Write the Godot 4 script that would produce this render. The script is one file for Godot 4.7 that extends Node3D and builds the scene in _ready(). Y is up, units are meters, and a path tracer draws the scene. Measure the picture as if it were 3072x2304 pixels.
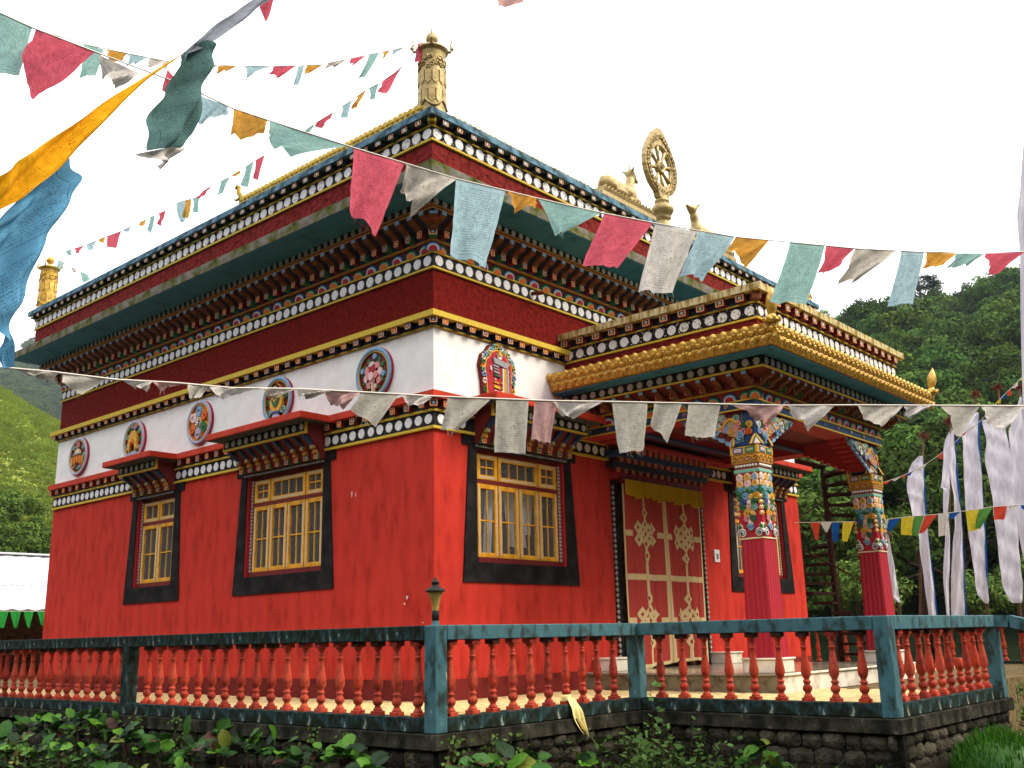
extends Node3D
# A painted hill monastery behind a balustrade, hung with strings of prayer cloths, under a white overcast sky.
# World: metres, y up. The near corner of the temple wall is the origin; the side wall runs along -z, the front along +x.

const TD := 10.5        # depth of the temple along -z
const TW := 10.0        # width of the temple along +x
var rng := RandomNumberGenerator.new()
var M := {}             # materials by name
var cache := {}         # meshes shared between alike pieces
var taken := {}

# ---------------------------------------------------------------- mesh building
class MB:
	var st := SurfaceTool.new()
	var n := 0
	func _init() -> void:
		st.begin(Mesh.PRIMITIVE_TRIANGLES)
		st.set_smooth_group(-1)
	func smooth(g: int) -> void:
		st.set_smooth_group(g)
	func col(c: Color) -> void:
		st.set_color(c)
	func tri(a: Vector3, b: Vector3, c: Vector3) -> void:
		st.add_vertex(a); st.add_vertex(b); st.add_vertex(c)
		n += 1
	func triuv(a: Vector3, b: Vector3, c: Vector3, ua: Vector2, ub: Vector2, uc: Vector2) -> void:
		st.set_uv(ua); st.add_vertex(a)
		st.set_uv(ub); st.add_vertex(b)
		st.set_uv(uc); st.add_vertex(c)
		n += 1
	func quad(a: Vector3, b: Vector3, c: Vector3, d: Vector3) -> void:
		tri(a, b, c); tri(a, c, d)
	func box(c: Vector3, s: Vector3) -> void:
		hexa(Transform3D(Basis(), c), s * 0.5)
	func hexa(t: Transform3D, h: Vector3) -> void:
		var p := []
		for i in 8:
			p.append(t * Vector3(h.x if i & 1 else -h.x, h.y if i & 2 else -h.y, h.z if i & 4 else -h.z))
		quad(p[4], p[6], p[7], p[5]); quad(p[1], p[3], p[2], p[0])
		quad(p[0], p[2], p[6], p[4]); quad(p[5], p[7], p[3], p[1])
		quad(p[2], p[3], p[7], p[6]); quad(p[0], p[4], p[5], p[1])
	func bevel(t: Transform3D, h: Vector3, b: float) -> void:
		# chamfered box
		var f := func(sx: float, sy: float, sz: float, ax: int) -> Vector3:
			var v := Vector3(sx * h.x, sy * h.y, sz * h.z)
			if ax != 0: v.x -= sx * b
			if ax != 1: v.y -= sy * b
			if ax != 2: v.z -= sz * b
			return t * v
		for s in [-1.0, 1.0]:
			var w := [[-1.0, -1.0], [-1.0, 1.0], [1.0, 1.0], [1.0, -1.0]]
			if s < 0: w.reverse()
			quad(f.call(s, w[3][0], w[3][1], 0), f.call(s, w[2][0], w[2][1], 0), f.call(s, w[1][0], w[1][1], 0), f.call(s, w[0][0], w[0][1], 0))
			quad(f.call(w[0][0], s, w[0][1], 1), f.call(w[1][0], s, w[1][1], 1), f.call(w[2][0], s, w[2][1], 1), f.call(w[3][0], s, w[3][1], 1))
			quad(f.call(w[3][0], w[3][1], s, 2), f.call(w[2][0], w[2][1], s, 2), f.call(w[1][0], w[1][1], s, 2), f.call(w[0][0], w[0][1], s, 2))
		for a in [-1.0, 1.0]:
			for c in [-1.0, 1.0]:
				quad(f.call(a, c, -1.0, 0), f.call(a, c, -1.0, 1), f.call(a, c, 1.0, 1), f.call(a, c, 1.0, 0))
				quad(f.call(a, -1.0, c, 0), f.call(a, -1.0, c, 2), f.call(a, 1.0, c, 2), f.call(a, 1.0, c, 0))
				quad(f.call(-1.0, a, c, 1), f.call(-1.0, a, c, 2), f.call(1.0, a, c, 2), f.call(1.0, a, c, 1))
				for e in [-1.0, 1.0]:
					tri(f.call(a, c, e, 0), f.call(a, c, e, 1), f.call(a, c, e, 2))
	func ring(x0: float, x1: float, z0: float, z1: float, prof: Array) -> void:
		# a closed profile [out, y] swept round a rectangle with mitred corners
		var k := prof.size()
		for i in k:
			var a: Array = prof[i]
			var b: Array = prof[(i + 1) % k]
			var ca := [Vector3(x0 - a[0], a[1], z1 + a[0]), Vector3(x1 + a[0], a[1], z1 + a[0]), Vector3(x1 + a[0], a[1], z0 - a[0]), Vector3(x0 - a[0], a[1], z0 - a[0])]
			var cb := [Vector3(x0 - b[0], b[1], z1 + b[0]), Vector3(x1 + b[0], b[1], z1 + b[0]), Vector3(x1 + b[0], b[1], z0 - b[0]), Vector3(x0 - b[0], b[1], z0 - b[0])]
			for j in 4:
				quad(ca[j], cb[j], cb[(j + 1) % 4], ca[(j + 1) % 4])
	func lathe(t: Transform3D, prof: Array, seg: int) -> void:
		# prof: [radius, y] upwards
		for i in prof.size() - 1:
			for j in seg:
				var a0 := TAU * j / seg
				var a1 := TAU * (j + 1) / seg
				var p := func(k: int, a: float) -> Vector3: return t * Vector3(prof[k][0] * cos(a), prof[k][1], prof[k][0] * sin(a))
				if prof[i][0] > 0.0 and prof[i + 1][0] > 0.0:
					quad(p.call(i, a0), p.call(i + 1, a0), p.call(i + 1, a1), p.call(i, a1))
				elif prof[i][0] > 0.0:
					tri(p.call(i, a0), p.call(i + 1, a0), p.call(i, a1))
				else:
					tri(p.call(i, a0), p.call(i + 1, a0), p.call(i + 1, a1))
	func tube(pts: Array, r0: float, r1: float, seg: int, caps := true) -> void:
		var k := pts.size()
		var up := Vector3(0.13, 0.97, 0.21).normalized()
		var rings := []
		for i in k:
			var d: Vector3 = (pts[mini(i + 1, k - 1)] - pts[maxi(i - 1, 0)]).normalized()
			if absf(d.dot(up)) > 0.95: up = Vector3(0.9, 0.1, 0.42).normalized()
			var s := d.cross(up).normalized()
			var u := s.cross(d).normalized()
			var r := lerpf(r0, r1, float(i) / maxf(1.0, k - 1.0))
			var ring_pts := []
			for j in seg:
				var a := TAU * j / seg
				ring_pts.append(pts[i] + (s * cos(a) + u * sin(a)) * r)
			rings.append(ring_pts)
		for i in k - 1:
			for j in seg:
				quad(rings[i][j], rings[i][(j + 1) % seg], rings[i + 1][(j + 1) % seg], rings[i + 1][j])
		if caps:
			for j in range(1, seg - 1):
				tri(rings[0][0], rings[0][j + 1], rings[0][j])
				tri(rings[k - 1][0], rings[k - 1][j], rings[k - 1][j + 1])
	func extrude(t: Transform3D, poly: PackedVector2Array, z0: float, z1: float, inset := 0.0, back := false) -> void:
		# flat outline in xy with thickness; the front edge may be inset to make a bevel
		var ids := Geometry2D.triangulate_polygon(poly)
		var front := poly
		if inset > 0.0:
			var c := Vector2.ZERO
			for q in poly: c += q
			c /= poly.size()
			front = PackedVector2Array()
			for q in poly:
				var v := q - c
				front.append(c + v * maxf(0.3, 1.0 - inset / maxf(v.length(), 0.0001)))
		for i in range(0, ids.size(), 3):
			var a := front[ids[i]]; var b := front[ids[i + 1]]; var c2 := front[ids[i + 2]]
			if (b - a).cross(c2 - a) > 0.0:
				var sw := b
				b = c2
				c2 = sw
			tri(t * Vector3(a.x, a.y, z1), t * Vector3(b.x, b.y, z1), t * Vector3(c2.x, c2.y, z1))
			if back:
				var e := poly[ids[i]]; var f := poly[ids[i + 1]]; var g := poly[ids[i + 2]]
				tri(t * Vector3(e.x, e.y, z0), t * Vector3(f.x, f.y, z0), t * Vector3(g.x, g.y, z0))
		for i in poly.size():
			var j := (i + 1) % poly.size()
			quad(t * Vector3(poly[i].x, poly[i].y, z0), t * Vector3(poly[j].x, poly[j].y, z0), t * Vector3(front[j].x, front[j].y, z1), t * Vector3(front[i].x, front[i].y, z1))
	func ball(t: Transform3D, r: Vector3, seg := 10, rows := 6) -> void:
		var prof := []
		for i in rows + 1:
			var a := -PI / 2 + PI * i / rows
			prof.append([maxf(0.0, cos(a)) if i > 0 and i < rows else 0.0, sin(a)])
		lathe(t * Transform3D(Basis.from_scale(r), Vector3.ZERO), prof, seg)
	func mesh(into: ArrayMesh = null) -> ArrayMesh:
		st.generate_normals()
		return st.commit(into) if into else st.commit()

func at(x: float, y: float, z: float) -> Transform3D:
	return Transform3D(Basis(), Vector3(x, y, z))

func numbered(called: String) -> String:
	taken[called] = taken.get(called, -1) + 1
	return called if taken[called] == 0 else "%s_%03d" % [called, taken[called]]

func tag(o: Node, label: String, category: String, group := "") -> Node:
	o.set_meta("label", label)
	o.set_meta("category", category)
	if group: o.set_meta("group", group)
	return o

func thing(called: String, label: String, category: String, where := Vector3.ZERO, turn := 0.0, group := "") -> Node3D:
	var o := Node3D.new()
	o.name = numbered(called)
	add_child(o)
	o.position = where
	o.rotation.y = turn
	tag(o, label, category, group)
	return o

func part(called: String, m: Mesh, mat: Material, parent: Node, t := Transform3D()) -> MeshInstance3D:
	var o := MeshInstance3D.new()
	o.name = called
	o.mesh = m
	if mat: o.material_override = mat
	o.transform = t
	parent.add_child(o, true)
	return o

func holder(called: String, parent: Node, t := Transform3D()) -> Node3D:
	var o := Node3D.new()
	o.name = called
	o.transform = t
	parent.add_child(o, true)
	return o

func struct(called: String, m: Mesh, mat: Material) -> MeshInstance3D:
	var o := part(numbered(called), m, mat, self)
	o.set_meta("kind", "structure")
	return o

func stuff(o: Node) -> Node:
	o.set_meta("kind", "stuff")
	return o

func boxmesh(s: Vector3, b := 0.004) -> ArrayMesh:
	var key := "b%.4f,%.4f,%.4f,%.4f" % [s.x, s.y, s.z, b]
	if not cache.has(key):
		var mb := MB.new()
		if b > 0.0: mb.bevel(Transform3D(), s * 0.5, b)
		else: mb.hexa(Transform3D(), s * 0.5)
		cache[key] = mb.mesh()
	return cache[key]

func circle(r: float, n: int, ry := -1.0, c := Vector2.ZERO, a0 := 0.0) -> PackedVector2Array:
	var p := PackedVector2Array()
	for i in n:
		var a := a0 + TAU * i / n
		p.append(c + Vector2(cos(a) * r, sin(a) * (r if ry < 0.0 else ry)))
	return p

func poly(a: Array, s := 1.0) -> PackedVector2Array:
	var p := PackedVector2Array()
	for i in range(0, a.size(), 2): p.append(Vector2(a[i], a[i + 1]) * s)
	return p

# ---------------------------------------------------------------- materials
func noise_tex(cols: Array, freq: float, sd: int, size := 512, oct := 4, kind := FastNoiseLite.TYPE_SIMPLEX_SMOOTH, offs := []) -> NoiseTexture2D:
	var g := Gradient.new()
	var o := PackedFloat32Array()
	var c := PackedColorArray()
	for i in cols.size():
		o.append(offs[i] if offs.size() else float(i) / maxf(1.0, cols.size() - 1.0))
		c.append(cols[i])
	g.offsets = o
	g.colors = c
	var f := FastNoiseLite.new()
	f.noise_type = kind
	f.seed = sd
	f.frequency = freq
	f.fractal_octaves = oct
	var t := NoiseTexture2D.new()
	t.width = size
	t.height = size
	t.seamless = true
	t.noise = f
	t.color_ramp = g
	return t

func grey_tex(freq: float, sd: int, oct := 4, kind := FastNoiseLite.TYPE_SIMPLEX_SMOOTH) -> NoiseTexture2D:
	return noise_tex([Color.BLACK, Color.WHITE], freq, sd, 512, oct, kind)

func rgb(r: int, g: int, b: int) -> Color:
	return Color8(r, g, b)

# paint: one base colour broken up by a shared mottling and a shared relief
func paint(called: String, c: Color, rough := 0.75, tex: Texture2D = null, scale := 1.0, bump := 0.0, btex: Texture2D = null) -> StandardMaterial3D:
	var m := StandardMaterial3D.new()
	m.resource_name = called
	m.albedo_color = c
	m.roughness = rough
	m.metallic_specular = 0.16 if rough >= 0.75 else 0.32
	if tex:
		m.albedo_texture = tex
	if bump > 0.0:
		m.heightmap_enabled = true
		m.heightmap_texture = btex
		m.heightmap_scale = bump
	if tex or bump > 0.0:
		m.uv1_triplanar = true
		m.uv1_world_triplanar = true
		m.uv1_scale = Vector3.ONE * scale
	M[called] = m
	return m

func cloth(called: String, c: Color, tex: Texture2D = null, back := 0.75) -> StandardMaterial3D:
	var m := StandardMaterial3D.new()
	m.resource_name = called
	m.albedo_color = c
	m.roughness = 0.95
	m.metallic_specular = 0.1
	m.backlight_enabled = true
	m.backlight = Color(back, back, back)
	m.albedo_texture = tex
	m.cull_mode = BaseMaterial3D.CULL_DISABLED
	M[called] = m
	return m

func print_tex(sd: int, ink: float) -> ImageTexture:
	# a wood-block print: a ruled border, lines of small marks, a seated-figure block in the middle, washed-out patches
	var im := Image.create(256, 320, false, Image.FORMAT_RGB8)
	im.fill(Color.WHITE)
	var r := RandomNumberGenerator.new()
	r.seed = sd
	var nz := FastNoiseLite.new()
	nz.seed = sd
	nz.frequency = 0.018
	var nf := FastNoiseLite.new()
	nf.seed = sd + 9
	nf.frequency = 0.11
	for y in 320:
		for x in 256:
			var v := 0.93 + 0.09 * nz.get_noise_2d(x, y) + 0.07 * nf.get_noise_2d(x * 1.6, y * 1.6)
			im.set_pixel(x, y, Color(v, v, v))
	var mark := func(x: int, y: int, w: int, h: int) -> void:
		for yy in range(maxi(0, y), mini(320, y + h)):
			for xx in range(maxi(0, x), mini(256, x + w)):
				var wash := clampf(0.65 + 0.9 * nz.get_noise_2d(xx * 1.3 + 40, yy * 1.3), 0.15, 1.0)
				var c := im.get_pixel(xx, yy)
				im.set_pixel(xx, yy, c * (1.0 - ink * wash))
	for e in [[24, 22, 208, 2], [24, 296, 208, 2], [24, 22, 2, 276], [230, 22, 2, 276]]: mark.call(e[0], e[1], e[2], e[3])
	var y := 30
	while y < 288:
		var x := 30
		while x < 224:
			var mid := y > 120 and y < 190 and x > 92 and x < 164
			var w := r.randi_range(2, 7)
			if not mid and r.randf() > 0.13:
				mark.call(x, y, w, 2)
				if r.randf() > 0.4: mark.call(x + r.randi_range(0, w), y, 1, r.randi_range(4, 7))
				if r.randf() > 0.7: mark.call(x, y + 4, w, 1)
			x += w + r.randi_range(1, 3)
		y += 10
	for k in 60: mark.call(r.randi_range(94, 156), r.randi_range(122, 182), r.randi_range(2, 9), r.randi_range(1, 3))
	return ImageTexture.create_from_image(im)

# ---------------------------------------------------------------- the scene
func _ready() -> void:
	rng.seed = 4711
	var cam := Camera3D.new()
	cam.name = "camera"
	add_child(cam)
	cam.position = Vector3(-8.601, 0.738, 8.868)
	cam.rotation = Vector3(0.2475, -0.8507, -0.0233)
	cam.fov = 42.0
	cam.near = 0.05
	cam.far = 4000.0
	cam.current = true

	var sky_mat := ProceduralSkyMaterial.new()
	sky_mat.sky_top_color = Color(0.98, 0.98, 1.0)
	sky_mat.sky_horizon_color = Color(1.0, 0.995, 0.98)
	sky_mat.sky_energy_multiplier = 0.95
	sky_mat.ground_bottom_color = Color(0.16, 0.17, 0.13)
	sky_mat.ground_horizon_color = Color(0.45, 0.46, 0.42)
	sky_mat.sun_angle_max = 1.0
	var sky := Sky.new()
	sky.sky_material = sky_mat
	var env := Environment.new()
	env.background_mode = Environment.BG_SKY
	env.sky = sky
	env.tonemap_mode = Environment.TONE_MAPPER_LINEAR
	env.tonemap_exposure = 3.3
	env.sdfgi_enabled = true
	env.ssao_enabled = true
	env.ssil_enabled = true
	env.fog_enabled = true
	env.fog_density = 0.00016
	env.fog_light_color = Color(0.86, 0.9, 0.95)
	var we := WorldEnvironment.new()
	we.name = "environment"
	we.environment = env
	add_child(we)

	# the sun stands high behind thin cloud, in front of the entrance and to its right
	var sun := DirectionalLight3D.new()
	sun.name = "sun"
	sun.light_energy = 0.46
	sun.light_color = Color(1.0, 0.96, 0.9)
	sun.light_angular_distance = 24.0
	sun.shadow_enabled = true
	add_child(sun)
	sun.look_at_from_position(Vector3(4.5, 9.0, 8.5), Vector3.ZERO)

	make_materials()
	ground()
	temple()
	porch()
	roof_ornaments()
	curtain()
	balustrade()
	retaining_wall()
	courtyard_things()
	hills()
	shed()
	pole_banners()
	flag_strings()
	plants()

func make_materials() -> void:
	var fine := noise_tex([Color(0.87, 0.87, 0.87), Color(1, 1, 1)], 0.03, 3, 512, 5)
	var blot := noise_tex([Color(0.74, 0.72, 0.7), Color(0.93, 0.93, 0.93), Color(1, 1, 1)], 0.008, 5, 512, 5)
	var worn := noise_tex([Color(0.5, 0.48, 0.44), Color(0.86, 0.85, 0.83), Color(1, 1, 1), Color(1, 1, 1)], 0.014, 8, 512, 6)
	var grit := grey_tex(0.08, 11, 4)
	var lump := grey_tex(0.02, 12, 5)
	# red plaster: brush marks running down, small knocks
	paint("wall_red", rgb(180, 52, 41), 0.8, noise_tex([Color(0.78, 0.76, 0.74), Color(0.93, 0.92, 0.91), Color(1, 1, 1), Color(1.0, 1.04, 1.06)], 0.006, 5, 1024, 8), 0.35, 0.25, grit)
	M.wall_red.uv1_scale = Vector3(0.7, 0.24, 0.7)
	paint("plinth_red", rgb(112, 38, 34), 0.8, blot, 0.6, 0.3, grit)
	paint("white_wash", rgb(232, 231, 228), 0.85, noise_tex([Color(0.94, 0.94, 0.93), Color(1, 1, 1)], 0.012, 4, 512, 5), 0.5, 0.08, grit)
	paint("maroon", rgb(112, 24, 17), 0.85, noise_tex([Color(0.62, 0.55, 0.52), Color(0.9, 0.88, 0.86), Color(1, 0.98, 0.95)], 0.025, 21, 512, 6), 0.9, 1.2, lump)
	paint("maroon_old", rgb(118, 36, 32), 0.85, worn, 0.9, 1.4, lump)
	paint("black", rgb(30, 28, 29), 0.7, worn, 0.7, 0.2, grit)
	paint("black_frame", rgb(38, 36, 36), 0.75, noise_tex([Color(0.55, 0.55, 0.55), Color(0.8, 0.8, 0.8), Color(1.15, 1.15, 1.15)], 0.012, 23, 512, 6), 0.5, 0.5, lump)
	paint("black_old", rgb(255, 255, 255), 0.8, noise_tex([rgb(30, 28, 30), rgb(36, 34, 36), rgb(42, 40, 42), rgb(196, 192, 184), rgb(205, 202, 196)], 0.035, 24, 512, 5, FastNoiseLite.TYPE_SIMPLEX_SMOOTH, [0.0, 0.5, 0.735, 0.75, 1.0]), 0.9, 0.3, grit)
	paint("dot_white", rgb(232, 231, 232), 0.7, fine, 1.2)
	paint("dot_old", rgb(222, 220, 218), 0.75, noise_tex([Color(0.45, 0.44, 0.42), Color(0.8, 0.8, 0.78), Color(1, 1, 1), Color(1, 1, 1)], 0.03, 27, 256, 5, FastNoiseLite.TYPE_SIMPLEX_SMOOTH, [0.0, 0.3, 0.42, 1.0]), 1.7)
	paint("dot_grey", rgb(206, 204, 198), 0.7, fine, 1.2)
	paint("yellow", rgb(206, 176, 56), 0.65, fine, 1.0)
	paint("yellow_old", rgb(178, 152, 62), 0.75, worn, 1.2)
	paint("ochre", rgb(176, 120, 42), 0.65, fine, 1.0)
	paint("orange_ledge", rgb(188, 52, 24), 0.7, blot, 0.6)
	paint("teal_soffit", rgb(64, 122, 148), 0.8, noise_tex([Color(0.72, 0.78, 0.76), Color(0.95, 0.95, 0.95), Color(1, 1, 1), Color(1.5, 1.45, 1.35)], 0.01, 31, 512, 6, FastNoiseLite.TYPE_SIMPLEX_SMOOTH, [0.0, 0.3, 0.7, 1.0]), 0.5, 0.2, grit)
	paint("slab_grey", rgb(78, 78, 74), 0.8, blot, 0.8)
	paint("moss_concrete", rgb(255, 255, 255), 0.95, noise_tex([rgb(38, 40, 24), rgb(82, 88, 36), rgb(104, 100, 90), rgb(122, 116, 106), rgb(96, 92, 82)], 0.012, 33, 512, 6), 0.5, 1.5, lump)
	paint("cap_blue", rgb(255, 255, 255), 0.85, noise_tex([rgb(40, 44, 44), rgb(64, 84, 92), rgb(92, 124, 142), rgb(108, 142, 160), rgb(150, 160, 158)], 0.012, 35, 512, 6, FastNoiseLite.TYPE_SIMPLEX_SMOOTH, [0.0, 0.3, 0.5, 0.75, 1.0]), 0.6, 0.8, lump)
	paint("cap_stone", rgb(255, 255, 255), 0.9, noise_tex([rgb(52, 46, 30), rgb(150, 128, 72), rgb(196, 180, 132), rgb(208, 196, 160)], 0.014, 37, 512, 6, FastNoiseLite.TYPE_SIMPLEX_SMOOTH, [0.0, 0.32, 0.55, 1.0]), 0.7, 0.8, lump)
	M.cap_stone.uv1_scale = Vector3(1.6, 0.45, 1.6)
	for c in [["red", 168, 40, 34], ["dark_red", 108, 30, 26], ["crimson", 168, 34, 48], ["green", 46, 108, 66], ["dark_green", 30, 62, 50], ["mint", 128, 182, 160], ["blue", 50, 88, 142], ["sky", 120, 164, 196], ["navy", 28, 36, 56], ["deep_blue", 34, 62, 100], ["pink", 220, 140, 140], ["pale_pink", 232, 196, 192], ["orange", 214, 102, 34], ["gold_paint", 222, 166, 56], ["tan", 208, 152, 106], ["cream", 230, 212, 170], ["brown", 120, 66, 36], ["lilac", 172, 172, 196], ["grey", 150, 152, 154], ["bone", 226, 222, 212]]:
		paint(c[0], rgb(c[1], c[2], c[3]), 0.6, fine, 1.3)
	paint("sash_yellow", rgb(222, 158, 40), 0.55, blot, 1.0, 0.1, grit)
	paint("tracery", rgb(255, 255, 255), 0.7, noise_tex([rgb(52, 92, 90), rgb(60, 100, 96), rgb(196, 190, 178), rgb(120, 30, 34), rgb(206, 170, 80)], 0.09, 41, 256, 2, FastNoiseLite.TYPE_CELLULAR), 2.0)
	paint("border_print", rgb(255, 255, 255), 0.6, noise_tex([rgb(216, 160, 52), rgb(216, 160, 52), rgb(190, 186, 170), rgb(150, 160, 150), rgb(176, 70, 40)], 0.12, 42, 256, 2), 2.2)
	var gold := paint("gold", rgb(214, 172, 66), 0.42, noise_tex([Color(0.62, 0.55, 0.4), Color(0.95, 0.93, 0.88), Color(1, 1, 1)], 0.02, 43, 512, 5), 1.0, 0.4, grit)
	gold.metallic = 0.35
	gold.metallic_specular = 0.6
	var pale := paint("gold_pale", rgb(176, 154, 98), 0.5, noise_tex([Color(0.6, 0.56, 0.46), Color(0.93, 0.92, 0.88), Color(1, 1, 1)], 0.02, 44, 512, 5), 1.2, 0.4, grit)
	pale.metallic = 0.4
	pale.metallic_specular = 0.6
	var ridge := paint("gold_ridge", rgb(184, 152, 48), 0.5, worn, 1.4, 0.6, lump)
	ridge.metallic = 0.25
	# balustrade and stonework
	paint("rail_teal", rgb(255, 255, 255), 0.7, noise_tex([rgb(30, 36, 30), rgb(44, 66, 66), rgb(52, 88, 94), rgb(58, 96, 102), rgb(62, 100, 104), rgb(150, 148, 128)], 0.012, 51, 512, 7, FastNoiseLite.TYPE_SIMPLEX_SMOOTH, [0.0, 0.3, 0.42, 0.6, 0.86, 0.88]), 0.8, 0.6, lump)
	M.rail_teal.uv1_scale = Vector3(1.1, 0.6, 1.1)
	paint("rail_moss", rgb(255, 255, 255), 0.85, noise_tex([rgb(20, 22, 16), rgb(30, 36, 28), rgb(34, 44, 40), rgb(38, 56, 56), rgb(48, 76, 80), rgb(140, 136, 108)], 0.014, 52, 512, 7, FastNoiseLite.TYPE_SIMPLEX_SMOOTH, [0.0, 0.35, 0.5, 0.65, 0.84, 0.87]), 0.8, 0.8, lump)
	M.rail_moss.uv1_scale = Vector3(1.2, 0.7, 1.2)
	paint("terracotta", rgb(172, 56, 32), 0.6, noise_tex([Color(0.3, 0.3, 0.26), Color(0.8, 0.78, 0.76), Color(1, 1, 1), Color(1, 1, 1), Color(1.1, 1.2, 1.2)], 0.012, 53, 512, 5, FastNoiseLite.TYPE_SIMPLEX_SMOOTH, [0.0, 0.28, 0.4, 0.8, 1.0]), 1.3, 0.3, grit)
	paint("terracotta_pale", rgb(184, 70, 46), 0.65, worn, 1.5, 0.3, grit)
	paint("terracotta_dull", rgb(150, 48, 30), 0.7, worn, 1.2, 0.4, lump)
	paint("moss_head", rgb(70, 44, 32), 0.9, worn, 2.0, 0.5, lump)
	paint("wet_concrete", rgb(255, 255, 255), 0.9, noise_tex([rgb(22, 22, 16), rgb(34, 33, 26), rgb(48, 46, 37), rgb(58, 55, 46), rgb(140, 136, 124)], 0.012, 54, 512, 7, FastNoiseLite.TYPE_SIMPLEX_SMOOTH, [0.0, 0.4, 0.55, 0.8, 0.95]), 0.7, 1.6, lump)
	M.wet_concrete.uv1_scale = Vector3(0.8, 0.6, 0.8)
	for i in 3:
		paint("stone_%d" % i, [rgb(66, 62, 52), rgb(50, 47, 40), rgb(82, 78, 66)][i], 0.95, noise_tex([Color(0.25, 0.27, 0.2), Color(0.7, 0.7, 0.64), Color(1, 1, 1), Color(1.3, 1.3, 1.25)], 0.02, 55 + i, 256, 6), 1.4, 2.5, lump)
	paint("mortar", rgb(24, 23, 19), 0.95, worn, 1.0, 2.0, lump)
	paint("paving", rgb(255, 255, 255), 0.75, noise_tex([rgb(150, 124, 78), rgb(190, 164, 112), rgb(208, 184, 132), rgb(216, 198, 154)], 0.02, 58, 512, 5), 0.7, 0.4, grit)
	paint("paving_joint", rgb(112, 96, 66), 0.9, worn, 1.0)
	paint("marble", rgb(222, 214, 196), 0.4, blot, 0.8)
	paint("polished", rgb(150, 140, 122), 0.12, blot, 0.5)
	paint("riser_grey", rgb(120, 108, 84), 0.8, worn, 0.7)
	paint("rust", rgb(50, 24, 19), 0.75, worn, 2.0, 0.4, grit)
	paint("old_timber", rgb(112, 82, 58), 0.85, worn, 0.8, 0.6, lump)
	paint("corbel_brown", rgb(112, 64, 32), 0.7, worn, 1.2)
	paint("iron", rgb(34, 34, 32), 0.6, fine, 2.0)
	paint("lamp_glass", rgb(196, 168, 96), 0.35, noise_tex([Color(0.6, 0.58, 0.5), Color(1, 1, 1)], 0.02, 59, 256, 4), 2.0)
	M.lamp_glass.backlight_enabled = true
	M.lamp_glass.backlight = Color(0.4, 0.4, 0.4)
	var glass := StandardMaterial3D.new()
	glass.resource_name = "window_glass"
	glass.albedo_color = Color(0.55, 0.58, 0.6, 0.12)
	glass.transparency = BaseMaterial3D.TRANSPARENCY_ALPHA
	glass.roughness = 0.04
	glass.metallic_specular = 0.36
	M.glass = glass
	paint("tin_white", rgb(206, 209, 214), 0.45, fine, 0.4)
	paint("bark", rgb(70, 56, 44), 0.95, worn, 1.5, 2.0, lump)
	paint("bamboo", rgb(96, 70, 54), 0.8, worn, 2.0)
	paint("tuft", rgb(92, 36, 30), 0.95)
	paint("cord", rgb(214, 206, 192), 0.9)
	paint("grass_hill", rgb(255, 255, 255), 0.95, noise_tex([rgb(110, 122, 52), rgb(134, 146, 66), rgb(152, 162, 78), rgb(166, 170, 92)], 0.02, 61, 512, 6), 0.06)
	paint("forest_floor", rgb(24, 36, 16), 0.95, worn, 0.1)
	paint("soil", rgb(34, 30, 22), 0.95, worn, 0.6, 2.0, lump)
	# cloth
	var pr := [print_tex(5, 0.5), print_tex(6, 0.5)]
	cloth("flag_white", rgb(214, 208, 200), pr[0], 0.7)
	cloth("flag_grey", rgb(196, 190, 176), pr[0], 0.6)
	cloth("flag_red", rgb(226, 104, 120), pr[1], 1.0)
	cloth("flag_blue", rgb(182, 214, 220), pr[1], 1.0)
	cloth("flag_orange", rgb(228, 170, 78), pr[1], 1.0)
	cloth("flag_teal", rgb(162, 204, 196), pr[1], 1.0)
	cloth("flag_dusty_pink", rgb(202, 162, 156), pr[0], 0.6)
	cloth("flag_deep_blue", rgb(92, 148, 180), pr[1], 0.6)
	cloth("flag_deep_green", rgb(84, 116, 112), pr[1], 0.7)
	cloth("flag_ash", rgb(142, 148, 158), pr[1], 0.7)
	cloth("flag_amber", rgb(222, 158, 28), pr[0], 0.6)
	cloth("new_red", rgb(226, 84, 58), pr[1], 0.7)
	cloth("new_blue", rgb(36, 98, 176), pr[1], 0.6)
	cloth("new_yellow", rgb(232, 212, 60), pr[1], 0.7)
	cloth("new_green", rgb(98, 160, 78), pr[1], 0.7)
	cloth("new_white", rgb(226, 222, 214), pr[1], 0.7)
	cloth("pennant_green", rgb(46, 150, 62), pr[1], 0.4)
	cloth("banner_white", rgb(216, 212, 218), noise_tex([Color(0.86, 0.86, 0.88), Color(1, 1, 1)], 0.02, 72, 256, 4), 0.65)
	cloth("curtain_red", rgb(172, 66, 58), null, 0.2)
	cloth("curtain_cream", rgb(212, 188, 138), null, 0.2)
	cloth("valance_olive", rgb(190, 158, 30), null, 0.2)
	cloth("window_curtain", rgb(228, 228, 232), null, 0.3)
	cloth("tied_cloth", rgb(232, 214, 142), null, 0.3)
	for k in [["leaf_bright", 86, 136, 36], ["leaf_mid", 52, 98, 28], ["leaf_dark", 26, 54, 22], ["leaf_bronze", 84, 52, 40], ["leaf_yellow", 122, 130, 46]]:
		var lm := cloth(k[0], rgb(k[1], k[2], k[3]), noise_tex([Color(0.72, 0.74, 0.7), Color(1, 1, 1)], 0.03, 71, 256, 4), 0.35)
		lm.roughness = 0.55
		lm.metallic_specular = 0.3
	for k in [["crown_forest", 0.35], ["crown_near", 0.4], ["tuft_grass", 0.4], ["cypress", 0.3]]:
		var cm := cloth(k[0], Color.WHITE, null, k[1])
		cm.vertex_color_use_as_albedo = true
		cm.roughness = 0.8

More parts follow.
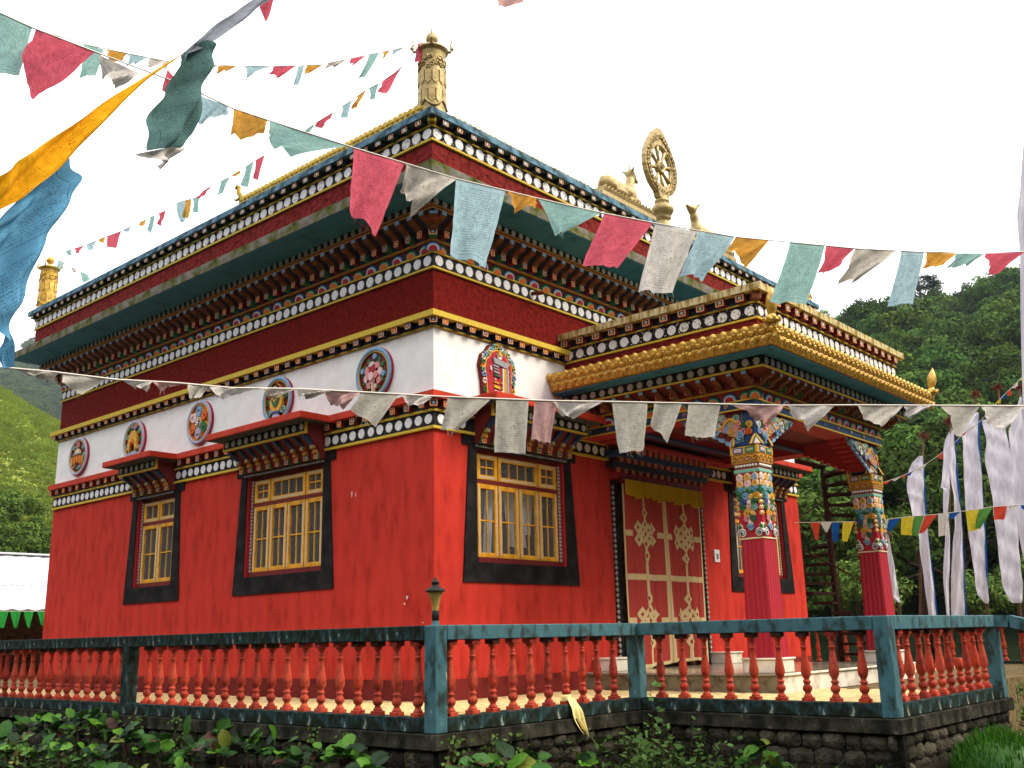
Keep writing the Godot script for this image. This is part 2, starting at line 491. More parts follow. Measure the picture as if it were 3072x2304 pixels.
func ground() -> void:
	var mb := MB.new()
	# valley floor, far larger than anything in view; the photographer stands on it below the terrace
	for i in 8:
		for j in 8:
			var x := -1600.0 + i * 400.0
			var z := -1600.0 + j * 400.0
			mb.quad(Vector3(x, -1.0, z), Vector3(x, -1.0, z + 400.0), Vector3(x + 400.0, -1.0, z + 400.0), Vector3(x + 400.0, -1.0, z))
	struct("ground", mb.mesh(), M.soil)
	# terrace on which the temple stands, with a sheet of clay pavers
	mb = MB.new()
	mb.extrude(Transform3D(Basis(Vector3.RIGHT, PI / 2), Vector3.ZERO), poly([-2.2, -24, -2.2, 2.28, 0.9, 2.28, 0.9, 5.1, 4.1, 5.1, 4.1, 4.2, 13.3, 4.2, 13.3, -24]), 0.99, 0.006)
	struct("terrace", mb.mesh(), M.paving_joint)
	# pavers: those near the rail are stones of their own in a running bond
	mb = MB.new()
	var deck := Node3D.new()
	deck.name = numbered("courtyard_paving")
	deck.set_meta("kind", "structure")
	add_child(deck)
	var pm := boxmesh(Vector3(0.215, 0.02, 0.105), 0.004)
	var rest := MB.new()
	var n := 0
	for r in 170:
		var z := 5.02 - r * 0.113
		for c in 72:
			var x := -2.06 + c * 0.223 + (0.11 if r % 2 else 0.0)
			if x > 13.2: continue
			if z > 2.2 and (x < 1.0 or x > 4.0): continue
			if x > 4.0 and z > 4.1: continue
			if x > 0.0 and x < TW and z < 0.0: continue
			if x > 2.85 and x < 7.1 and z < 2.98 and z > -0.2: continue
			var p := Vector3(x, -0.0005 + rng.randf_range(-0.002, 0.002), z)
			var b := Basis(Vector3.UP, rng.randf_range(-0.015, 0.015))
			if n < 300 and (x < -0.9 or z > 1.4) and rng.randf() < 0.6:
				part("paver", pm, M.paving, deck, Transform3D(b, p))
				n += 1
			else:
				rest.hexa(Transform3D(b, p), Vector3(0.1075, 0.01, 0.0525))
	stuff(part("paver_field", rest.mesh(), M.paving, deck))

# ---------------------------------------------------------------- shared painted pieces
func disc_mesh(r: float, thick := 0.008, n := 18) -> ArrayMesh:
	var key := "disc%.3f" % r
	if not cache.has(key):
		var mb := MB.new()
		mb.extrude(Transform3D(), circle(r, n), 0.0, thick, 0.004)
		cache[key] = mb.mesh()
	return cache[key]

# a beam end painted with a bordered square and a small flower
func block_mesh(s: Vector3, body: Material, border: Material, field: Material, flower: Material) -> ArrayMesh:
	var key := "blk%s%s%s%s" % [s, body.resource_name, field.resource_name, flower.resource_name]
	if cache.has(key): return cache[key]
	var mb := MB.new()
	mb.bevel(Transform3D(), s * 0.5, 0.004)
	var am := mb.mesh()
	am.surface_set_material(0, body)
	var h := s * 0.5
	mb = MB.new()
	var b := s.x * 0.13
	for e in [[0.0, h.y - b * 0.5, s.x - 0.008, b], [0.0, -h.y + b * 0.5, s.x - 0.008, b], [-h.x + b * 0.5, 0.0, b, s.y - 2.0 * b], [h.x - b * 0.5, 0.0, b, s.y - 2.0 * b]]:
		mb.box(Vector3(e[0], e[1], h.z + 0.002), Vector3(e[2], e[3], 0.006))
	mb.mesh(am)
	am.surface_set_material(1, border)
	mb = MB.new()
	mb.box(Vector3(0, 0, h.z), Vector3(s.x - 2.0 * b, s.y - 2.0 * b, 0.003))
	mb.mesh(am)
	am.surface_set_material(2, field)
	mb = MB.new()
	for k in 4:
		mb.extrude(at(0, 0, h.z), circle(s.x * 0.1, 6, -1.0, Vector2(cos(k * PI / 2 + PI / 4), sin(k * PI / 2 + PI / 4)) * s.x * 0.11), 0.001, 0.005)
	mb.mesh(am)
	am.surface_set_material(3, flower)
	cache[key] = am
	return am

func block_kind(s: Vector3, i: int, body := "navy") -> ArrayMesh:
	if i % 2: return block_mesh(s, M[body], M.tan, M.dark_red, M.sky)
	return block_mesh(s, M[body], M.tan, M.red, M.gold_paint)

# lotus petal of nested arches, as used in the friezes
func petal_mesh(w: float, h: float, kind: int) -> ArrayMesh:
	var key := "petal%.3f%.3f%d" % [w, h, kind]
	if cache.has(key): return cache[key]
	var cols: Array = [["deep_blue", "sky", "bone", "crimson"], ["dark_green", "green", "mint", "orange"]][kind]
	var am := ArrayMesh.new()
	for k in 4:
		var f: float = [1.0, 0.84, 0.68, 0.56][k]
		var p := PackedVector2Array()
		for i in 13:
			var a := PI * i / 12.0
			p.append(Vector2(cos(a) * w * 0.5 * f, (sin(a) ** 0.8) * h * f))
		var mb := MB.new()
		mb.extrude(Transform3D(Basis(Vector3.RIGHT, 0.22), Vector3.ZERO), p, 0.0, 0.012 + 0.006 * k, 0.003)
		am = mb.mesh(am)
		am.surface_set_material(k, M[cols[k]])
	cache[key] = am
	return am

# one arm of the corbel course: a blue under-cut bracket with a painted nose
func corbel_mesh(s: float) -> ArrayMesh:
	var key := "corbel%.3f" % s
	if cache.has(key): return cache[key]
	var am := ArrayMesh.new()
	var prof := poly([0.0, 0.0, 0.05, 0.0, 0.09, 0.02, 0.11, 0.06, 0.17, 0.09, 0.22, 0.10, 0.25, 0.14, 0.25, 0.2, 0.0, 0.2], s)
	var t := Transform3D(Basis(Vector3(0, 0, 1), Vector3(0, 1, 0), Vector3(-1, 0, 0)), Vector3(0.05 * s, 0, 0))
	var mb := MB.new()
	mb.extrude(t, prof, 0.0, 0.1 * s, 0.0, true)
	am = mb.mesh(am)
	am.surface_set_material(0, M.corbel_brown)
	mb = MB.new()
	mb.box(Vector3(0, 0.16 * s, 0.252 * s), Vector3(0.075, 0.05, 0.008) * s)
	am = mb.mesh(am)
	am.surface_set_material(1, M.sky)
	mb = MB.new()
	mb.box(Vector3(0, 0.105 * s, 0.17 * s), Vector3(0.07, 0.02, 0.06) * s)
	am = mb.mesh(am)
	am.surface_set_material(2, M.orange)
	cache[key] = am
	return am

# place alike pieces along a face: local x runs along it, z points out of it
func row(called: String, parent: Node, face: Transform3D, x0: float, x1: float, step: float, y: float, out: float, pick: Callable, mat: Material = null, skip := []) -> void:
	var n := maxi(1, roundi((x1 - x0) / step))
	for i in n + 1:
		var x := x0 + (x1 - x0) * i / n
		var hidden := false
		for s in skip:
			if x > s[0] and x < s[1]: hidden = true
		if hidden: continue
		var m = pick.call(i)
		var o: MeshInstance3D
		# set by hand: no two quite alike
		var jit := at(x + rng.randf_range(-0.004, 0.004), y + rng.randf_range(-0.003, 0.003), out) * Transform3D(Basis(Vector3.BACK, rng.randf_range(-0.03, 0.03)) * Basis.from_scale(Vector3(rng.randf_range(0.95, 1.03), rng.randf_range(0.95, 1.03), rng.randf_range(0.97, 1.03))), Vector3.ZERO)
		if m is Array: o = part(called, m[0], m[1], parent, face * jit)
		else: o = part(called, m, mat, parent, face * jit)

# the same course joined into one piece, for dots too many to stand alone
func joined_row(called: String, parent: Node, face: Transform3D, x0: float, x1: float, step: float, y: float, out: float, m: Mesh, mat: Material) -> void:
	var st := SurfaceTool.new()
	st.begin(Mesh.PRIMITIVE_TRIANGLES)
	var n := maxi(1, roundi((x1 - x0) / step))
	for i in n + 1:
		st.append_from(m, 0, face * at(x0 + (x1 - x0) * i / n + rng.randf_range(-0.004, 0.004), y + rng.randf_range(-0.003, 0.003), out))
	stuff(part(called, st.commit(), mat, parent))

func wall_face(mb: MB, face: Transform3D, x0: float, x1: float, y0: float, y1: float, holes: Array, deep: float) -> void:
	var xs := [x0, x1]
	var ys := [y0, y1]
	for h in holes:
		xs.append_array([h[0], h[1]])
		ys.append_array([h[2], h[3]])
	xs.sort()
	ys.sort()
	for i in xs.size() - 1:
		for j in ys.size() - 1:
			var cx: float = (xs[i] + xs[i + 1]) * 0.5
			var cy: float = (ys[j] + ys[j + 1]) * 0.5
			if xs[i + 1] - xs[i] < 1e-5 or ys[j + 1] - ys[j] < 1e-5: continue
			var inside := false
			for h in holes:
				if cx > h[0] and cx < h[1] and cy > h[2] and cy < h[3]: inside = true
			if not inside:
				for z in [0.0, -deep]:
					mb.quad(face * Vector3(xs[i], ys[j], z), face * Vector3(xs[i], ys[j + 1], z), face * Vector3(xs[i + 1], ys[j + 1], z), face * Vector3(xs[i + 1], ys[j], z))
	for h in holes:
		var c := [Vector2(h[0], h[2]), Vector2(h[0], h[3]), Vector2(h[1], h[3]), Vector2(h[1], h[2])]
		for k in 4:
			var a: Vector2 = c[k]
			var b: Vector2 = c[(k + 1) % 4]
			mb.quad(face * Vector3(a.x, a.y, 0), face * Vector3(b.x, b.y, 0), face * Vector3(b.x, b.y, -deep), face * Vector3(a.x, a.y, -deep))

func faceL(x := 0.0) -> Transform3D:
	return Transform3D(Basis(Vector3(0, 0, 1), Vector3(0, 1, 0), Vector3(-1, 0, 0)), Vector3(x, 0, 0))

func faceF(z := 0.0) -> Transform3D:
	return Transform3D(Basis(), Vector3(0, 0, z))

func ringpart(called: String, parent: Node, mat: Material, prof: Array, r := [0.0, TW, -TD, 0.0]) -> MeshInstance3D:
	var mb := MB.new()
	mb.ring(r[0], r[1], r[2], r[3], prof)
	return part(called, mb.mesh(), mat, parent)

func band(called: String, parent: Node, mat: Material, y0: float, y1: float, o0: float, o1: float, r := [0.0, TW, -TD, 0.0]) -> MeshInstance3D:
	return ringpart(called, parent, mat, [[o0, y0], [o1, y0], [o1, y1], [o0, y1]], r)

var temple_root: Node3D

func temple() -> void:
	var t := thing("temple", "red monastery temple with white frieze, painted cornices, flat roof and entrance porch", "temple")
	temple_root = t
	var fl := faceL()
	var ff := faceF()
	# walls with openings
	var mb := MB.new()
	wall_face(mb, fl, -TD, 0.0, 0.0, 6.4, [[-4.02, -2.18, 1.67, 3.16], [-7.265, -6.045, 1.67, 3.16]], 0.22)
	wall_face(mb, ff, 0.0, TW, 0.0, 6.4, [[0.75, 2.59, 1.67, 3.16], [3.87, 6.13, 0.2, 3.02], [7.41, 9.25, 1.67, 3.16]], 0.22)
	mb.quad(Vector3(TW, 0, 0), Vector3(TW, 6.4, 0), Vector3(TW, 6.4, -TD), Vector3(TW, 0, -TD))
	mb.quad(Vector3(0, 0, -TD), Vector3(0, 6.4, -TD), Vector3(TW, 6.4, -TD), Vector3(TW, 0, -TD))
	part("wall", mb.mesh(), M.wall_red, t)
	mb = MB.new()
	mb.box(Vector3(TW / 2, 0.02, -TD / 2), Vector3(TW - 0.5, 0.03, TD - 0.5))
	part("inner_floor", mb.mesh(), M.old_timber, t)
	# plinth, in lengths that stop at the door platform
	for e in [[-0.006, -TD / 2 + 0.003, 0.012, TD + 0.018], [1.45, 0.006, 2.9, 0.012], [8.55, 0.006, 2.9, 0.012]]:
		mb = MB.new()
		mb.box(Vector3(e[0], 0.128, e[1]), Vector3(e[2], 0.256, e[3]))
		part("plinth", mb.mesh(), M.plinth_red, t)
	# lower cornice: black band of discs, beam ends, orange ledge. It stops at the porch.
	var segs := [[-0.0, 3.62], [6.47, TW]]
	var mk := func(called: String, mat: Material, y0: float, y1: float, o: float) -> void:
		var b := MB.new()
		b.box(Vector3(-o / 2, (y0 + y1) / 2, -TD / 2 + o / 2), Vector3(o, y1 - y0, TD + o))
		part(called, b.mesh(), mat, t)
		for s in segs:
			b = MB.new()
			b.box(Vector3((s[0] + s[1]) / 2, (y0 + y1) / 2, o / 2), Vector3(s[1] - s[0], y1 - y0, o))
			part(called, b.mesh(), mat, t)
	mk.call("yellow_moulding", M.yellow, 3.30, 3.333, 0.045)
	mk.call("disc_band", M.black, 3.333, 3.52, 0.025)
	mk.call("yellow_moulding", M.yellow, 3.52, 3.55, 0.05)
	mk.call("beam_end_band", M.dark_green, 3.55, 3.665, 0.03)
	mk.call("orange_ledge", M.orange_ledge, 3.665, 3.757, 0.15)
	for s in [[3.63, 0.0], [6.46, 0.0]]:
		part("yellow_moulding", boxmesh(Vector3(0.02, 0.25, 0.05), 0.003), M.yellow, t, at(s[0], 3.425, 0.025))
	var can := [[-4.12, -2.1], [-7.3, -6.04]]
	var d6 := disc_mesh(0.067)
	var dots := func(_i: int) -> Array: return [d6, M.dot_white]
	row("disc", t, fl, -TD + 0.1, -0.07, 0.185, 3.427, 0.026, dots, null, can)
	row("disc", t, ff, 0.1, 3.52, 0.185, 3.427, 0.026, dots, null, [[0.66, 2.68]])
	row("disc", t, ff, 6.57, TW - 0.1, 0.185, 3.427, 0.026, dots, null, [[7.3, 9.3]])
	var bs := Vector3(0.088, 0.088, 0.1)
	row("beam_end", t, fl, -TD + 0.06, -0.1, 0.27, 3.607, 0.07, func(i: int) -> Mesh: return block_kind(bs, i, "dark_red"), null, can)
	row("beam_end", t, ff, 0.1, 3.5, 0.27, 3.607, 0.07, func(i: int) -> Mesh: return block_kind(bs, i, "dark_red"), null, [[0.66, 2.68]])
	part("beam_end", block_kind(Vector3(0.1, 0.088, 0.1), 1, "dark_red"), null, t, Transform3D(Basis(Vector3.UP, -PI / 4), Vector3(-0.05, 3.607, 0.05)))
	# white frieze
	band("white_frieze", t, M.white_wash, 3.757, 4.64, 0.0, 0.012)
	# beam ends under a yellow slab
	band("yellow_moulding", t, M.yellow_old, 4.632, 4.655, 0.012, 0.04)
	band("beam_end_band", t, M.navy, 4.655, 4.745, 0.0, 0.03)
	band("yellow_slab", t, M.yellow, 4.745, 4.82, 0.0, 0.142)
	var b2 := Vector3(0.1, 0.084, 0.09)
	row("beam_end", t, fl, -TD + 0.0, -0.1, 0.262, 4.703, 0.073, func(i: int) -> Mesh: return block_kind(b2, i))
	row("beam_end", t, ff, 0.1, 2.62, 0.262, 4.703, 0.073, func(i: int) -> Mesh: return block_kind(b2, i))
	row("beam_end", t, ff, 7.4, TW - 0.1, 0.262, 4.703, 0.073, func(i: int) -> Mesh: return block_kind(b2, i))
	part("beam_end", block_kind(Vector3(0.1, 0.084, 0.1), 1), null, t, Transform3D(Basis(Vector3.UP, -PI / 4), Vector3(-0.05, 4.703, 0.05)))
	# maroon frieze (brushed twig wall)
	band("maroon_frieze", t, M.maroon, 4.82, 5.432, 0.0, 0.012)
	# main cornice
	band("yellow_moulding", t, M.yellow, 5.432, 5.456, 0.0, 0.045)
	band("disc_band", t, M.black, 5.456, 5.642, 0.0, 0.028)
	band("yellow_moulding", t, M.yellow, 5.642, 5.662, 0.0, 0.05)
	var d7 := disc_mesh(0.074)
	var dots7 := func(_i: int) -> Array: return [d7, M.dot_white]
	row("disc", t, fl, -TD + 0.08, -0.08, 0.19, 5.549, 0.029, dots7)
	row("disc", t, ff, 0.08, 5.4, 0.19, 5.549, 0.029, dots7)
	ringpart("petal_frieze", t, M.dark_red, [[0.0, 5.662], [0.03, 5.662], [0.055, 5.787], [0.0, 5.787]])
	row("petal", t, fl, -TD + 0.1, -0.1, 0.27, 5.664, 0.032, func(i: int) -> Mesh: return petal_mesh(0.25, 0.118, i % 2))
	row("petal", t, ff, 0.1, 5.5, 0.27, 5.664, 0.032, func(i: int) -> Mesh: return petal_mesh(0.25, 0.118, (i + 1) % 2))
	part("petal", petal_mesh(0.22, 0.12, 0), null, t, Transform3D(Basis(Vector3.UP, -PI / 4), Vector3(-0.045, 5.664, 0.045)))
	band("yellow_moulding", t, M.ochre, 5.787, 5.812, 0.0, 0.095)
	# corbel course: a dark cove, a row of beam ends and the carved arms above them
	ringpart("corbel_cove", t, M.navy, [[0.0, 5.812], [0.09, 5.812], [0.13, 5.92], [0.36, 6.065], [0.0, 6.065]])
	var bc := Vector3(0.085, 0.09, 0.12)
	var bb := func(i: int) -> Mesh: return block_kind(bc, i, "green" if i % 2 else "dark_red")
	row("beam_end", t, fl, -TD + 0.05, -0.05, 0.225, 5.862, 0.14, bb)
	row("beam_end", t, ff, 0.05, 5.4, 0.225, 5.862, 0.14, bb)
	var cm := corbel_mesh(1.0)
	row("corbel", t, fl, -TD + 0.05, 0.16, 0.225, 5.885, 0.12, func(_i: int) -> Mesh: return cm)
	row("corbel", t, ff, -0.16, 5.4, 0.225, 5.885, 0.12, func(_i: int) -> Mesh: return cm)
	part("corner_corbel", cm, null, t, Transform3D(Basis(Vector3.UP, -PI / 4).scaled(Vector3(1.25, 0.95, 1.35)), Vector3(-0.09, 5.885, 0.09)))
	part("beam_end", block_kind(Vector3(0.11, 0.09, 0.12), 1, "green"), null, t, Transform3D(Basis(Vector3.UP, -PI / 4), Vector3(-0.12, 5.862, 0.12)))
	band("yellow_moulding", t, M.ochre, 6.066, 6.083, 0.0, 0.375)
	band("red_moulding", t, M.dark_red, 6.083, 6.103, 0.0, 0.368)
	band("yellow_moulding", t, M.ochre, 6.103, 6.123, 0.0, 0.385)
	band("disc_band", t, M.black, 6.123, 6.215, 0.0, 0.37)
	var d4 := disc_mesh(0.043)
	joined_row("small_disc_row", t, fl, -TD - 0.3, 0.3, 0.15, 6.17, 0.371, d4, M.dot_grey)
	joined_row("small_disc_row", t, ff, -0.3, TW + 0.3, 0.15, 6.17, 0.371, d4, M.dot_grey)
	# eave
	ringpart("eave_soffit", t, M.teal_soffit, [[0.2, 6.16], [0.36, 6.205], [0.752, 6.302], [0.752, 6.312], [0.2, 6.22]])
	ringpart("eave_slab", t, M.moss_concrete, [[0.1, 6.221], [0.3, 6.2385], [0.765, 6.315], [0.765, 6.46], [0.45, 6.485], [0.1, 6.485]])
	mb = MB.new()
	mb.box(Vector3(TW / 2, 6.9, -TD / 2), Vector3(TW + 0.5, 0.2, TD + 0.5))
	part("roof_deck", mb.mesh(), M.moss_concrete, t)
	# roof parapet
	band("parapet", t, M.maroon_old, 6.485, 7.22, 0.2, 0.47)
	band("yellow_moulding", t, M.yellow, 6.92, 6.948, 0.47, 0.502)
	band("disc_band", t, M.black_old, 6.948, 7.112, 0.47, 0.488)
	band("yellow_moulding", t, M.yellow_old, 7.112, 7.135, 0.47, 0.51)
	var d8 := disc_mesh(0.078)
	var dots8 := func(i: int) -> Array: return [d8, M.dot_old if (i * 7) % 5 < 3 else M.dot_white]
	row("disc", t, fl, -TD - 0.4, 0.4, 0.2, 7.03, 0.489, dots8)
	row("disc", t, ff, -0.4, TW + 0.4, 0.2, 7.03, 0.489, dots8)
	var b4 := Vector3(0.1, 0.075, 0.12)
	row("beam_end", t, fl, -TD - 0.45, 0.33, 0.265, 7.18, 0.52, func(i: int) -> Mesh: return block_mesh(b4, M.dark_green, M.tan, M.dark_red if i % 2 else M.sky, M.bone))
	row("beam_end", t, ff, -0.33, TW + 0.45, 0.265, 7.18, 0.52, func(i: int) -> Mesh: return block_mesh(b4, M.dark_green, M.tan, M.dark_red if i % 2 else M.sky, M.bone))
	part("beam_end", boxmesh(Vector3(0.11, 0.075, 0.11), 0.01), M.yellow_old, t, Transform3D(Basis(Vector3.UP, -PI / 4), Vector3(-0.5, 7.18, 0.5)))
	band("roof_cap", t, M.cap_blue, 7.219, 7.312, 0.1, 0.605)
	# windows
	window(t, fl * at(-3.1, 0, 0), 0.92, 3, true)
	window(t, fl * at(-6.655, 0, 0), 0.61, 2, false)
	window(t, ff * at(1.67, 0, 0), 0.92, 3, true)
	window(t, ff * at(8.33, 0, 0), 0.92, 3, true)
	door(t)
	medallions(t, fl)
	emblem(t, ff)
	# chipped paint showing the render below
	for c in [[-1.578, 2.641, 0.02, 0.09], [-1.5, 2.63, 0.012, 0.07], [-0.478, 1.246, 0.035, 0.035], [-0.53, 1.165, 0.03, 0.028], [-0.49, 1.235, 0.02, 0.05], [-0.2, 0.93, 0.03, 0.008]]:
		mb = MB.new()
		var pp := PackedVector2Array()
		for k in 9: pp.append(Vector2(cos(TAU * k / 9) * c[2] * rng.randf_range(0.5, 1.0), sin(TAU * k / 9) * c[3] * rng.randf_range(0.5, 1.0)) * 0.6)
		mb.extrude(fl * at(c[0], c[1], 0), pp, 0.0, 0.0015)
		part("paint_chip", mb.mesh(), M.bone, t)

# window: black tapered surround, recessed carved frame, yellow sashes, bracketed canopy. hw = half width of the opening.
func window(t: Node3D, f: Transform3D, hw: float, cols: int, wide: bool) -> void:
	var w := holder("window", t, f)
	var ob := hw + 0.26          # outer half width at the foot
	var ot := hw + 0.135         # at the head
	var mb := MB.new()
	var y0 := 1.415
	var y1 := 3.165
	var y2 := 3.30
	mb.extrude(Transform3D(), poly([-ob, y0, -hw, 1.67, -hw, y2, -ob, y2, -ob, y1, -ot, y1]), 0.0, 0.022)
	mb.extrude(Transform3D(), poly([ob, y0, ot, y1, ob, y1, ob, y2, hw, y2, hw, 1.67]), 0.0, 0.022)
	mb.extrude(Transform3D(), poly([-ob, y0, ob, y0, hw, 1.67, -hw, 1.67]), 0.0, 0.022)
	part("surround", mb.mesh(), M.black_frame, w)
	# carved frame in the reveal
	var z := -0.09
	var sw := hw - 0.09
	for s in [-1.0, 1.0]:
		mb = MB.new()
		mb.box(Vector3(s * (hw - 0.047), 2.42, z), Vector3(0.085, 1.5, 0.05))
		part("carved_jamb", mb.mesh(), M.dark_red, w)
		mb = MB.new()   # painted scales up the jamb
		for k in 26: mb.extrude(at(s * (hw - 0.047), 1.76 + k * 0.053, z + 0.025), circle(0.03, 8, 0.024), 0.0, 0.008, 0.006)
		stuff(part("jamb_scales", mb.mesh(), M.tracery, w))
		mb = MB.new()
		mb.box(Vector3(s * (hw - 0.006), 2.415, -0.04), Vector3(0.012, 1.47, 0.05))
		part("reveal_edge", mb.mesh(), M.crimson, w)
	mb = MB.new()
	mb.box(Vector3(0, 1.705, z + 0.01), Vector3(2 * hw - 0.174, 0.07, 0.07))
	part("wooden_sill", mb.mesh(), M.dark_red, w)
	mb = MB.new()
	mb.box(Vector3(0, 2.727, z), Vector3(2 * sw, 0.055, 0.05))
	part("transom_bar", mb.mesh(), M.dark_red, w)
	mb = MB.new()
	mb.box(Vector3(0, 3.12, z), Vector3(2 * hw - 0.174, 0.06, 0.05))
	part("head_rail", mb.mesh(), M.dark_red, w)
	# sashes
	var edges := [-0.83, -0.42, 0.0, 0.42, 0.83] if wide else [-0.52, 0.0, 0.52]
	var glassy := []
	for i in edges.size() - 1:
		_sash(w, edges[i] + 0.008, edges[i + 1] - 0.008, 1.742, 2.698, 2, 2, z, glassy)
	if wide:
		_sash(w, -0.822, -0.428, 2.757, 3.09, 2, 2, z, glassy)
		_sash(w, -0.412, 0.412, 2.757, 3.09, 4, 1, z, glassy)
		_sash(w, 0.428, 0.822, 2.757, 3.09, 2, 2, z, glassy)
	else:
		_sash(w, -0.512, -0.008, 2.757, 3.09, 2, 1, z, glassy)
		_sash(w, 0.008, 0.512, 2.757, 3.09, 2, 1, z, glassy)
	# curtains indoors, pulled aside unevenly
	var r := RandomNumberGenerator.new()
	r.seed = int(f.origin.x * 100 + f.origin.z * 37 + 900)
	var lit := f.basis.z.z > 0.5
	for k in (3 if lit else 0):
		var cx: float = -sw + [0.5, 0.88, 1.38][k] * sw
		mb = MB.new()
		mb.smooth(1)
		var wd: float = [0.16, 0.34, 0.24][k]
		for i in 14:
			var a0 := cx + wd * i / 14.0
			var a1 := cx + wd * (i + 1) / 14.0
			var zz := func(a: float) -> float: return -0.28 - 0.022 * sin(a * 42.0 + k)
			var lean := 0.12 * (1.0 if k % 2 else -0.6)
			var yb := 1.75 + 0.18 * k
			mb.quad(Vector3(a0 + lean, yb, zz.call(a0)), Vector3(a0, 2.7, zz.call(a0)), Vector3(a1, 2.7, zz.call(a1)), Vector3(a1 + lean, yb, zz.call(a1)))
		part("inner_curtain", mb.mesh(), M.window_curtain, w)
	_canopy(w, 0.985 if wide else 0.6, 1.16 if wide else 0.775)

func _sash(w: Node3D, x0: float, x1: float, y0: float, y1: float, nx: int, ny: int, z: float, _g: Array) -> void:
	var mb := MB.new()
	var st := 0.062
	var c := Vector2((x0 + x1) / 2, (y0 + y1) / 2)
	mb.bevel(at(x0 + st / 2, c.y, z + 0.005), Vector3(st / 2, (y1 - y0) / 2, 0.022), 0.004)
	mb.bevel(at(x1 - st / 2, c.y, z + 0.005), Vector3(st / 2, (y1 - y0) / 2, 0.022), 0.004)
	mb.bevel(at(c.x, y0 + st / 2, z + 0.005), Vector3((x1 - x0) / 2 - st, st / 2, 0.021), 0.004)
	mb.bevel(at(c.x, y1 - st / 2, z + 0.005), Vector3((x1 - x0) / 2 - st, st / 2, 0.021), 0.004)
	var ix0 := x0 + st
	var ix1 := x1 - st
	var iy0 := y0 + st
	var iy1 := y1 - st
	for i in range(1, nx): mb.box(Vector3(lerpf(ix0, ix1, float(i) / nx), c.y, z), Vector3(0.016, iy1 - iy0, 0.022))
	for j in range(1, ny): mb.box(Vector3(c.x, lerpf(iy0, iy1, float(j) / ny), z + 0.001), Vector3(ix1 - ix0, 0.018, 0.022))
	var sash := part("sash", mb.mesh(), M.sash_yellow, w)
	mb = MB.new()   # stencilled border print
	if ny == 2 and y1 < 2.72:
		mb.box(Vector3(x0 + st / 2, c.y, z + 0.0275), Vector3(0.026, y1 - y0 - 0.06, 0.002))
		mb.box(Vector3(x1 - st / 2, c.y, z + 0.0275), Vector3(0.026, y1 - y0 - 0.06, 0.002))
	else:
		mb.box(Vector3(c.x, y0 + st / 2, z + 0.0265), Vector3(x1 - x0 - 0.09, 0.028, 0.002))
		mb.box(Vector3(c.x, y1 - st / 2, z + 0.0265), Vector3(x1 - x0 - 0.09, 0.028, 0.002))
	part("stencil_border", mb.mesh(), M.border_print, w)
	for i in nx:
		for j in ny:
			var a := Vector2(lerpf(ix0, ix1, float(i) / nx) + (0.008 if i else 0.0), lerpf(iy0, iy1, float(j) / ny) + (0.009 if j else 0.0))
			var b := Vector2(lerpf(ix0, ix1, float(i + 1) / nx) - (0.008 if i < nx - 1 else 0.0), lerpf(iy0, iy1, float(j + 1) / ny) - (0.009 if j < ny - 1 else 0.0))
			part("pane", boxmesh(Vector3(b.x - a.x, b.y - a.y, 0.004), 0.0), M.glass, w, at((a.x + b.x) / 2, (a.y + b.y) / 2, z - 0.002) * Transform3D(Basis(Vector3.UP, rng.randf_range(-0.006, 0.006)), Vector3.ZERO))

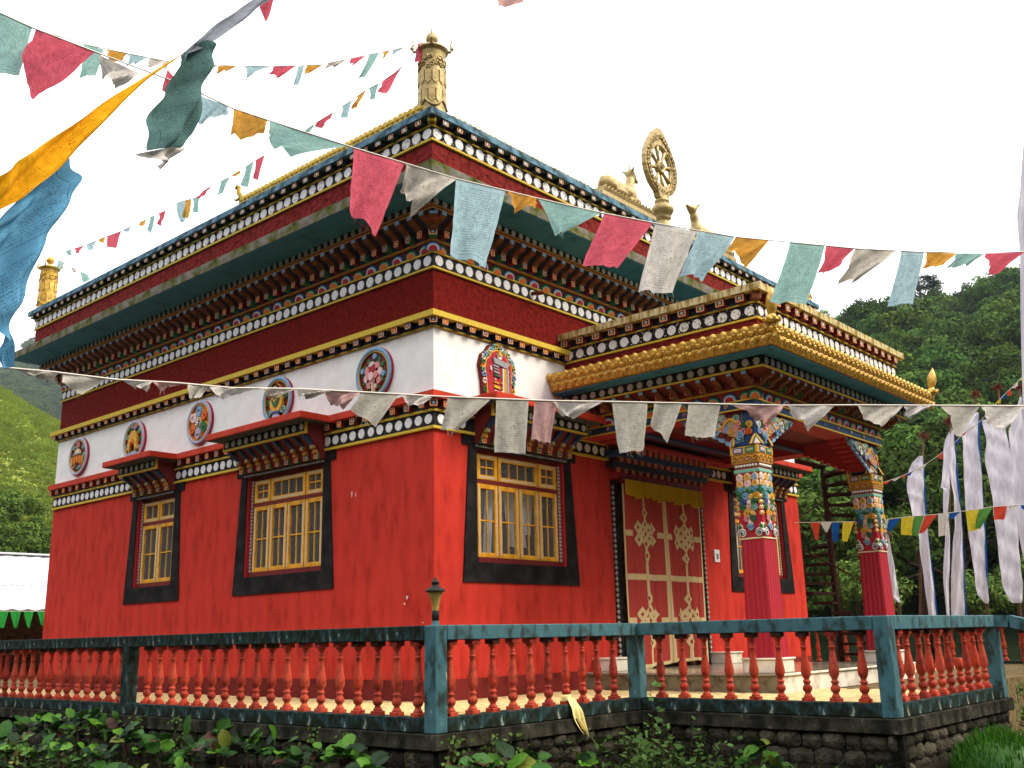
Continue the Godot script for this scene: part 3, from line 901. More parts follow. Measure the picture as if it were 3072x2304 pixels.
func _canopy(w: Node3D, hf: float, hs: float) -> void:
	var mb := MB.new()
	# red body filling the space up to the wall, narrower than the fascia and stepping in below
	var side := poly([0.0, 3.2, 0.09, 3.2, 0.13, 3.32, 0.3, 3.5, 0.37, 3.53, 0.37, 3.668, 0.0, 3.668])
	var tt := Transform3D(Basis(Vector3(0, 0, 1), Vector3(0, 1, 0), Vector3(-1, 0, 0)), Vector3(hf - 0.02, 0, 0))
	mb.extrude(tt, side, 0.0, 2 * hf - 0.04, 0.0, true)
	part("canopy_body", mb.mesh(), M.dark_red, w)
	part("canopy_slab", boxmesh(Vector3(2 * hs, 0.093, 0.615), 0.006), M.orange_ledge, w, at(0, 3.716, 0.307))
	part("canopy_soffit", boxmesh(Vector3(2 * hs - 0.03, 0.006, 0.58), 0.0), M.slab_grey, w, at(0, 3.6665, 0.3))
	part("canopy_fascia", boxmesh(Vector3(2 * hf, 0.13, 0.03), 0.003), M.black, w, at(0, 3.598, 0.385))
	mb = MB.new()
	mb.box(Vector3(0, 3.522, 0.385), Vector3(2 * hf + 0.02, 0.024, 0.045))
	for s in [-1.0, 1.0]: mb.box(Vector3(s * (hf + 0.002), 3.598, 0.385), Vector3(0.014, 0.128, 0.042))
	part("canopy_moulding", mb.mesh(), M.yellow, w)
	var d := disc_mesh(0.047)
	row("canopy_disc", w, Transform3D(), -hf + 0.08, hf - 0.08, 0.165, 3.6, 0.4005, func(_i: int) -> Array: return [d, M.dot_white])
	# two tiers of brackets
	mb = MB.new()
	var arm := poly([0.0, 0.0, 0.05, 0.0, 0.12, 0.05, 0.26, 0.14, 0.26, 0.185, 0.2, 0.185, 0.0, 0.08])
	var a2 := Transform3D(Basis(Vector3(0, 0, 1), Vector3(0, 1, 0), Vector3(-1, 0, 0)), Vector3(0.03, 0, 0))
	if not cache.has("canopy_arm"):
		mb.extrude(a2, arm, 0.0, 0.06, 0.0, true)
		var am := mb.mesh()
		am.surface_set_material(0, M.deep_blue)
		mb = MB.new()
		mb.box(Vector3(0, 0.02, 0.09), Vector3(0.075, 0.05, 0.05))
		mb.box(Vector3(0, -0.04, 0.05), Vector3(0.07, 0.05, 0.05))
		am = mb.mesh(am)
		am.surface_set_material(1, M.ochre)
		mb = MB.new()
		mb.box(Vector3(0, 0.02, 0.117), Vector3(0.05, 0.03, 0.006))
		am = mb.mesh(am)
		am.surface_set_material(2, M.mint)
		cache["canopy_arm"] = am
	row("canopy_bracket", w, Transform3D(), -hf + 0.09, hf - 0.09, 0.235, 3.33, 0.1, func(_i: int) -> Mesh: return cache["canopy_arm"])
	row("canopy_beam_end", w, Transform3D(), -hf + 0.09, hf - 0.09, 0.235, 3.235, 0.11, func(i: int) -> Mesh: return block_kind(Vector3(0.085, 0.085, 0.06), i, "green"))
	# zigzag strip over the head
	mb = MB.new()
	var n := roundi(2 * hf / 0.06)
	for i in n:
		var x := -hf + 0.03 + i * (2 * hf - 0.06) / n
		var p := poly([0.0, 0.0, 0.05, 0.0, 0.025, 0.032])
		mb.extrude(at(x, 3.155, 0.03), p, 0.0, 0.02)
	part("zigzag_strip", mb.mesh(), M.grey, w)
	part("head_board", boxmesh(Vector3(2 * hf - 0.04, 0.05, 0.06), 0.003), M.black, w, at(0, 3.172, 0.0))

func door(t: Node3D) -> void:
	var d := holder("doorway", t)
	# carved surround
	var mb := MB.new()
	for s in [3.79, 6.21]: part("surround", boxmesh(Vector3(0.16, 2.8, 0.024), 0.003), M.black_frame, d, at(s, 1.62, 0.012))
	for s in [3.728, 6.272]:
		mb = MB.new()
		for k in 34:
			mb.hexa(Transform3D(Basis(Vector3.FORWARD, PI / 4), Vector3(s, 0.26 + k * 0.08, 0.03)), Vector3(0.022, 0.022, 0.012))
		stuff(part("carved_edge", mb.mesh(), M.tracery, d))
	for s in [4.44, 5.56]: part("door_leaf", boxmesh(Vector3(1.1, 2.78, 0.05), 0.006), M.old_timber, d, at(s, 1.62, -0.16))
	# header of stepped, painted beam ends under the porch ceiling
	for k in 3:
		part("header_beam", boxmesh(Vector3(2.62 + k * 0.14, 0.09, 0.07 + k * 0.07), 0.004), [M.crimson, M.navy, M.deep_blue][k], d, at(5, 3.1 + k * 0.15, 0.036 + k * 0.035))
		var n := 13 + k
		for i in n:
			part("header_beam_end", block_kind(Vector3(0.085, 0.08, 0.09), i + k, "red"), null, d, at(3.8 + i * 2.4 / (n - 1), 3.18 + k * 0.15, 0.06 + k * 0.07))
	part("cornice_board", boxmesh(Vector3(3.2, 0.05, 0.34), 0.004), M.red, d, at(5, 3.56, 0.17))

# round carved roundels on the white frieze, each with its own emblem
func medallions(t: Node3D, fl: Transform3D) -> void:
	var zs := [-1.1, -3.27, -5.38, -7.47, -9.54]
	for i in 5:
		var m := holder("medallion", t, fl * at(zs[i], 4.215, 0.012))
		m.set_meta("label", ["medallion with a pink lotus blossom", "medallion with a golden vase", "medallion with six coloured petals round a seed letter", "medallion with two golden fish", "medallion with a white parasol over orange frills"][i])
		var mb := MB.new()
		mb.smooth(1)
		mb.lathe(Transform3D(Basis(Vector3.RIGHT, PI / 2), Vector3.ZERO), [[0.362, 0.0], [0.362, 0.045]], 36)
		part("side", mb.mesh(), M.crimson, m)
		mb = MB.new()
		mb.smooth(1)
		mb.lathe(Transform3D(Basis(Vector3.RIGHT, PI / 2), Vector3.ZERO), [[0.362, 0.045], [0.352, 0.06], [0.335, 0.068], [0.316, 0.064], [0.302, 0.045]], 36)
		part("rim", mb.mesh(), M.sky if i < 2 else M.lilac, m)
		mb = MB.new()
		mb.smooth(1)
		mb.lathe(Transform3D(Basis(Vector3.RIGHT, PI / 2), Vector3.ZERO), [[0.304, 0.05], [0.296, 0.062], [0.288, 0.05]], 36)
		part("inner_ring", mb.mesh(), M.gold_paint, m)
		mb = MB.new()
		mb.extrude(Transform3D(), circle(0.3, 32), 0.0, 0.03)
		part("field", mb.mesh(), M.dark_red if i != 2 else M.orange, m)
		var fl_ := func(called: String, mat: Material, p: PackedVector2Array, z: float, th := 0.02, rot := 0.0, c := Vector2.ZERO) -> void:
			var b := MB.new()
			b.extrude(Transform3D(Basis(Vector3.BACK, rot), Vector3(c.x, c.y, z)), p, -0.01, th, 0.006)
			part(called, b.mesh(), mat, m)
		var leaf := poly([0.0, 0.0, 0.035, 0.04, 0.03, 0.09, 0.0, 0.14, -0.03, 0.09, -0.035, 0.04])
		var curl := func(mat: Material, c: Vector2, r: float, z: float) -> void:
			var b := MB.new()
			var pts := []
			for k in 16:
				var a := k * 0.55
				var rr := r * (1.0 - k / 19.0)
				pts.append(Vector3(c.x + cos(a) * rr, c.y + sin(a) * rr, z))
			b.tube(pts, 0.014, 0.009, 5)
			part("scroll", b.mesh(), mat, m)
		if i == 0:
			for k in 12: fl_.call("leaf", M.green if k % 3 else M.dark_green, leaf, 0.03, 0.012, k * TAU / 12.0, Vector2(-sin(k * TAU / 12.0), cos(k * TAU / 12.0)) * 0.125)
			for k in 8:
				var a := k * TAU / 8.0 + 0.2
				fl_.call("petal", M.pink if k % 2 else M.pale_pink, circle(0.072, 12, 0.09), 0.045, 0.018, a, Vector2(-sin(a) * 0.1, cos(a) * 0.115 - 0.03))
			for k in 4:
				var a := k * TAU / 4.0
				fl_.call("petal", M.red if k == 0 else M.pink, circle(0.06, 12, 0.075), 0.062, 0.018, a, Vector2(-sin(a) * 0.05, cos(a) * 0.06 - 0.03))
			fl_.call("petal", M.pale_pink, circle(0.05, 12, 0.065), 0.08, 0.02, 0.0, Vector2(0, -0.05))
			for q in [Vector2(0.03, 0.23), Vector2(-0.22, 0.06), Vector2(0.21, -0.04)]: fl_.call("bud", M.sky, circle(0.036, 8, 0.045), 0.045, 0.02, 0.0, q)
			fl_.call("stem", M.cream, poly([-0.008, 0, 0.008, 0, 0.006, 0.13, -0.004, 0.13]), 0.05, 0.05, 0.06, Vector2(0.03, -0.27))
		elif i == 1:
			fl_.call("vase", M.gold_paint, poly([-0.07, -0.2, 0.07, -0.2, 0.15, -0.09, 0.16, 0.0, 0.1, 0.07, 0.05, 0.09, 0.05, 0.15, -0.05, 0.15, -0.05, 0.09, -0.1, 0.07, -0.16, 0.0, -0.15, -0.09]), 0.04, 0.03)
			fl_.call("swag", M.green, poly([-0.11, 0.03, 0.11, 0.03, 0.06, -0.08, 0.0, -0.12, -0.06, -0.08]), 0.062, 0.02)
			fl_.call("swag", M.gold_paint, poly([-0.06, 0.03, 0.06, 0.03, 0.0, -0.05]), 0.08, 0.012)
			fl_.call("neck", M.blue, poly([-0.12, -0.2, 0.12, -0.2, 0.08, -0.165, -0.08, -0.165]), 0.06, 0.02)
			fl_.call("foot", M.lilac, poly([-0.1, -0.27, 0.1, -0.27, 0.06, -0.2, -0.06, -0.2]), 0.05, 0.02)
			for k in 6: fl_.call("flame", M.orange if k % 2 else M.gold_paint, leaf, 0.05, 0.02, -0.9 + k * 0.36, Vector2(-0.12 + k * 0.05, 0.14))
			fl_.call("jewel", M.grey, poly([-0.03, 0.15, 0.03, 0.15, 0.035, 0.22, -0.03, 0.22]), 0.07, 0.02)
			for q in [Vector2(-0.17, -0.19), Vector2(0.17, -0.17)]: curl.call(M.mint, q, 0.06, 0.06)
			for q in [Vector2(0.21, 0.02), Vector2(-0.22, -0.02), Vector2(0.2, 0.12)]: curl.call(M.green, q, 0.05, 0.055)
		elif i == 2:
			var pc := ["sky", "pale_pink", "orange", "lilac", "green", "orange"]
			for k in 6:
				var a := k * TAU / 6.0
				fl_.call("petal", M.gold_paint, circle(0.093, 14, 0.115), 0.034, 0.01, a, Vector2(-sin(a), cos(a)) * 0.18)
				fl_.call("petal", M[pc[k]], circle(0.078, 14, 0.1), 0.048, 0.02, a, Vector2(-sin(a), cos(a)) * 0.18)
				fl_.call("bead", [M.blue, M.grey, M.red, M.crimson, M.dark_green, M.red][k], circle(0.035, 8, 0.02), 0.066, 0.012, a, Vector2(-sin(a), cos(a)) * 0.2)
			fl_.call("seed", M.cream, circle(0.085, 16, 0.09), 0.05, 0.02)
			fl_.call("seed", M.black, circle(0.062, 16, 0.075), 0.066, 0.012)
			curl.call(M.bone, Vector2(0, 0.022), 0.03, 0.082)
			curl.call(M.bone, Vector2(0, -0.03), 0.03, 0.082)
		elif i == 3:
			for s in [-1.0, 1.0]:
				fl_.call("fish", M.gold_paint, poly([0.0, 0.2, 0.06, 0.12, 0.075, 0.0, 0.04, -0.1, 0.06, -0.2, 0.0, -0.15, -0.05, -0.2, -0.035, -0.1, -0.06, 0.0, -0.05, 0.12]), 0.05, 0.03, s * 0.35, Vector2(s * 0.085, 0.0))
				fl_.call("fin", M.orange, leaf, 0.078, 0.014, s * 1.9, Vector2(s * 0.09, -0.02))
			for k in 9: curl.call([M.green, M.mint, M.sky][k % 3], Vector2(cos(k * 0.7) * 0.23, sin(k * 0.7) * 0.23), 0.05, 0.05)
			for q in [Vector2(-0.05, 0.25), Vector2(0.06, 0.25)]: fl_.call("bud", M.pink if q.x > 0 else M.grey, circle(0.03, 8, 0.042), 0.05, 0.02, 0.0, q)
			fl_.call("water", M.lilac, poly([-0.17, -0.25, 0.17, -0.25, 0.12, -0.19, 0.05, -0.22, 0.0, -0.18, -0.06, -0.22, -0.12, -0.19]), 0.05, 0.02)
		else:
			fl_.call("dome", M.cream, poly([-0.1, 0.05, 0.1, 0.05, 0.08, 0.11, 0.0, 0.15, -0.08, 0.11]), 0.05, 0.03)
			fl_.call("brim", M.grey, poly([-0.15, 0.03, 0.15, 0.03, 0.12, 0.06, -0.12, 0.06]), 0.07, 0.02)
			for k in 9: fl_.call("frill", M.orange if k % 2 else M.gold_paint, poly([-0.035, 0.08, 0.035, 0.08, 0.03, -0.03, 0.0, -0.09, -0.03, -0.03]), 0.05 + 0.008 * (k % 2), 0.02, 0.0, Vector2(-0.2 + k * 0.05, -0.04 - 0.012 * absf(k - 4)))
			fl_.call("finial", M.pink, leaf, 0.05, 0.03, 0.0, Vector2(0, 0.14))
			fl_.call("pole", M.brown, poly([-0.014, -0.26, 0.014, -0.26, 0.014, -0.1, -0.014, -0.1]), 0.05, 0.02)
			for k in 8: curl.call([M.green, M.mint, M.pink][k % 3], Vector2(cos(PI + k * 0.45) * 0.23, sin(PI + k * 0.45) * 0.23), 0.045, 0.05)
			for q in [Vector2(0.18, 0.16), Vector2(-0.17, 0.17)]: curl.call(M.mint, q, 0.05, 0.05)

# tall plaque with stacked letters between the cornice beam ends and the ledge
func emblem(t: Node3D, ff: Transform3D) -> void:
	var e := holder("emblem_plaque", t, ff * at(1.16, 4.19, 0.012))
	e.set_meta("label", "arched plaque with stacked coloured letters and a scroll border")
	var outer := poly([-0.3, -0.42, 0.32, -0.42, 0.33, -0.1, 0.37, 0.1, 0.33, 0.24, 0.24, 0.31, 0.18, 0.39, 0.06, 0.44, -0.06, 0.44, -0.18, 0.39, -0.24, 0.31, -0.33, 0.24, -0.37, 0.1, -0.33, -0.1])
	var inner := PackedVector2Array()
	for q in outer: inner.append(Vector2(q.x * 0.72, q.y * 0.8 - 0.02))
	var lay := func(called: String, mat: Material, p: PackedVector2Array, z: float, th: float) -> void:
		var b := MB.new()
		b.extrude(at(0, 0, z), p, -z if z < 0.02 else -0.01, th, 0.004)
		part(called, b.mesh(), mat, e)
	lay.call("board", M.dark_red, outer, 0.0, 0.05)
	var mb := MB.new()
	var k := 0
	while k < 34:
		var f := k / 34.0 * outer.size()
		var a := outer[int(f) % outer.size()]
		var b := outer[(int(f) + 1) % outer.size()]
		var c := a.lerp(b, fmod(f, 1.0)) * 0.87
		var pts := []
		for j in 12:
			var an := j * 0.6 + k
			var rr := 0.042 * (1.0 - j / 15.0)
			pts.append(Vector3(c.x + cos(an) * rr, c.y + sin(an) * rr, 0.06))
		mb = MB.new()
		mb.tube(pts, 0.014, 0.008, 5)
		part("scroll", mb.mesh(), [M.mint, M.sky, M.bone, M.green, M.gold_paint][k % 5], e)
		k += 1
	var rim := PackedVector2Array()
	for q in inner: rim.append(q * 1.06)
	lay.call("gold_rim", M.gold_paint, rim, 0.05, 0.012)
	lay.call("field", M.crimson, inner, 0.06, 0.006)
	lay.call("bar", M.grey, poly([-0.14, 0.22, 0.2, 0.18, 0.15, 0.1, -0.11, 0.14]), 0.07, 0.02)
	lay.call("crescent", M.bone, poly([-0.05, 0.29, -0.03, 0.24, 0.03, 0.24, 0.06, 0.29, 0.03, 0.21, -0.03, 0.21]), 0.07, 0.02)
	lay.call("flame", M.yellow, poly([-0.022, 0.25, 0.022, 0.25, 0.03, 0.29, 0.0, 0.35, -0.03, 0.29]), 0.08, 0.02)
	for q in [[-0.19, 0.1, -0.16, 0.02, "pale_pink"], [-0.13, 0.12, -0.02, 0.09, "lilac"], [-0.13, 0.08, -0.02, 0.05, "grey"], [-0.12, 0.04, -0.01, 0.0, "grey"], [-0.12, -0.01, 0.02, -0.045, "green"], [-0.1, -0.06, -0.08, -0.1, "bone"], [-0.12, -0.11, -0.02, -0.14, "yellow"], [-0.12, -0.16, 0.0, -0.21, "yellow"], [-0.11, -0.23, -0.01, -0.255, "bone"], [-0.11, -0.265, 0.0, -0.285, "pink"], [0.02, -0.1, 0.06, -0.14, "tan"], [0.03, -0.17, 0.06, -0.21, "tan"], [0.02, -0.22, 0.05, -0.25, "bone"]]:
		lay.call("letter_stroke", M[q[4]], poly([q[0], q[1], q[2], q[1] - 0.012, q[2], q[3], q[0], q[3] + 0.014]), 0.07, 0.016)
	for s in 5:
		lay.call("upright", M[["bone", "yellow", "gold_paint", "grey", "lilac"][s]], poly([0.055 + s * 0.026, 0.1, 0.073 + s * 0.026, 0.1, 0.073 + s * 0.026, -0.33, 0.055 + s * 0.026, -0.33]), 0.072, 0.014)
	for q in [[-0.05, 0.04], [0.02, -0.02], [-0.02, -0.1]]:
		mb = MB.new()
		mb.tube([Vector3(0.215 + q[0] * 0.3, q[1] + 0.03, 0.07), Vector3(0.24, q[1], 0.072), Vector3(0.215, q[1] - 0.04, 0.07)], 0.008, 0.005, 5)
		part("script_stroke", mb.mesh(), M.tan, e)
	lay.call("lotus_seat", M.yellow, poly([-0.28, -0.4, 0.3, -0.4, 0.26, -0.33, 0.1, -0.36, 0.0, -0.34, -0.1, -0.36, -0.2, -0.31, -0.26, -0.33]), 0.06, 0.03)

# ---------------------------------------------------------------- the entrance porch, part of the temple
const PR := [3.0, 7.0, -0.3, 2.85]

func spiral_mesh(r: float, turns: float, tube: float) -> ArrayMesh:
	var key := "spi%.3f%.2f%.4f" % [r, turns, tube]
	if not cache.has(key):
		var mb := MB.new()
		mb.smooth(1)
		var pts := []
		var n := int(turns * 10)
		for i in n + 1:
			var f := float(i) / n
			var a := f * turns * TAU
			var rr := r * (1.0 - 0.85 * f)
			pts.append(Vector3(cos(a) * rr, sin(a) * rr, 0.012 + 0.012 * f))
		mb.tube(pts, tube, tube * 0.7, 5)
		cache[key] = mb.mesh()
	return cache[key]

func leaf_mesh(key: String, p: PackedVector2Array, th: float) -> ArrayMesh:
	if not cache.has(key):
		var mb := MB.new()
		mb.extrude(Transform3D(), p, 0.0, th, 0.006)
		cache[key] = mb.mesh()
	return cache[key]

func porch() -> void:
	var t := temple_root
	# raised platform with a polished floor and marble nosing
	var pl := Node3D.new()
	pl.name = numbered("porch_platform")
	pl.set_meta("kind", "structure")
	add_child(pl)
	part("riser", boxmesh(Vector3(4.2, 0.205, 2.98), 0.004), M.riser_grey, pl, at(5.0, 0.1035, 1.49))
	var step_front := part("front_riser", boxmesh(Vector3(4.2, 0.2, 0.02), 0.003), M.marble, pl, at(5.0, 0.1, 2.991))
	step_front.name = "front_riser"
	part("floor_slab", boxmesh(Vector3(4.24, 0.03, 3.04), 0.006), M.polished, pl, at(5.0, 0.221, 1.49))
	part("nosing", boxmesh(Vector3(4.26, 0.028, 0.06), 0.006), M.marble, pl, at(5.0, 0.2205, 3.0005))
	for s in [[3.42, 0.62], [6.52, 0.52]]:
		part("door_plinth", boxmesh(Vector3(s[1], 0.16, 0.3), 0.006), M.marble, pl, at(s[0], 0.316, 0.16))
		part("door_plinth_top", boxmesh(Vector3(s[1] + 0.04, 0.025, 0.34), 0.006), M.marble, pl, at(s[0], 0.4085, 0.16))
	# beams and cornice
	band("beam", t, M.red, 3.542, 3.668, -0.31, 0.052, PR)
	band("painted_beam_face", t, M.deep_blue, 3.558, 3.65, 0.053, 0.062, PR)
	band("yellow_moulding", t, M.yellow, 3.54, 3.558, 0.0525, 0.072, PR)
	band("yellow_moulding", t, M.yellow, 3.65, 3.668, 0.0525, 0.08, PR)
	var fl := faceL(PR[0])
	var ff := faceF(PR[3])
	# painted cartouches on the beam
	for i in 9:
		for f in [[fl, 0.25 + i * 0.32, 0.0], [ff, 3.15 + i * 0.46, 0.0]]:
			if f[0] == fl and f[1] > 2.8: continue
			part("beam_cartouche", spiral_mesh(0.03, 1.6, 0.006), [M.sky, M.pink, M.bone, M.gold_paint][i % 4], t, f[0] * at(f[1], 3.604, 0.056))
	ringpart("petal_frieze", t, M.red, [[0.0, 3.668], [0.045, 3.668], [0.075, 3.802], [0.0, 3.802]], PR)
	row("petal", t, fl, 0.1, 2.8, 0.25, 3.67, 0.05, func(i: int) -> Mesh: return petal_mesh(0.235, 0.124, i % 2))
	row("petal", t, ff, 3.07, 6.95, 0.25, 3.67, 0.05, func(i: int) -> Mesh: return petal_mesh(0.235, 0.124, (i + 1) % 2))
	part("petal", petal_mesh(0.2, 0.124, 1), null, t, Transform3D(Basis(Vector3.UP, -PI / 4), Vector3(2.94, 3.67, 2.91)))
	band("yellow_moulding", t, M.yellow, 3.802, 3.824, 0.0, 0.1, PR)
	ringpart("corbel_cove", t, M.dark_red, [[0.0, 3.824], [0.1, 3.824], [0.14, 3.9], [0.37, 3.972], [0.0, 3.972]], PR)
	var bc := Vector3(0.085, 0.075, 0.12)
	row("beam_end", t, fl, 0.12, 2.95, 0.235, 3.865, 0.15, func(i: int) -> Mesh: return block_kind(bc, i, "green" if i % 2 else "dark_red"))
	row("beam_end", t, ff, 2.9, 7.1, 0.235, 3.865, 0.15, func(i: int) -> Mesh: return block_kind(bc, i, "green" if i % 2 else "dark_red"))
	var cm := corbel_mesh(0.82)
	row("corbel", t, fl, 0.0, 2.95, 0.235, 3.815, 0.16, func(_i: int) -> Mesh: return cm)
	row("corbel", t, ff, 2.9, 7.1, 0.235, 3.815, 0.16, func(_i: int) -> Mesh: return cm)
	band("yellow_moulding", t, M.yellow, 3.972, 3.992, 0.0, 0.4, PR)
	band("disc_band", t, M.black, 3.992, 4.12, 0.0, 0.388, PR)
	var d5 := disc_mesh(0.05)
	joined_row("small_disc_row", t, fl, 0.08, 3.15, 0.165, 4.055, 0.389, d5, M.dot_grey)
	joined_row("small_disc_row", t, ff, 2.7, 7.3, 0.165, 4.055, 0.389, d5, M.dot_grey)
	ringpart("eave_soffit", t, M.teal_soffit, [[0.2, 4.112], [0.39, 4.12], [0.63, 4.126], [0.63, 4.136], [0.2, 4.136]], PR)
	# gilded eave frieze leaning outwards, two rows of embossed rosettes with beads between
	ringpart("gilt_eave", t, M.gold, [[0.3, 4.137], [0.6, 4.137], [0.66, 4.16], [0.74, 4.395], [0.7, 4.41], [0.3, 4.37]], PR)
	if not cache.has("rosette"):
		var mb := MB.new()
		mb.smooth(1)
		mb.ball(at(0, 0, 0), Vector3(0.042, 0.05, 0.026), 8, 5)
		mb.ball(at(-0.036, -0.03, 0.004), Vector3(0.026, 0.026, 0.018), 6, 4)
		mb.ball(at(0.036, -0.03, 0.004), Vector3(0.026, 0.026, 0.018), 6, 4)
		mb.ball(at(0, -0.012, 0.022), Vector3(0.018, 0.016, 0.012), 6, 4)
		cache["rosette"] = mb.mesh()
		mb = MB.new()
		mb.smooth(1)
		mb.ball(Transform3D(), Vector3(0.016, 0.016, 0.014), 6, 4)
		cache["bead"] = mb.mesh()
	var lean := Transform3D(Basis(Vector3.RIGHT, 0.33), Vector3.ZERO)
	for f in [[fl, 0.05, 3.5, 0.15], [ff, 2.3, 7.7, 0.15]]:
		var n := roundi((f[2] - f[1]) / f[3])
		for i in n + 1:
			var x: float = f[1] + (f[2] - f[1]) * i / n
			var g: Material = M.gold
			part("gilt_rosette", cache["rosette"], g, t, f[0] * at(x, 4.352, 0.722) * lean * Transform3D(Basis.from_scale(Vector3(1.45, 1.3, 1.4)), Vector3.ZERO))
			part("gilt_rosette", cache["rosette"], g, t, f[0] * at(x + 0.075, 4.212, 0.676) * lean * Transform3D(Basis(Vector3.BACK, PI) * Basis.from_scale(Vector3(1.45, 1.3, 1.4)), Vector3.ZERO))
		var mbd := SurfaceTool.new()
		mbd.begin(Mesh.PRIMITIVE_TRIANGLES)
		for i in n * 2: mbd.append_from(cache["bead"], 0, f[0] * at(f[1] + i * f[3] / 2, 4.285, 0.712))
		stuff(part("gilt_beads", mbd.commit(), M.gold, t))
	# upswept corner finials
	for c in [[2.28, 3.57, -PI / 4], [7.72, 3.57, PI / 4]]:
		var mb := MB.new()
		mb.smooth(1)
		mb.lathe(Transform3D(), [[0.0, -0.02], [0.11, 0.0], [0.1, 0.03], [0.06, 0.045], [0.05, 0.09]], 12)
		var f2 := Transform3D(Basis(Vector3.RIGHT, 0.2), Vector3(0, 0.07, 0.0))
		mb.lathe(f2, [[0.04, 0.0], [0.062, 0.08], [0.075, 0.15], [0.062, 0.23], [0.03, 0.31], [0.0, 0.37]], 10)
		for k in 8: mb.ball(at(cos(k * TAU / 8) * 0.09, 0.03, sin(k * TAU / 8) * 0.09), Vector3(0.03, 0.03, 0.03), 6, 4)
		part("corner_finial", mb.mesh(), M.gold, t, Transform3D(Basis(Vector3.UP, c[2]), Vector3(c[0], 4.4, c[1])))
	# parapet
	band("parapet", t, M.maroon_old, 4.137, 4.975, 0.05, 0.315, PR)
	band("yellow_moulding", t, M.yellow, 4.626, 4.65, 0.315, 0.345, PR)
	band("disc_band", t, M.black_old, 4.65, 4.836, 0.315, 0.328, PR)
	band("yellow_moulding", t, M.yellow_old, 4.836, 4.858, 0.315, 0.35, PR)
	band("beam_end_band", t, M.navy, 4.858, 4.971, 0.315, 0.33, PR)
	var d7 := disc_mesh(0.07)
	row("disc", t, fl, 0.12, 3.08, 0.195, 4.742, 0.329, func(i: int) -> Array: return [d7, M.dot_old if i > 9 else M.dot_white])
	row("disc", t, ff, 2.78, 7.22, 0.18, 4.742, 0.329, func(i: int) -> Array: return [d7, M.dot_old if i % 3 else M.dot_white])
	var bp := Vector3(0.12, 0.095, 0.12)
	row("beam_end", t, fl, 0.1, 3.0, 0.29, 4.912, 0.36, func(i: int) -> Mesh: return block_mesh(bp, M.dark_red, M.brown if i % 3 else M.tan, M.dark_red, M.mint))
	row("beam_end", t, ff, 2.86, 7.14, 0.26, 4.912, 0.36, func(i: int) -> Mesh: return block_mesh(bp, M.dark_red, M.tan, M.brown, M.bone))
	part("beam_end", boxmesh(Vector3(0.12, 0.095, 0.12), 0.01), M.brown, t, Transform3D(Basis(Vector3.UP, -PI / 4), Vector3(2.66, 4.912, 3.19)))
	band("porch_cap", t, M.cap_stone, 4.972, 5.066, 0.0, 0.45, PR)
	var mb2 := MB.new()
	mb2.box(Vector3(5.0, 4.85, 1.4), Vector3(4.3, 0.1, 2.9))
	part("porch_roof_deck", mb2.mesh(), M.moss_concrete, t)
	mb2 = MB.new()
	mb2.box(Vector3(5.0, 3.7, 1.4), Vector3(3.9, 0.05, 2.8))
	part("porch_ceiling", mb2.mesh(), M.dark_red, t)
	for z in [0.8, 1.7]:
		part("ceiling_beam", boxmesh(Vector3(3.8, 0.12, 0.14), 0.006), M.red, t, at(5.0, 3.615, z))
		part("ceiling_beam_edge", boxmesh(Vector3(3.8, 0.03, 0.15), 0.004), M.deep_blue, t, at(5.0, 3.57, z))
	column(t, Vector3(3.17, 0, 2.68), false)
	column(t, Vector3(6.83, 0, 2.68), true)
	# little lamp clipped to the cornice
	var mb3 := MB.new()
	mb3.smooth(1)
	mb3.tube([Vector3(0, 0, 0), Vector3(0.02, -0.015, 0.1), Vector3(0.03, -0.02, 0.2)], 0.03, 0.035, 8)
	var sl := part("spot_lamp", mb3.mesh(), M.brown, self, at(1.95, 5.56, 0.04))
	sl.name = numbered("spot_lamp")
	tag(sl, "small brown spot lamp sticking out of the disc band above the side window", "lamp")
	# two fluorescent tubes standing on the roof edge
	for k in 2:
		var tb := MB.new()
		tb.smooth(1)
		tb.tube([Vector3(-0.55, 0, 0), Vector3(0.55, 0, 0)], 0.019, 0.019, 8)
		var o := part(numbered("tube_light"), tb.mesh(), M.dot_white, self, Transform3D(Basis(Vector3.BACK, 0.0), Vector3(7.35 + k * 0.75, 6.515 - 0.008 * k, 0.62 + k * 0.07)))
		tag(o, ["longer white tube light lying on the eave above the porch parapet", "short end of the white tube light nearest the porch corner"][k], "tube light")

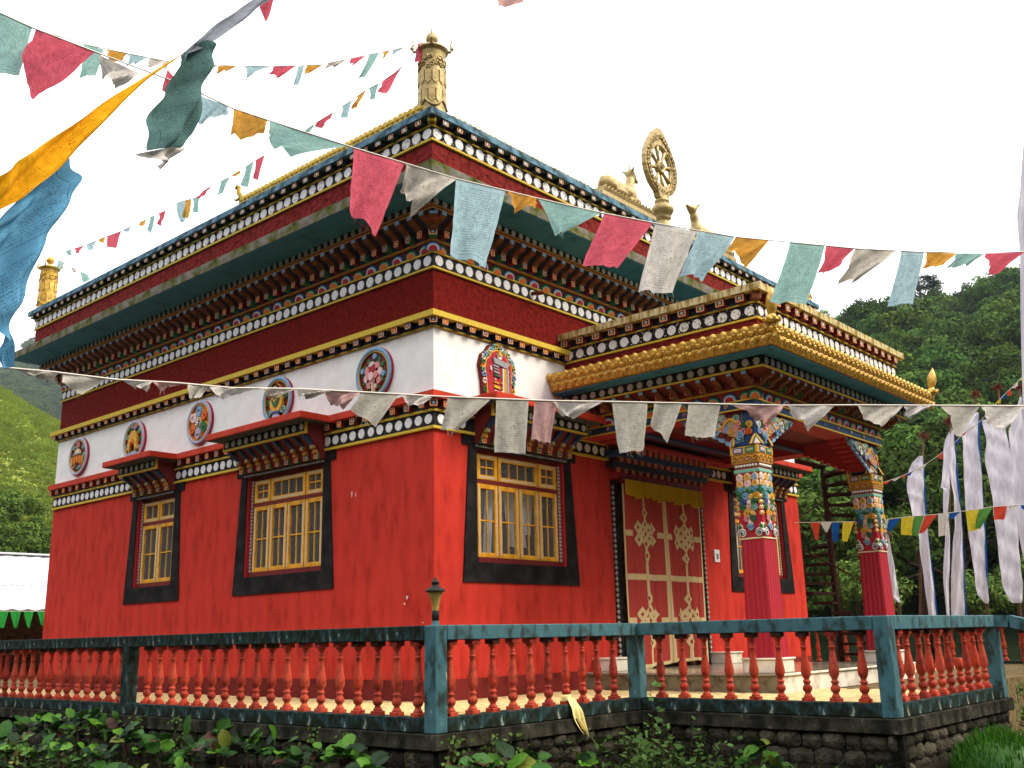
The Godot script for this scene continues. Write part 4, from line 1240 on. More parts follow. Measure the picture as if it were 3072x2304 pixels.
func relief(cap: Node3D, f: Transform3D, w: float) -> void:
	# one carved face: z out, y up, centred on x
	var sp := func(mat: String, x: float, y: float, r: float, flip := 1.0) -> void:
		part("carved_scroll", spiral_mesh(0.05, 1.8, 0.0135), M[mat], cap, f * Transform3D(Basis.from_scale(Vector3(flip * r / 0.05, r / 0.05, 1.0)), Vector3(x, y, 0.0)))
	var lf := func(mat: String, x: float, y: float, s: float, rot: float) -> void:
		part("carved_edge", leaf_mesh("cedge", poly([0.0, -0.037, 0.027, -0.012, 0.029, 0.018, 0.0, 0.047, -0.029, 0.018, -0.027, -0.012]), 0.014), M.cream, cap, f * Transform3D(Basis(Vector3.BACK, rot) * Basis.from_scale(Vector3(s, s, 1.0)), Vector3(x, y, 0.0)))
		part("carved_leaf", leaf_mesh("cleaf", poly([0.0, -0.03, 0.022, -0.01, 0.024, 0.016, 0.0, 0.04, -0.024, 0.016, -0.022, -0.01]), 0.022), M[mat], cap, f * Transform3D(Basis(Vector3.BACK, rot) * Basis.from_scale(Vector3(s, s, 1.0)), Vector3(x, y, 0.0)))
	var q := w * 0.5
	# corner clouds at the foot
	for s in [-1.0, 1.0]:
		sp.call("deep_blue", s * (q - 0.048), 1.95, 0.046, s)
		sp.call("bone", s * (q - 0.048), 1.95, 0.056, s)
		lf.call("green", s * (q - 0.02), 2.02, 1.2, 0.0)
	# pendant cluster narrowing downwards
	var rows := [[2.41, 4], [2.34, 3], [2.27, 3], [2.2, 2], [2.13, 2], [2.07, 1], [2.02, 1]]
	var k := 0
	for r in rows:
		for i in r[1]:
			var x: float = (i - (r[1] - 1) * 0.5) * 0.078
			if k % 3 == 2: lf.call(["gold_paint", "pale_pink", "pink"][(k / 3) % 3], x, r[0], 1.3, k * 0.9)
			else: sp.call(["green", "sky", "mint", "gold_paint", "blue", "pink", "green"][k % 7], x, r[0], 0.05, -1.0 if k % 2 else 1.0)
			k += 1
	for s in [-1.0, 1.0]:
		for j in 4: lf.call("gold_paint" if j % 2 else "tan", s * (q - 0.012), 2.4 - j * 0.07, 0.75, 0.0)
	# band of cloud scrolls
	part("carved_band", boxmesh(Vector3(w + 0.02, 0.1, 0.02), 0.006), M.green, cap, f * at(0, 2.5, 0.0))
	for s in [-1.0, 1.0]:
		sp.call("sky", s * 0.1, 2.5, 0.04, s)
		sp.call("mint", s * 0.035, 2.505, 0.03, -s)
	# two rows of heart-shaped petals
	for i in 3:
		lf.call(["gold_paint", "pale_pink", "gold_paint"][i], (i - 1) * 0.11, 2.585, 1.75, PI)
		lf.call("crimson", (i - 1) * 0.11, 2.59, 0.8, PI)
	for i in 3:
		lf.call(["pale_pink", "gold_paint", "sky"][i], (i - 1) * 0.11, 2.665, 1.75, PI)
		lf.call(["blue", "green", "pink"][i], (i - 1) * 0.11, 2.67, 0.8, PI)
	part("carved_band", boxmesh(Vector3(w + 0.03, 0.05, 0.025), 0.008), M.mint, cap, f * at(0, 2.745, 0.0))
	# pearls
	for i in 8: part("pearl", cache["bead"], M.bone, cap, f * Transform3D(Basis.from_scale(Vector3.ONE * 1.3), Vector3((i - 3.5) * w / 8.2, 2.81, 0.012)))
	# niches with blossoms
	part("niche_band", boxmesh(Vector3(w + 0.06, 0.115, 0.03), 0.006), M.ochre, cap, f * at(0, 2.895, 0.01))
	for i in 4:
		sp.call(["green", "pink", "sky", "green"][i], (i - 1.5) * 0.1, 2.885, 0.034)
		part("niche_arch", spiral_mesh(0.05, 1.0, 0.009), M.gold_paint, cap, f * Transform3D(Basis(Vector3.BACK, 0.2), Vector3((i - 1.5) * 0.1, 2.9, 0.018)))
	# framed panels
	part("panel_band", boxmesh(Vector3(w + 0.075, 0.105, 0.03), 0.006), M.gold_paint, cap, f * at(0, 3.01, 0.015))
	for i in 2:
		var c := Vector3((i - 0.5) * (w * 0.52), 3.01, 0.03)
		part("panel", boxmesh(Vector3(w * 0.42, 0.078, 0.012), 0.004), M.green if i else M.blue, cap, f * at(c.x, c.y, c.z + 0.002))
		part("panel", boxmesh(Vector3(w * 0.3, 0.044, 0.012), 0.004), M.bone if i == 0 else M.mint, cap, f * at(c.x, c.y, c.z + 0.007))
		part("panel", boxmesh(Vector3(w * 0.2, 0.018, 0.012), 0.003), M.pink if i == 0 else M.gold_paint, cap, f * at(c.x, c.y, c.z + 0.011))

func column(t: Node3D, c: Vector3, right: bool) -> void:
	var base := holder("column", t, Transform3D(Basis(), c))
	part("pedestal", boxmesh(Vector3(0.46, 0.155, 0.46), 0.008), M.marble, base, at(0, 0.3135, 0))
	part("pedestal_top", boxmesh(Vector3(0.5, 0.026, 0.5), 0.008), M.marble, base, at(0, 0.404, 0))
	# fluted red shaft, tapering upwards
	var mb := MB.new()
	mb.smooth(1)
	var n := 5
	for side in 4:
		var b := Basis(Vector3.UP, side * PI / 2)
		var steps := n * 6
		for i in steps:
			var p := func(j: int, top: bool) -> Vector3:
				var u := float(j) / steps
				var h := 0.16 if top else 0.185
				var groove := 0.014 * pow(absf(sin(u * n * PI)), 0.7)
				if j == 0 or j == steps: groove = 0.0
				return b * Vector3((u - 0.5) * 2.0 * h, 1.872 if top else 0.415, h - 0.012 + groove)
			mb.quad(p.call(i, false), p.call(i, true), p.call(i + 1, true), p.call(i + 1, false))
	part("fluted_shaft", mb.mesh(), M.crimson, base)
	part("shaft_cap", boxmesh(Vector3(0.345, 0.02, 0.345), 0.004), M.cream, base, at(0, 1.882, 0))
	part("capital_block", boxmesh(Vector3(0.335, 1.17, 0.335), 0.006), M.crimson, base, at(0, 2.477, 0))
	var faces := [[-PI / 2], [0.0], [PI / 2]]
	for f in faces: relief(base, Transform3D(Basis(Vector3.UP, f[0]), Vector3.ZERO) * at(0, 0, 0.168), 0.335)
	# lotus corners over the capital
	for a in [-PI * 0.75, -PI / 4, PI / 4, PI * 0.75]:
		for k in 3:
			var p := poly([-0.1 + 0.028 * k, 0.0, 0.1 - 0.028 * k, 0.0, 0.05 - 0.014 * k, 0.1 - 0.02 * k, 0.0, 0.17 - 0.034 * k, -0.05 + 0.014 * k, 0.1 - 0.02 * k])
			part("lotus_petal", leaf_mesh("lot%d" % k, p, 0.02 + 0.006 * k), [M.gold_paint, M.green, M.pale_pink][k], base, Transform3D(Basis(Vector3.UP, a) * Basis(Vector3.RIGHT, -0.25), Vector3(sin(a) * 0.25, 3.07, cos(a) * 0.25)))
	part("capital_block", boxmesh(Vector3(0.34, 0.47, 0.34), 0.006), M.deep_blue, base, at(0, 3.305, 0))
	for f in [-PI / 2, 0.0, PI / 2]:
		for k in 7: part("carved_scroll", spiral_mesh(0.05, 1.8, 0.0135), [M.sky, M.pink, M.orange, M.bone, M.green, M.gold_paint, M.mint][k], base, Transform3D(Basis(Vector3.UP, f), Vector3.ZERO) * Transform3D(Basis(Vector3.BACK, k * 0.9), Vector3(-0.09 + 0.09 * (k % 3), 3.25 + 0.1 * (k / 3), 0.17)))
	# bow-shaped bracket arms along the two beams
	var dirx := -1.0 if right else 1.0
	bracket_arm(base, Transform3D(Basis(Vector3(dirx, 0, 0), Vector3(0, 1, 0), Vector3(0, 0, 1)), Vector3.ZERO), dirx)
	bracket_arm(base, Transform3D(Basis(Vector3(0, 0, -1), Vector3(0, 1, 0), Vector3(-1 if not right else 1, 0, 0)), Vector3.ZERO), -1.0)

func bracket_arm(base: Node3D, f: Transform3D, _s: float) -> void:
	# local x runs along the beam away from the column, z out of the carved face
	var outline := [0.0, 3.08]
	var n := 7
	var low := PackedVector2Array()
	for i in n:
		var u := float(i) / n
		var x := 0.14 + 0.78 * u
		var y := 3.12 + 0.42 * pow(u, 0.85)
		low.append(Vector2(x, y))
		low.append(Vector2(x + 0.78 / n, y))
	var body := PackedVector2Array([Vector2(0.0, 3.12)])
	body.append_array(low)
	body.append(Vector2(0.92, 3.542))
	body.append(Vector2(0.0, 3.542))
	var mb := MB.new()
	mb.extrude(f, body, -0.15, 0.14, 0.0, true)
	part("stepped_bracket", mb.mesh(), M.red, base)
	# scalloped carved face
	var face := PackedVector2Array([Vector2(0.0, 3.542), Vector2(0.0, 3.13)])
	for i in 7:
		var u := float(i) / 7.0
		var c := Vector2(0.2 + 0.74 * u, 3.17 + 0.35 * pow(u, 0.9))
		var r := 0.085 - 0.045 * u
		for k in 5:
			var a := -PI * 0.75 + k * PI * 0.25
			face.append(c + Vector2(cos(a), sin(a)) * r)
	face.append(Vector2(0.98, 3.542))
	mb = MB.new()
	mb.extrude(f, face, 0.14, 0.172, 0.004)
	part("carved_panel", mb.mesh(), M.sky, base)
	var inner := PackedVector2Array()
	for q in face: inner.append(Vector2(q.x * 0.95 + 0.01, 3.542 - (3.542 - q.y) * 0.86))
	mb = MB.new()
	mb.extrude(f, inner, 0.172, 0.18, 0.003)
	part("carved_panel", mb.mesh(), M.dark_red, base)
	var r := RandomNumberGenerator.new()
	r.seed = 77
	var cols := ["sky", "gold_paint", "mint", "pink", "sky", "green", "bone", "tan"]
	for k in 44:
		var u := r.randf()
		var x := 0.05 + 0.78 * u
		var lowest := 3.16 + 0.36 * pow(u, 0.9)
		var y := lerpf(lowest + 0.02, 3.51, r.randf())
		part("carved_scroll", spiral_mesh(0.05, 1.8, 0.0135), M[cols[k % 8]], base, f * Transform3D(Basis(Vector3.BACK, k * 1.1) * Basis.from_scale(Vector3.ONE * lerpf(1.25, 0.6, u)), Vector3(x, y, 0.176)))
	# a golden dragon body winding through the cloud scrolls
	mb = MB.new()
	mb.smooth(1)
	var pts := []
	for k in 15:
		var u := k / 14.0
		pts.append(f * Vector3(0.06 + 0.55 * u, 3.36 + 0.07 * sin(u * 9.0) + 0.08 * u, 0.2))
	mb.tube(pts, 0.024, 0.01, 6)
	part("carved_dragon", mb.mesh(), M.gold_paint, base)
	# big ear-shaped curls on the outer edge
	for k in 4:
		var u := 0.25 + k * 0.2
		part("carved_scroll", spiral_mesh(0.05, 1.2, 0.0135), [M.sky, M.bone, M.mint, M.sky][k], base, f * Transform3D(Basis.from_scale(Vector3(1.0, 1.6, 1.0) * lerpf(1.5, 0.8, u)), Vector3(0.2 + 0.74 * u, 3.25 + 0.27 * u, 0.176)))

# ---------------------------------------------------------------- gilded things standing on the roof
func victory_banner(where: Vector3, label: String, mat: Material, s := 1.0) -> void:
	var v := thing("victory_banner", label, "roof ornament", where, 0.0, "gilded victory banners on the roof corners")
	v.scale = Vector3.ONE * s
	var mb := MB.new()
	mb.smooth(1)
	mb.lathe(Transform3D(), [[0.2, 0.0], [0.195, 0.03], [0.175, 0.1], [0.182, 0.12], [0.17, 0.22], [0.172, 0.42], [0.175, 0.46], [0.168, 0.48], [0.17, 0.9], [0.178, 0.92], [0.205, 0.935], [0.21, 0.955], [0.19, 0.975], [0.06, 0.99], [0.0, 0.99]], 28)
	part("drum", mb.mesh(), mat, v)
	# hanging tongues in two tiers
	for tier in 2:
		var y: float = [0.62, 0.36][tier]
		for k in 12:
			var a := TAU * (k + 0.5 * tier) / 12.0
			var p := poly([-0.042, 0.0, -0.042, -0.16, 0.0, -0.2, 0.042, -0.16, 0.042, 0.0])
			part("tongue", leaf_mesh("tongue", p, 0.014), mat, v, Transform3D(Basis(Vector3.UP, a), Vector3(sin(a), 0, cos(a)) * 0.168 + Vector3(0, y, 0)))
	# drapery ropes and the mask's curls in relief
	for k in 5:
		mb = MB.new()
		mb.smooth(1)
		var pts := []
		var a0 := TAU * k / 5.0
		for i in 11:
			var u := i / 10.0
			var a := a0 + u * TAU / 5.0
			pts.append(Vector3(sin(a) * 0.186, 0.12 + 0.1 * pow(absf(u * 2 - 1), 2.0), cos(a) * 0.186))
		mb.tube(pts, 0.014, 0.014, 5)
		part("swag", mb.mesh(), mat, v)
	for k in 34:
		var a := TAU * k / 17.0 + 0.2 * (k / 17)
		var y := 0.69 + 0.085 * (k / 17) + 0.035 * sin(k * 2.1)
		part("mask_curl", spiral_mesh(0.05, 1.4, 0.0135), mat, v, Transform3D(Basis(Vector3.UP, a) * Basis(Vector3.BACK, k * 1.7) * Basis.from_scale(Vector3(0.8, 0.8, 0.7)), Vector3(sin(a), 0, cos(a)) * 0.163 + Vector3(0, y, 0)))
	for k in 2:
		for s2 in [-1.0, 1.0]:
			var a: float = [0.0, -PI / 2][k] + s2 * 0.2
			mb = MB.new()
			mb.smooth(1)
			mb.ball(Transform3D(), Vector3(0.034, 0.028, 0.02), 8, 5)
			part("mask_eye", mb.mesh(), mat, v, Transform3D(Basis(Vector3.UP, a), Vector3(sin(a), 0, cos(a)) * 0.17 + Vector3(0, 0.77, 0)))
	# jewel on top, flame curls on the lid
	mb = MB.new()
	mb.smooth(1)
	mb.lathe(at(0, 0.985, 0), [[0.06, 0.0], [0.045, 0.03], [0.05, 0.045], [0.035, 0.06], [0.045, 0.08], [0.075, 0.12], [0.08, 0.16], [0.06, 0.21], [0.02, 0.245], [0.0, 0.25]], 16)
	part("jewel", mb.mesh(), mat, v)
	for k in 4:
		var a := TAU * k / 4.0 + PI / 4
		mb = MB.new()
		mb.smooth(1)
		mb.tube([Vector3(0.17, 0.95, 0), Vector3(0.235, 0.955, 0), Vector3(0.255, 1.0, 0), Vector3(0.23, 1.05, 0), Vector3(0.25, 1.1, 0), Vector3(0.245, 1.15, 0)], 0.022, 0.006, 6)
		mb.ball(at(0.25, 1.0, 0), Vector3(0.03, 0.03, 0.02), 6, 4)
		part("flame_curl", mb.mesh(), mat, v, Transform3D(Basis(Vector3.UP, a), Vector3.ZERO))

# a solid figure grown round a skeleton of tapered bones, meshed as surface nets
func grown(bones: Array, cell: float, k: float) -> ArrayMesh:
	var lo := Vector3.ONE * 1e9
	var hi := -lo
	for b in bones:
		for e in [[b[0], b[2]], [b[1], b[3]]]:
			lo = lo.min(e[0] - Vector3.ONE * (e[1] + 3 * cell))
			hi = hi.max(e[0] + Vector3.ONE * (e[1] + 3 * cell))
	var d := Vector3i(((hi - lo) / cell).ceil())
	var vals := PackedFloat32Array()
	vals.resize(d.x * d.y * d.z)
	vals.fill(1.0)
	for b in bones:
		var rr: float = maxf(b[2], b[3]) + 4 * cell
		var a := Vector3i(((b[0].min(b[1]) - Vector3.ONE * rr - lo) / cell).floor()).clamp(Vector3i.ZERO, d - Vector3i.ONE)
		var z := Vector3i(((b[0].max(b[1]) + Vector3.ONE * rr - lo) / cell).ceil()).clamp(Vector3i.ZERO, d - Vector3i.ONE)
		var ab: Vector3 = b[1] - b[0]
		var l2 := maxf(ab.length_squared(), 1e-8)
		for x in range(a.x, z.x + 1):
			for y in range(a.y, z.y + 1):
				for w in range(a.z, z.z + 1):
					var p := lo + Vector3(x, y, w) * cell
					var h := clampf((p - b[0]).dot(ab) / l2, 0.0, 1.0)
					var dist: float = p.distance_to(b[0] + ab * h) - lerpf(b[2], b[3], h)
					var i := (x * d.y + y) * d.z + w
					var o := vals[i]
					var m := clampf(0.5 + 0.5 * (o - dist) / k, 0.0, 1.0)
					vals[i] = lerpf(o, dist, m) - k * m * (1.0 - m)
	var idx := {}
	var verts := PackedVector3Array()
	for x in d.x - 1:
		for y in d.y - 1:
			for w in d.z - 1:
				var s := Vector3.ZERO
				var c := 0
				for e in 12:
					var ax := e / 4
					var o1 := e % 2
					var o2 := (e / 2) % 2
					var p0: Vector3i = [Vector3i(0, o1, o2), Vector3i(o1, 0, o2), Vector3i(o1, o2, 0)][ax]
					var p1: Vector3i = p0 + [Vector3i(1, 0, 0), Vector3i(0, 1, 0), Vector3i(0, 0, 1)][ax]
					var v0 := vals[((x + p0.x) * d.y + y + p0.y) * d.z + w + p0.z]
					var v1 := vals[((x + p1.x) * d.y + y + p1.y) * d.z + w + p1.z]
					if (v0 < 0.0) != (v1 < 0.0):
						s += Vector3(p0).lerp(Vector3(p1), v0 / (v0 - v1))
						c += 1
				if c:
					idx[Vector3i(x, y, w)] = verts.size()
					verts.append(lo + (Vector3(x, y, w) + s / c) * cell)
	var st := SurfaceTool.new()
	st.begin(Mesh.PRIMITIVE_TRIANGLES)
	st.set_smooth_group(1)
	for v in verts: st.add_vertex(v)
	for q in idx:
		for ax in 3:
			var u: Vector3i = [Vector3i(1, 0, 0), Vector3i(0, 1, 0), Vector3i(0, 0, 1)][ax]
			var e1: Vector3i = [Vector3i(0, 1, 0), Vector3i(0, 0, 1), Vector3i(1, 0, 0)][ax]
			var e2: Vector3i = [Vector3i(0, 0, 1), Vector3i(1, 0, 0), Vector3i(0, 1, 0)][ax]
			var a: Vector3i = q + u
			if a.x >= d.x or a.y >= d.y or a.z >= d.z: continue
			var v0 := vals[(q.x * d.y + q.y) * d.z + q.z]
			var v1 := vals[(a.x * d.y + a.y) * d.z + a.z]
			if (v0 < 0.0) == (v1 < 0.0): continue
			var ids := []
			for o in [q, q - e1, q - e1 - e2, q - e2]:
				if idx.has(o): ids.append(idx[o])
			if ids.size() < 4: continue
			if v0 < 0.0: ids.reverse()
			for i in [0, 1, 2, 0, 2, 3]: st.add_index(ids[i])
	st.generate_normals()
	return st.commit()

func deer(where: Vector3, facing: float, label: String, up_look: float, horn: bool) -> void:
	var o := thing("golden_deer", label, "deer statue", where, 0.0, "gilded deer beside the wheel")
	var f := facing
	# lotus plinth: stepped slab with a row of petals
	part("plinth", boxmesh(Vector3(1.5, 0.09, 0.4), 0.01), M.gold_pale, o, at(0, 0.045, 0))
	part("plinth", boxmesh(Vector3(1.3, 0.1, 0.34), 0.01), M.gold_pale, o, at(0, 0.14, 0))
	for i in 15:
		part("plinth_petal", leaf_mesh("ppetal", poly([-0.045, 0.0, 0.045, 0.0, 0.04, 0.06, 0.0, 0.1, -0.04, 0.06]), 0.025), M.gold_pale, o, Transform3D(Basis(Vector3.RIGHT, 0.35), Vector3(-0.64 + i * 0.0914, 0.1, 0.165)))
	# the animal lies with folded legs, head raised towards the wheel
	var B := func(ax: float, ay: float, az: float, bx: float, by: float, bz: float, ra: float, rb: float) -> Array:
		return [Vector3(ax * f, ay, az), Vector3(bx * f, by, bz), ra, rb]
	var hx := 0.36 + 0.02 * up_look
	var bones := [
		B.call(-0.32, 0.36, 0, 0.0, 0.35, 0, 0.155, 0.135), B.call(0.0, 0.35, 0, 0.24, 0.37, 0, 0.135, 0.15),
		B.call(0.26, 0.42, 0, 0.33, 0.62, 0, 0.1, 0.066), B.call(0.33, 0.62, 0, hx, 0.74, 0, 0.066, 0.06),
		B.call(hx, 0.75, 0, hx + 0.16, 0.69 + 0.1 * up_look, 0, 0.062, 0.034), B.call(hx - 0.02, 0.76, 0, hx + 0.04, 0.76, 0, 0.062, 0.058),
		B.call(-0.3, 0.3, 0.11, -0.06, 0.23, 0.15, 0.095, 0.05), B.call(-0.06, 0.23, 0.15, -0.3, 0.215, 0.17, 0.045, 0.028),
		B.call(-0.3, 0.3, -0.11, -0.06, 0.23, -0.15, 0.095, 0.05), B.call(-0.06, 0.23, -0.15, -0.3, 0.215, -0.17, 0.045, 0.028),
		B.call(0.24, 0.3, 0.08, 0.38, 0.24, 0.11, 0.07, 0.042), B.call(0.38, 0.24, 0.11, 0.16, 0.215, 0.12, 0.038, 0.024),
		B.call(0.24, 0.3, -0.08, 0.38, 0.24, -0.11, 0.07, 0.042), B.call(0.38, 0.24, -0.11, 0.16, 0.215, -0.12, 0.038, 0.024),
		B.call(-0.45, 0.42, 0, -0.5, 0.34, 0, 0.045, 0.02)]
	for s in [-1.0, 1.0]:
		bones.append(B.call(hx - 0.03, 0.79, 0.04 * s, hx - 0.08, 0.84, 0.13 * s, 0.03, 0.014))
	if horn: bones.append(B.call(hx - 0.01, 0.8, 0.0, hx - 0.05, 1.05, 0.0, 0.022, 0.009))
	part("body", grown(bones, 0.018, 0.05), M.gold_pale, o)

func roof_ornaments() -> void:
	victory_banner(Vector3(-0.33, 7.312, 0.33), "gilded victory banner on the roof corner nearest the balustrade lamp", M.gold_pale, 1.06)
	victory_banner(Vector3(-0.36, 7.312, -10.86), "gilded victory banner on the far left roof corner", M.gold, 0.98)
	victory_banner(Vector3(10.36, 7.312, 0.36), "gilded victory banner on the far right roof corner, half hidden by a cloth", M.gold, 0.98)
	# gilded ridge tiles along the near part of the side wall and along the front
	var rd := thing("roof_ridge", "crest of gilded leaf tiles along the roof edges above the near corner", "roof crest")
	var mb := MB.new()
	mb.box(Vector3(-0.5, 7.35, -1.72), Vector3(0.1, 0.08, 4.1))
	part("crest_base", mb.mesh(), M.gold_ridge, rd)
	if not cache.has("crest"):
		mb = MB.new()
		mb.smooth(1)
		mb.ball(at(0, 0.05, 0), Vector3(0.055, 0.075, 0.045), 8, 5)
		mb.ball(at(0, 0.02, 0.03), Vector3(0.05, 0.04, 0.035), 8, 4)
		cache["crest"] = mb.mesh()
	for i in 41: part("crest_tile", cache["crest"], M.gold_ridge, rd, faceL() * at(0.3 - i * 0.1, 7.385, 0.5))
	for i in 30: part("crest_tile", cache["crest"], M.cap_stone, rd, faceF() * at(-0.1 + i * 0.1, 7.335, 0.5) * Transform3D(Basis.from_scale(Vector3(1, 0.6, 1)), Vector3.ZERO))
	mb = MB.new()
	mb.smooth(1)
	mb.tube([Vector3(0, 0, 0), Vector3(0.02, 0.12, -0.05), Vector3(0.0, 0.22, -0.12), Vector3(0.0, 0.3, -0.1), Vector3(0, 0.34, -0.16), Vector3(0, 0.3, -0.2)], 0.05, 0.02, 7)
	mb.tube([Vector3(0, 0.1, -0.05), Vector3(0, 0.1, -0.18), Vector3(0, 0.16, -0.26)], 0.03, 0.01, 6)
	part("crest_dragon_end", mb.mesh(), M.gold_ridge, rd, at(-0.5, 7.39, -3.75))
	# openwork flame finial standing behind the corner
	var fl := thing("flame_finial", "pale openwork flame ornament behind the near victory banner", "roof ornament", Vector3(0.55, 7.0, -1.2))
	part("stem", boxmesh(Vector3(0.05, 0.55, 0.04), 0.01), M.gold_pale, fl, at(0, 0.27, 0))
	for k in 13:
		var y := 0.55 + k * 0.068
		var w := 0.16 * (1.0 - k / 15.0) * (1.0 if k % 2 else 0.8)
		part("flame_curl", spiral_mesh(0.05, 1.6, 0.0135), M.gold_pale, fl, Transform3D(Basis(Vector3.UP, -0.8) * Basis(Vector3.BACK, k * 1.3) * Basis.from_scale(Vector3.ONE * (1.7 - 0.09 * k)), Vector3((w if k % 2 else -w) * 0.66, y, (w if k % 2 else -w) * 0.75)))
	# the wheel of the law over the entrance
	var w := thing("dharma_wheel", "gilded eight-spoked wheel in a flaming halo on a lotus stand", "roof ornament", Vector3(5.05, 7.312, 0.4))
	mb = MB.new()
	mb.smooth(1)
	mb.lathe(Transform3D(), [[0.0, 0.0], [0.24, 0.0], [0.2, 0.05], [0.13, 0.12], [0.1, 0.2], [0.1, 0.24], [0.15, 0.27], [0.1, 0.3], [0.16, 0.34], [0.195, 0.4], [0.195, 0.45], [0.16, 0.5], [0.1, 0.53], [0.13, 0.56], [0.13, 0.6], [0.1, 0.63], [0.1, 0.66], [0.0, 0.66]], 20)
	part("lotus_stand", mb.mesh(), M.gold_pale, w)
	mb = MB.new()
	mb.extrude(Transform3D(), poly([-0.13, 0.62, 0.13, 0.62, 0.24, 0.9, 0.17, 0.88, 0.0, 0.84, -0.17, 0.88, -0.24, 0.9]), -0.06, 0.06, 0.0, true)
	part("cradle", mb.mesh(), M.gold_pale, w)
	# flaming halo: a ring between the wheel hole and a pointed leaf outline
	mb = MB.new()
	var c := Vector2(0, 1.22)
	for i in 48:
		var pt := func(j: int, outer: bool) -> Vector2:
			var a := TAU * j / 48.0 - PI / 2
			if not outer: return c + Vector2(cos(a) * 0.33, sin(a) * 0.4)
			var tip := pow(maxf(0.0, sin(a)), 6.0) * 0.2
			return c + Vector2(cos(a) * 0.49, sin(a) * 0.53 + tip) * (1.0 + 0.015 * (j % 2))
		var a0: Vector2 = pt.call(i, false)
		var a1: Vector2 = pt.call(i + 1, false)
		var b0: Vector2 = pt.call(i, true)
		var b1: Vector2 = pt.call(i + 1, true)
		for s in [0.045, -0.045]: mb.quad(Vector3(a0.x, a0.y, s), Vector3(b0.x, b0.y, s), Vector3(b1.x, b1.y, s), Vector3(a1.x, a1.y, s))
		mb.quad(Vector3(b0.x, b0.y, -0.045), Vector3(b0.x, b0.y, 0.045), Vector3(b1.x, b1.y, 0.045), Vector3(b1.x, b1.y, -0.045))
		mb.quad(Vector3(a0.x, a0.y, -0.045), Vector3(a0.x, a0.y, 0.045), Vector3(a1.x, a1.y, 0.045), Vector3(a1.x, a1.y, -0.045))
	part("halo", mb.mesh(), M.gold_pale, w)
	for i in 40:
		var a := TAU * i / 40.0 - PI / 2
		var tip := pow(maxf(0.0, sin(a)), 6.0) * 0.1
		for s in [1.0, -1.0]:
			part("halo_curl", spiral_mesh(0.05, 1.6, 0.0135), M.gold_pale, w, Transform3D(Basis.from_scale(Vector3(1, 1, s)) * Basis(Vector3.BACK, i * 1.9), Vector3(c.x + cos(a) * 0.41, c.y + sin(a) * 0.47 + tip, 0.04 * s)))
	mb = MB.new()
	mb.smooth(1)
	for i in 40:
		var p0 := Vector3(c.x + cos(TAU * i / 40.0) * 0.325, c.y + sin(TAU * i / 40.0) * 0.395, 0)
		var p1 := Vector3(c.x + cos(TAU * (i + 1) / 40.0) * 0.325, c.y + sin(TAU * (i + 1) / 40.0) * 0.395, 0)
		mb.tube([p0, p1], 0.035, 0.035, 6, false)
	part("rim", mb.mesh(), M.gold_pale, w)
	for k in 8:
		var a := TAU * k / 8.0 + 0.2
		mb = MB.new()
		mb.smooth(1)
		mb.tube([Vector3(c.x + cos(a) * 0.08, c.y + sin(a) * 0.1, 0), Vector3(c.x + cos(a) * 0.16, c.y + sin(a) * 0.2, 0), Vector3(c.x + cos(a) * 0.22, c.y + sin(a) * 0.27, 0), Vector3(c.x + cos(a) * 0.32, c.y + sin(a) * 0.39, 0)], 0.022, 0.045, 7)
		part("spoke", mb.mesh(), M.gold_pale, w)
	mb = MB.new()
	mb.smooth(1)
	mb.lathe(Transform3D(Basis(Vector3.RIGHT, PI / 2), Vector3(c.x, c.y, -0.05)), [[0.0, 0.0], [0.11, 0.0], [0.12, 0.05], [0.11, 0.1], [0.085, 0.1], [0.07, 0.09], [0.0, 0.115]], 20)
	part("hub", mb.mesh(), M.gold_pale, w)
	part("hub_swirl", spiral_mesh(0.05, 1.4, 0.0135), M.gold_pale, w, at(c.x, c.y, 0.055))
	deer(Vector3(3.78, 7.312, 0.4), 1.0, "gilded horned deer lying left of the wheel, head raised", 0.0, true)
	deer(Vector3(6.42, 7.312, 0.4), -1.0, "gilded hornless deer right of the wheel, muzzle lifted", 0.9, false)

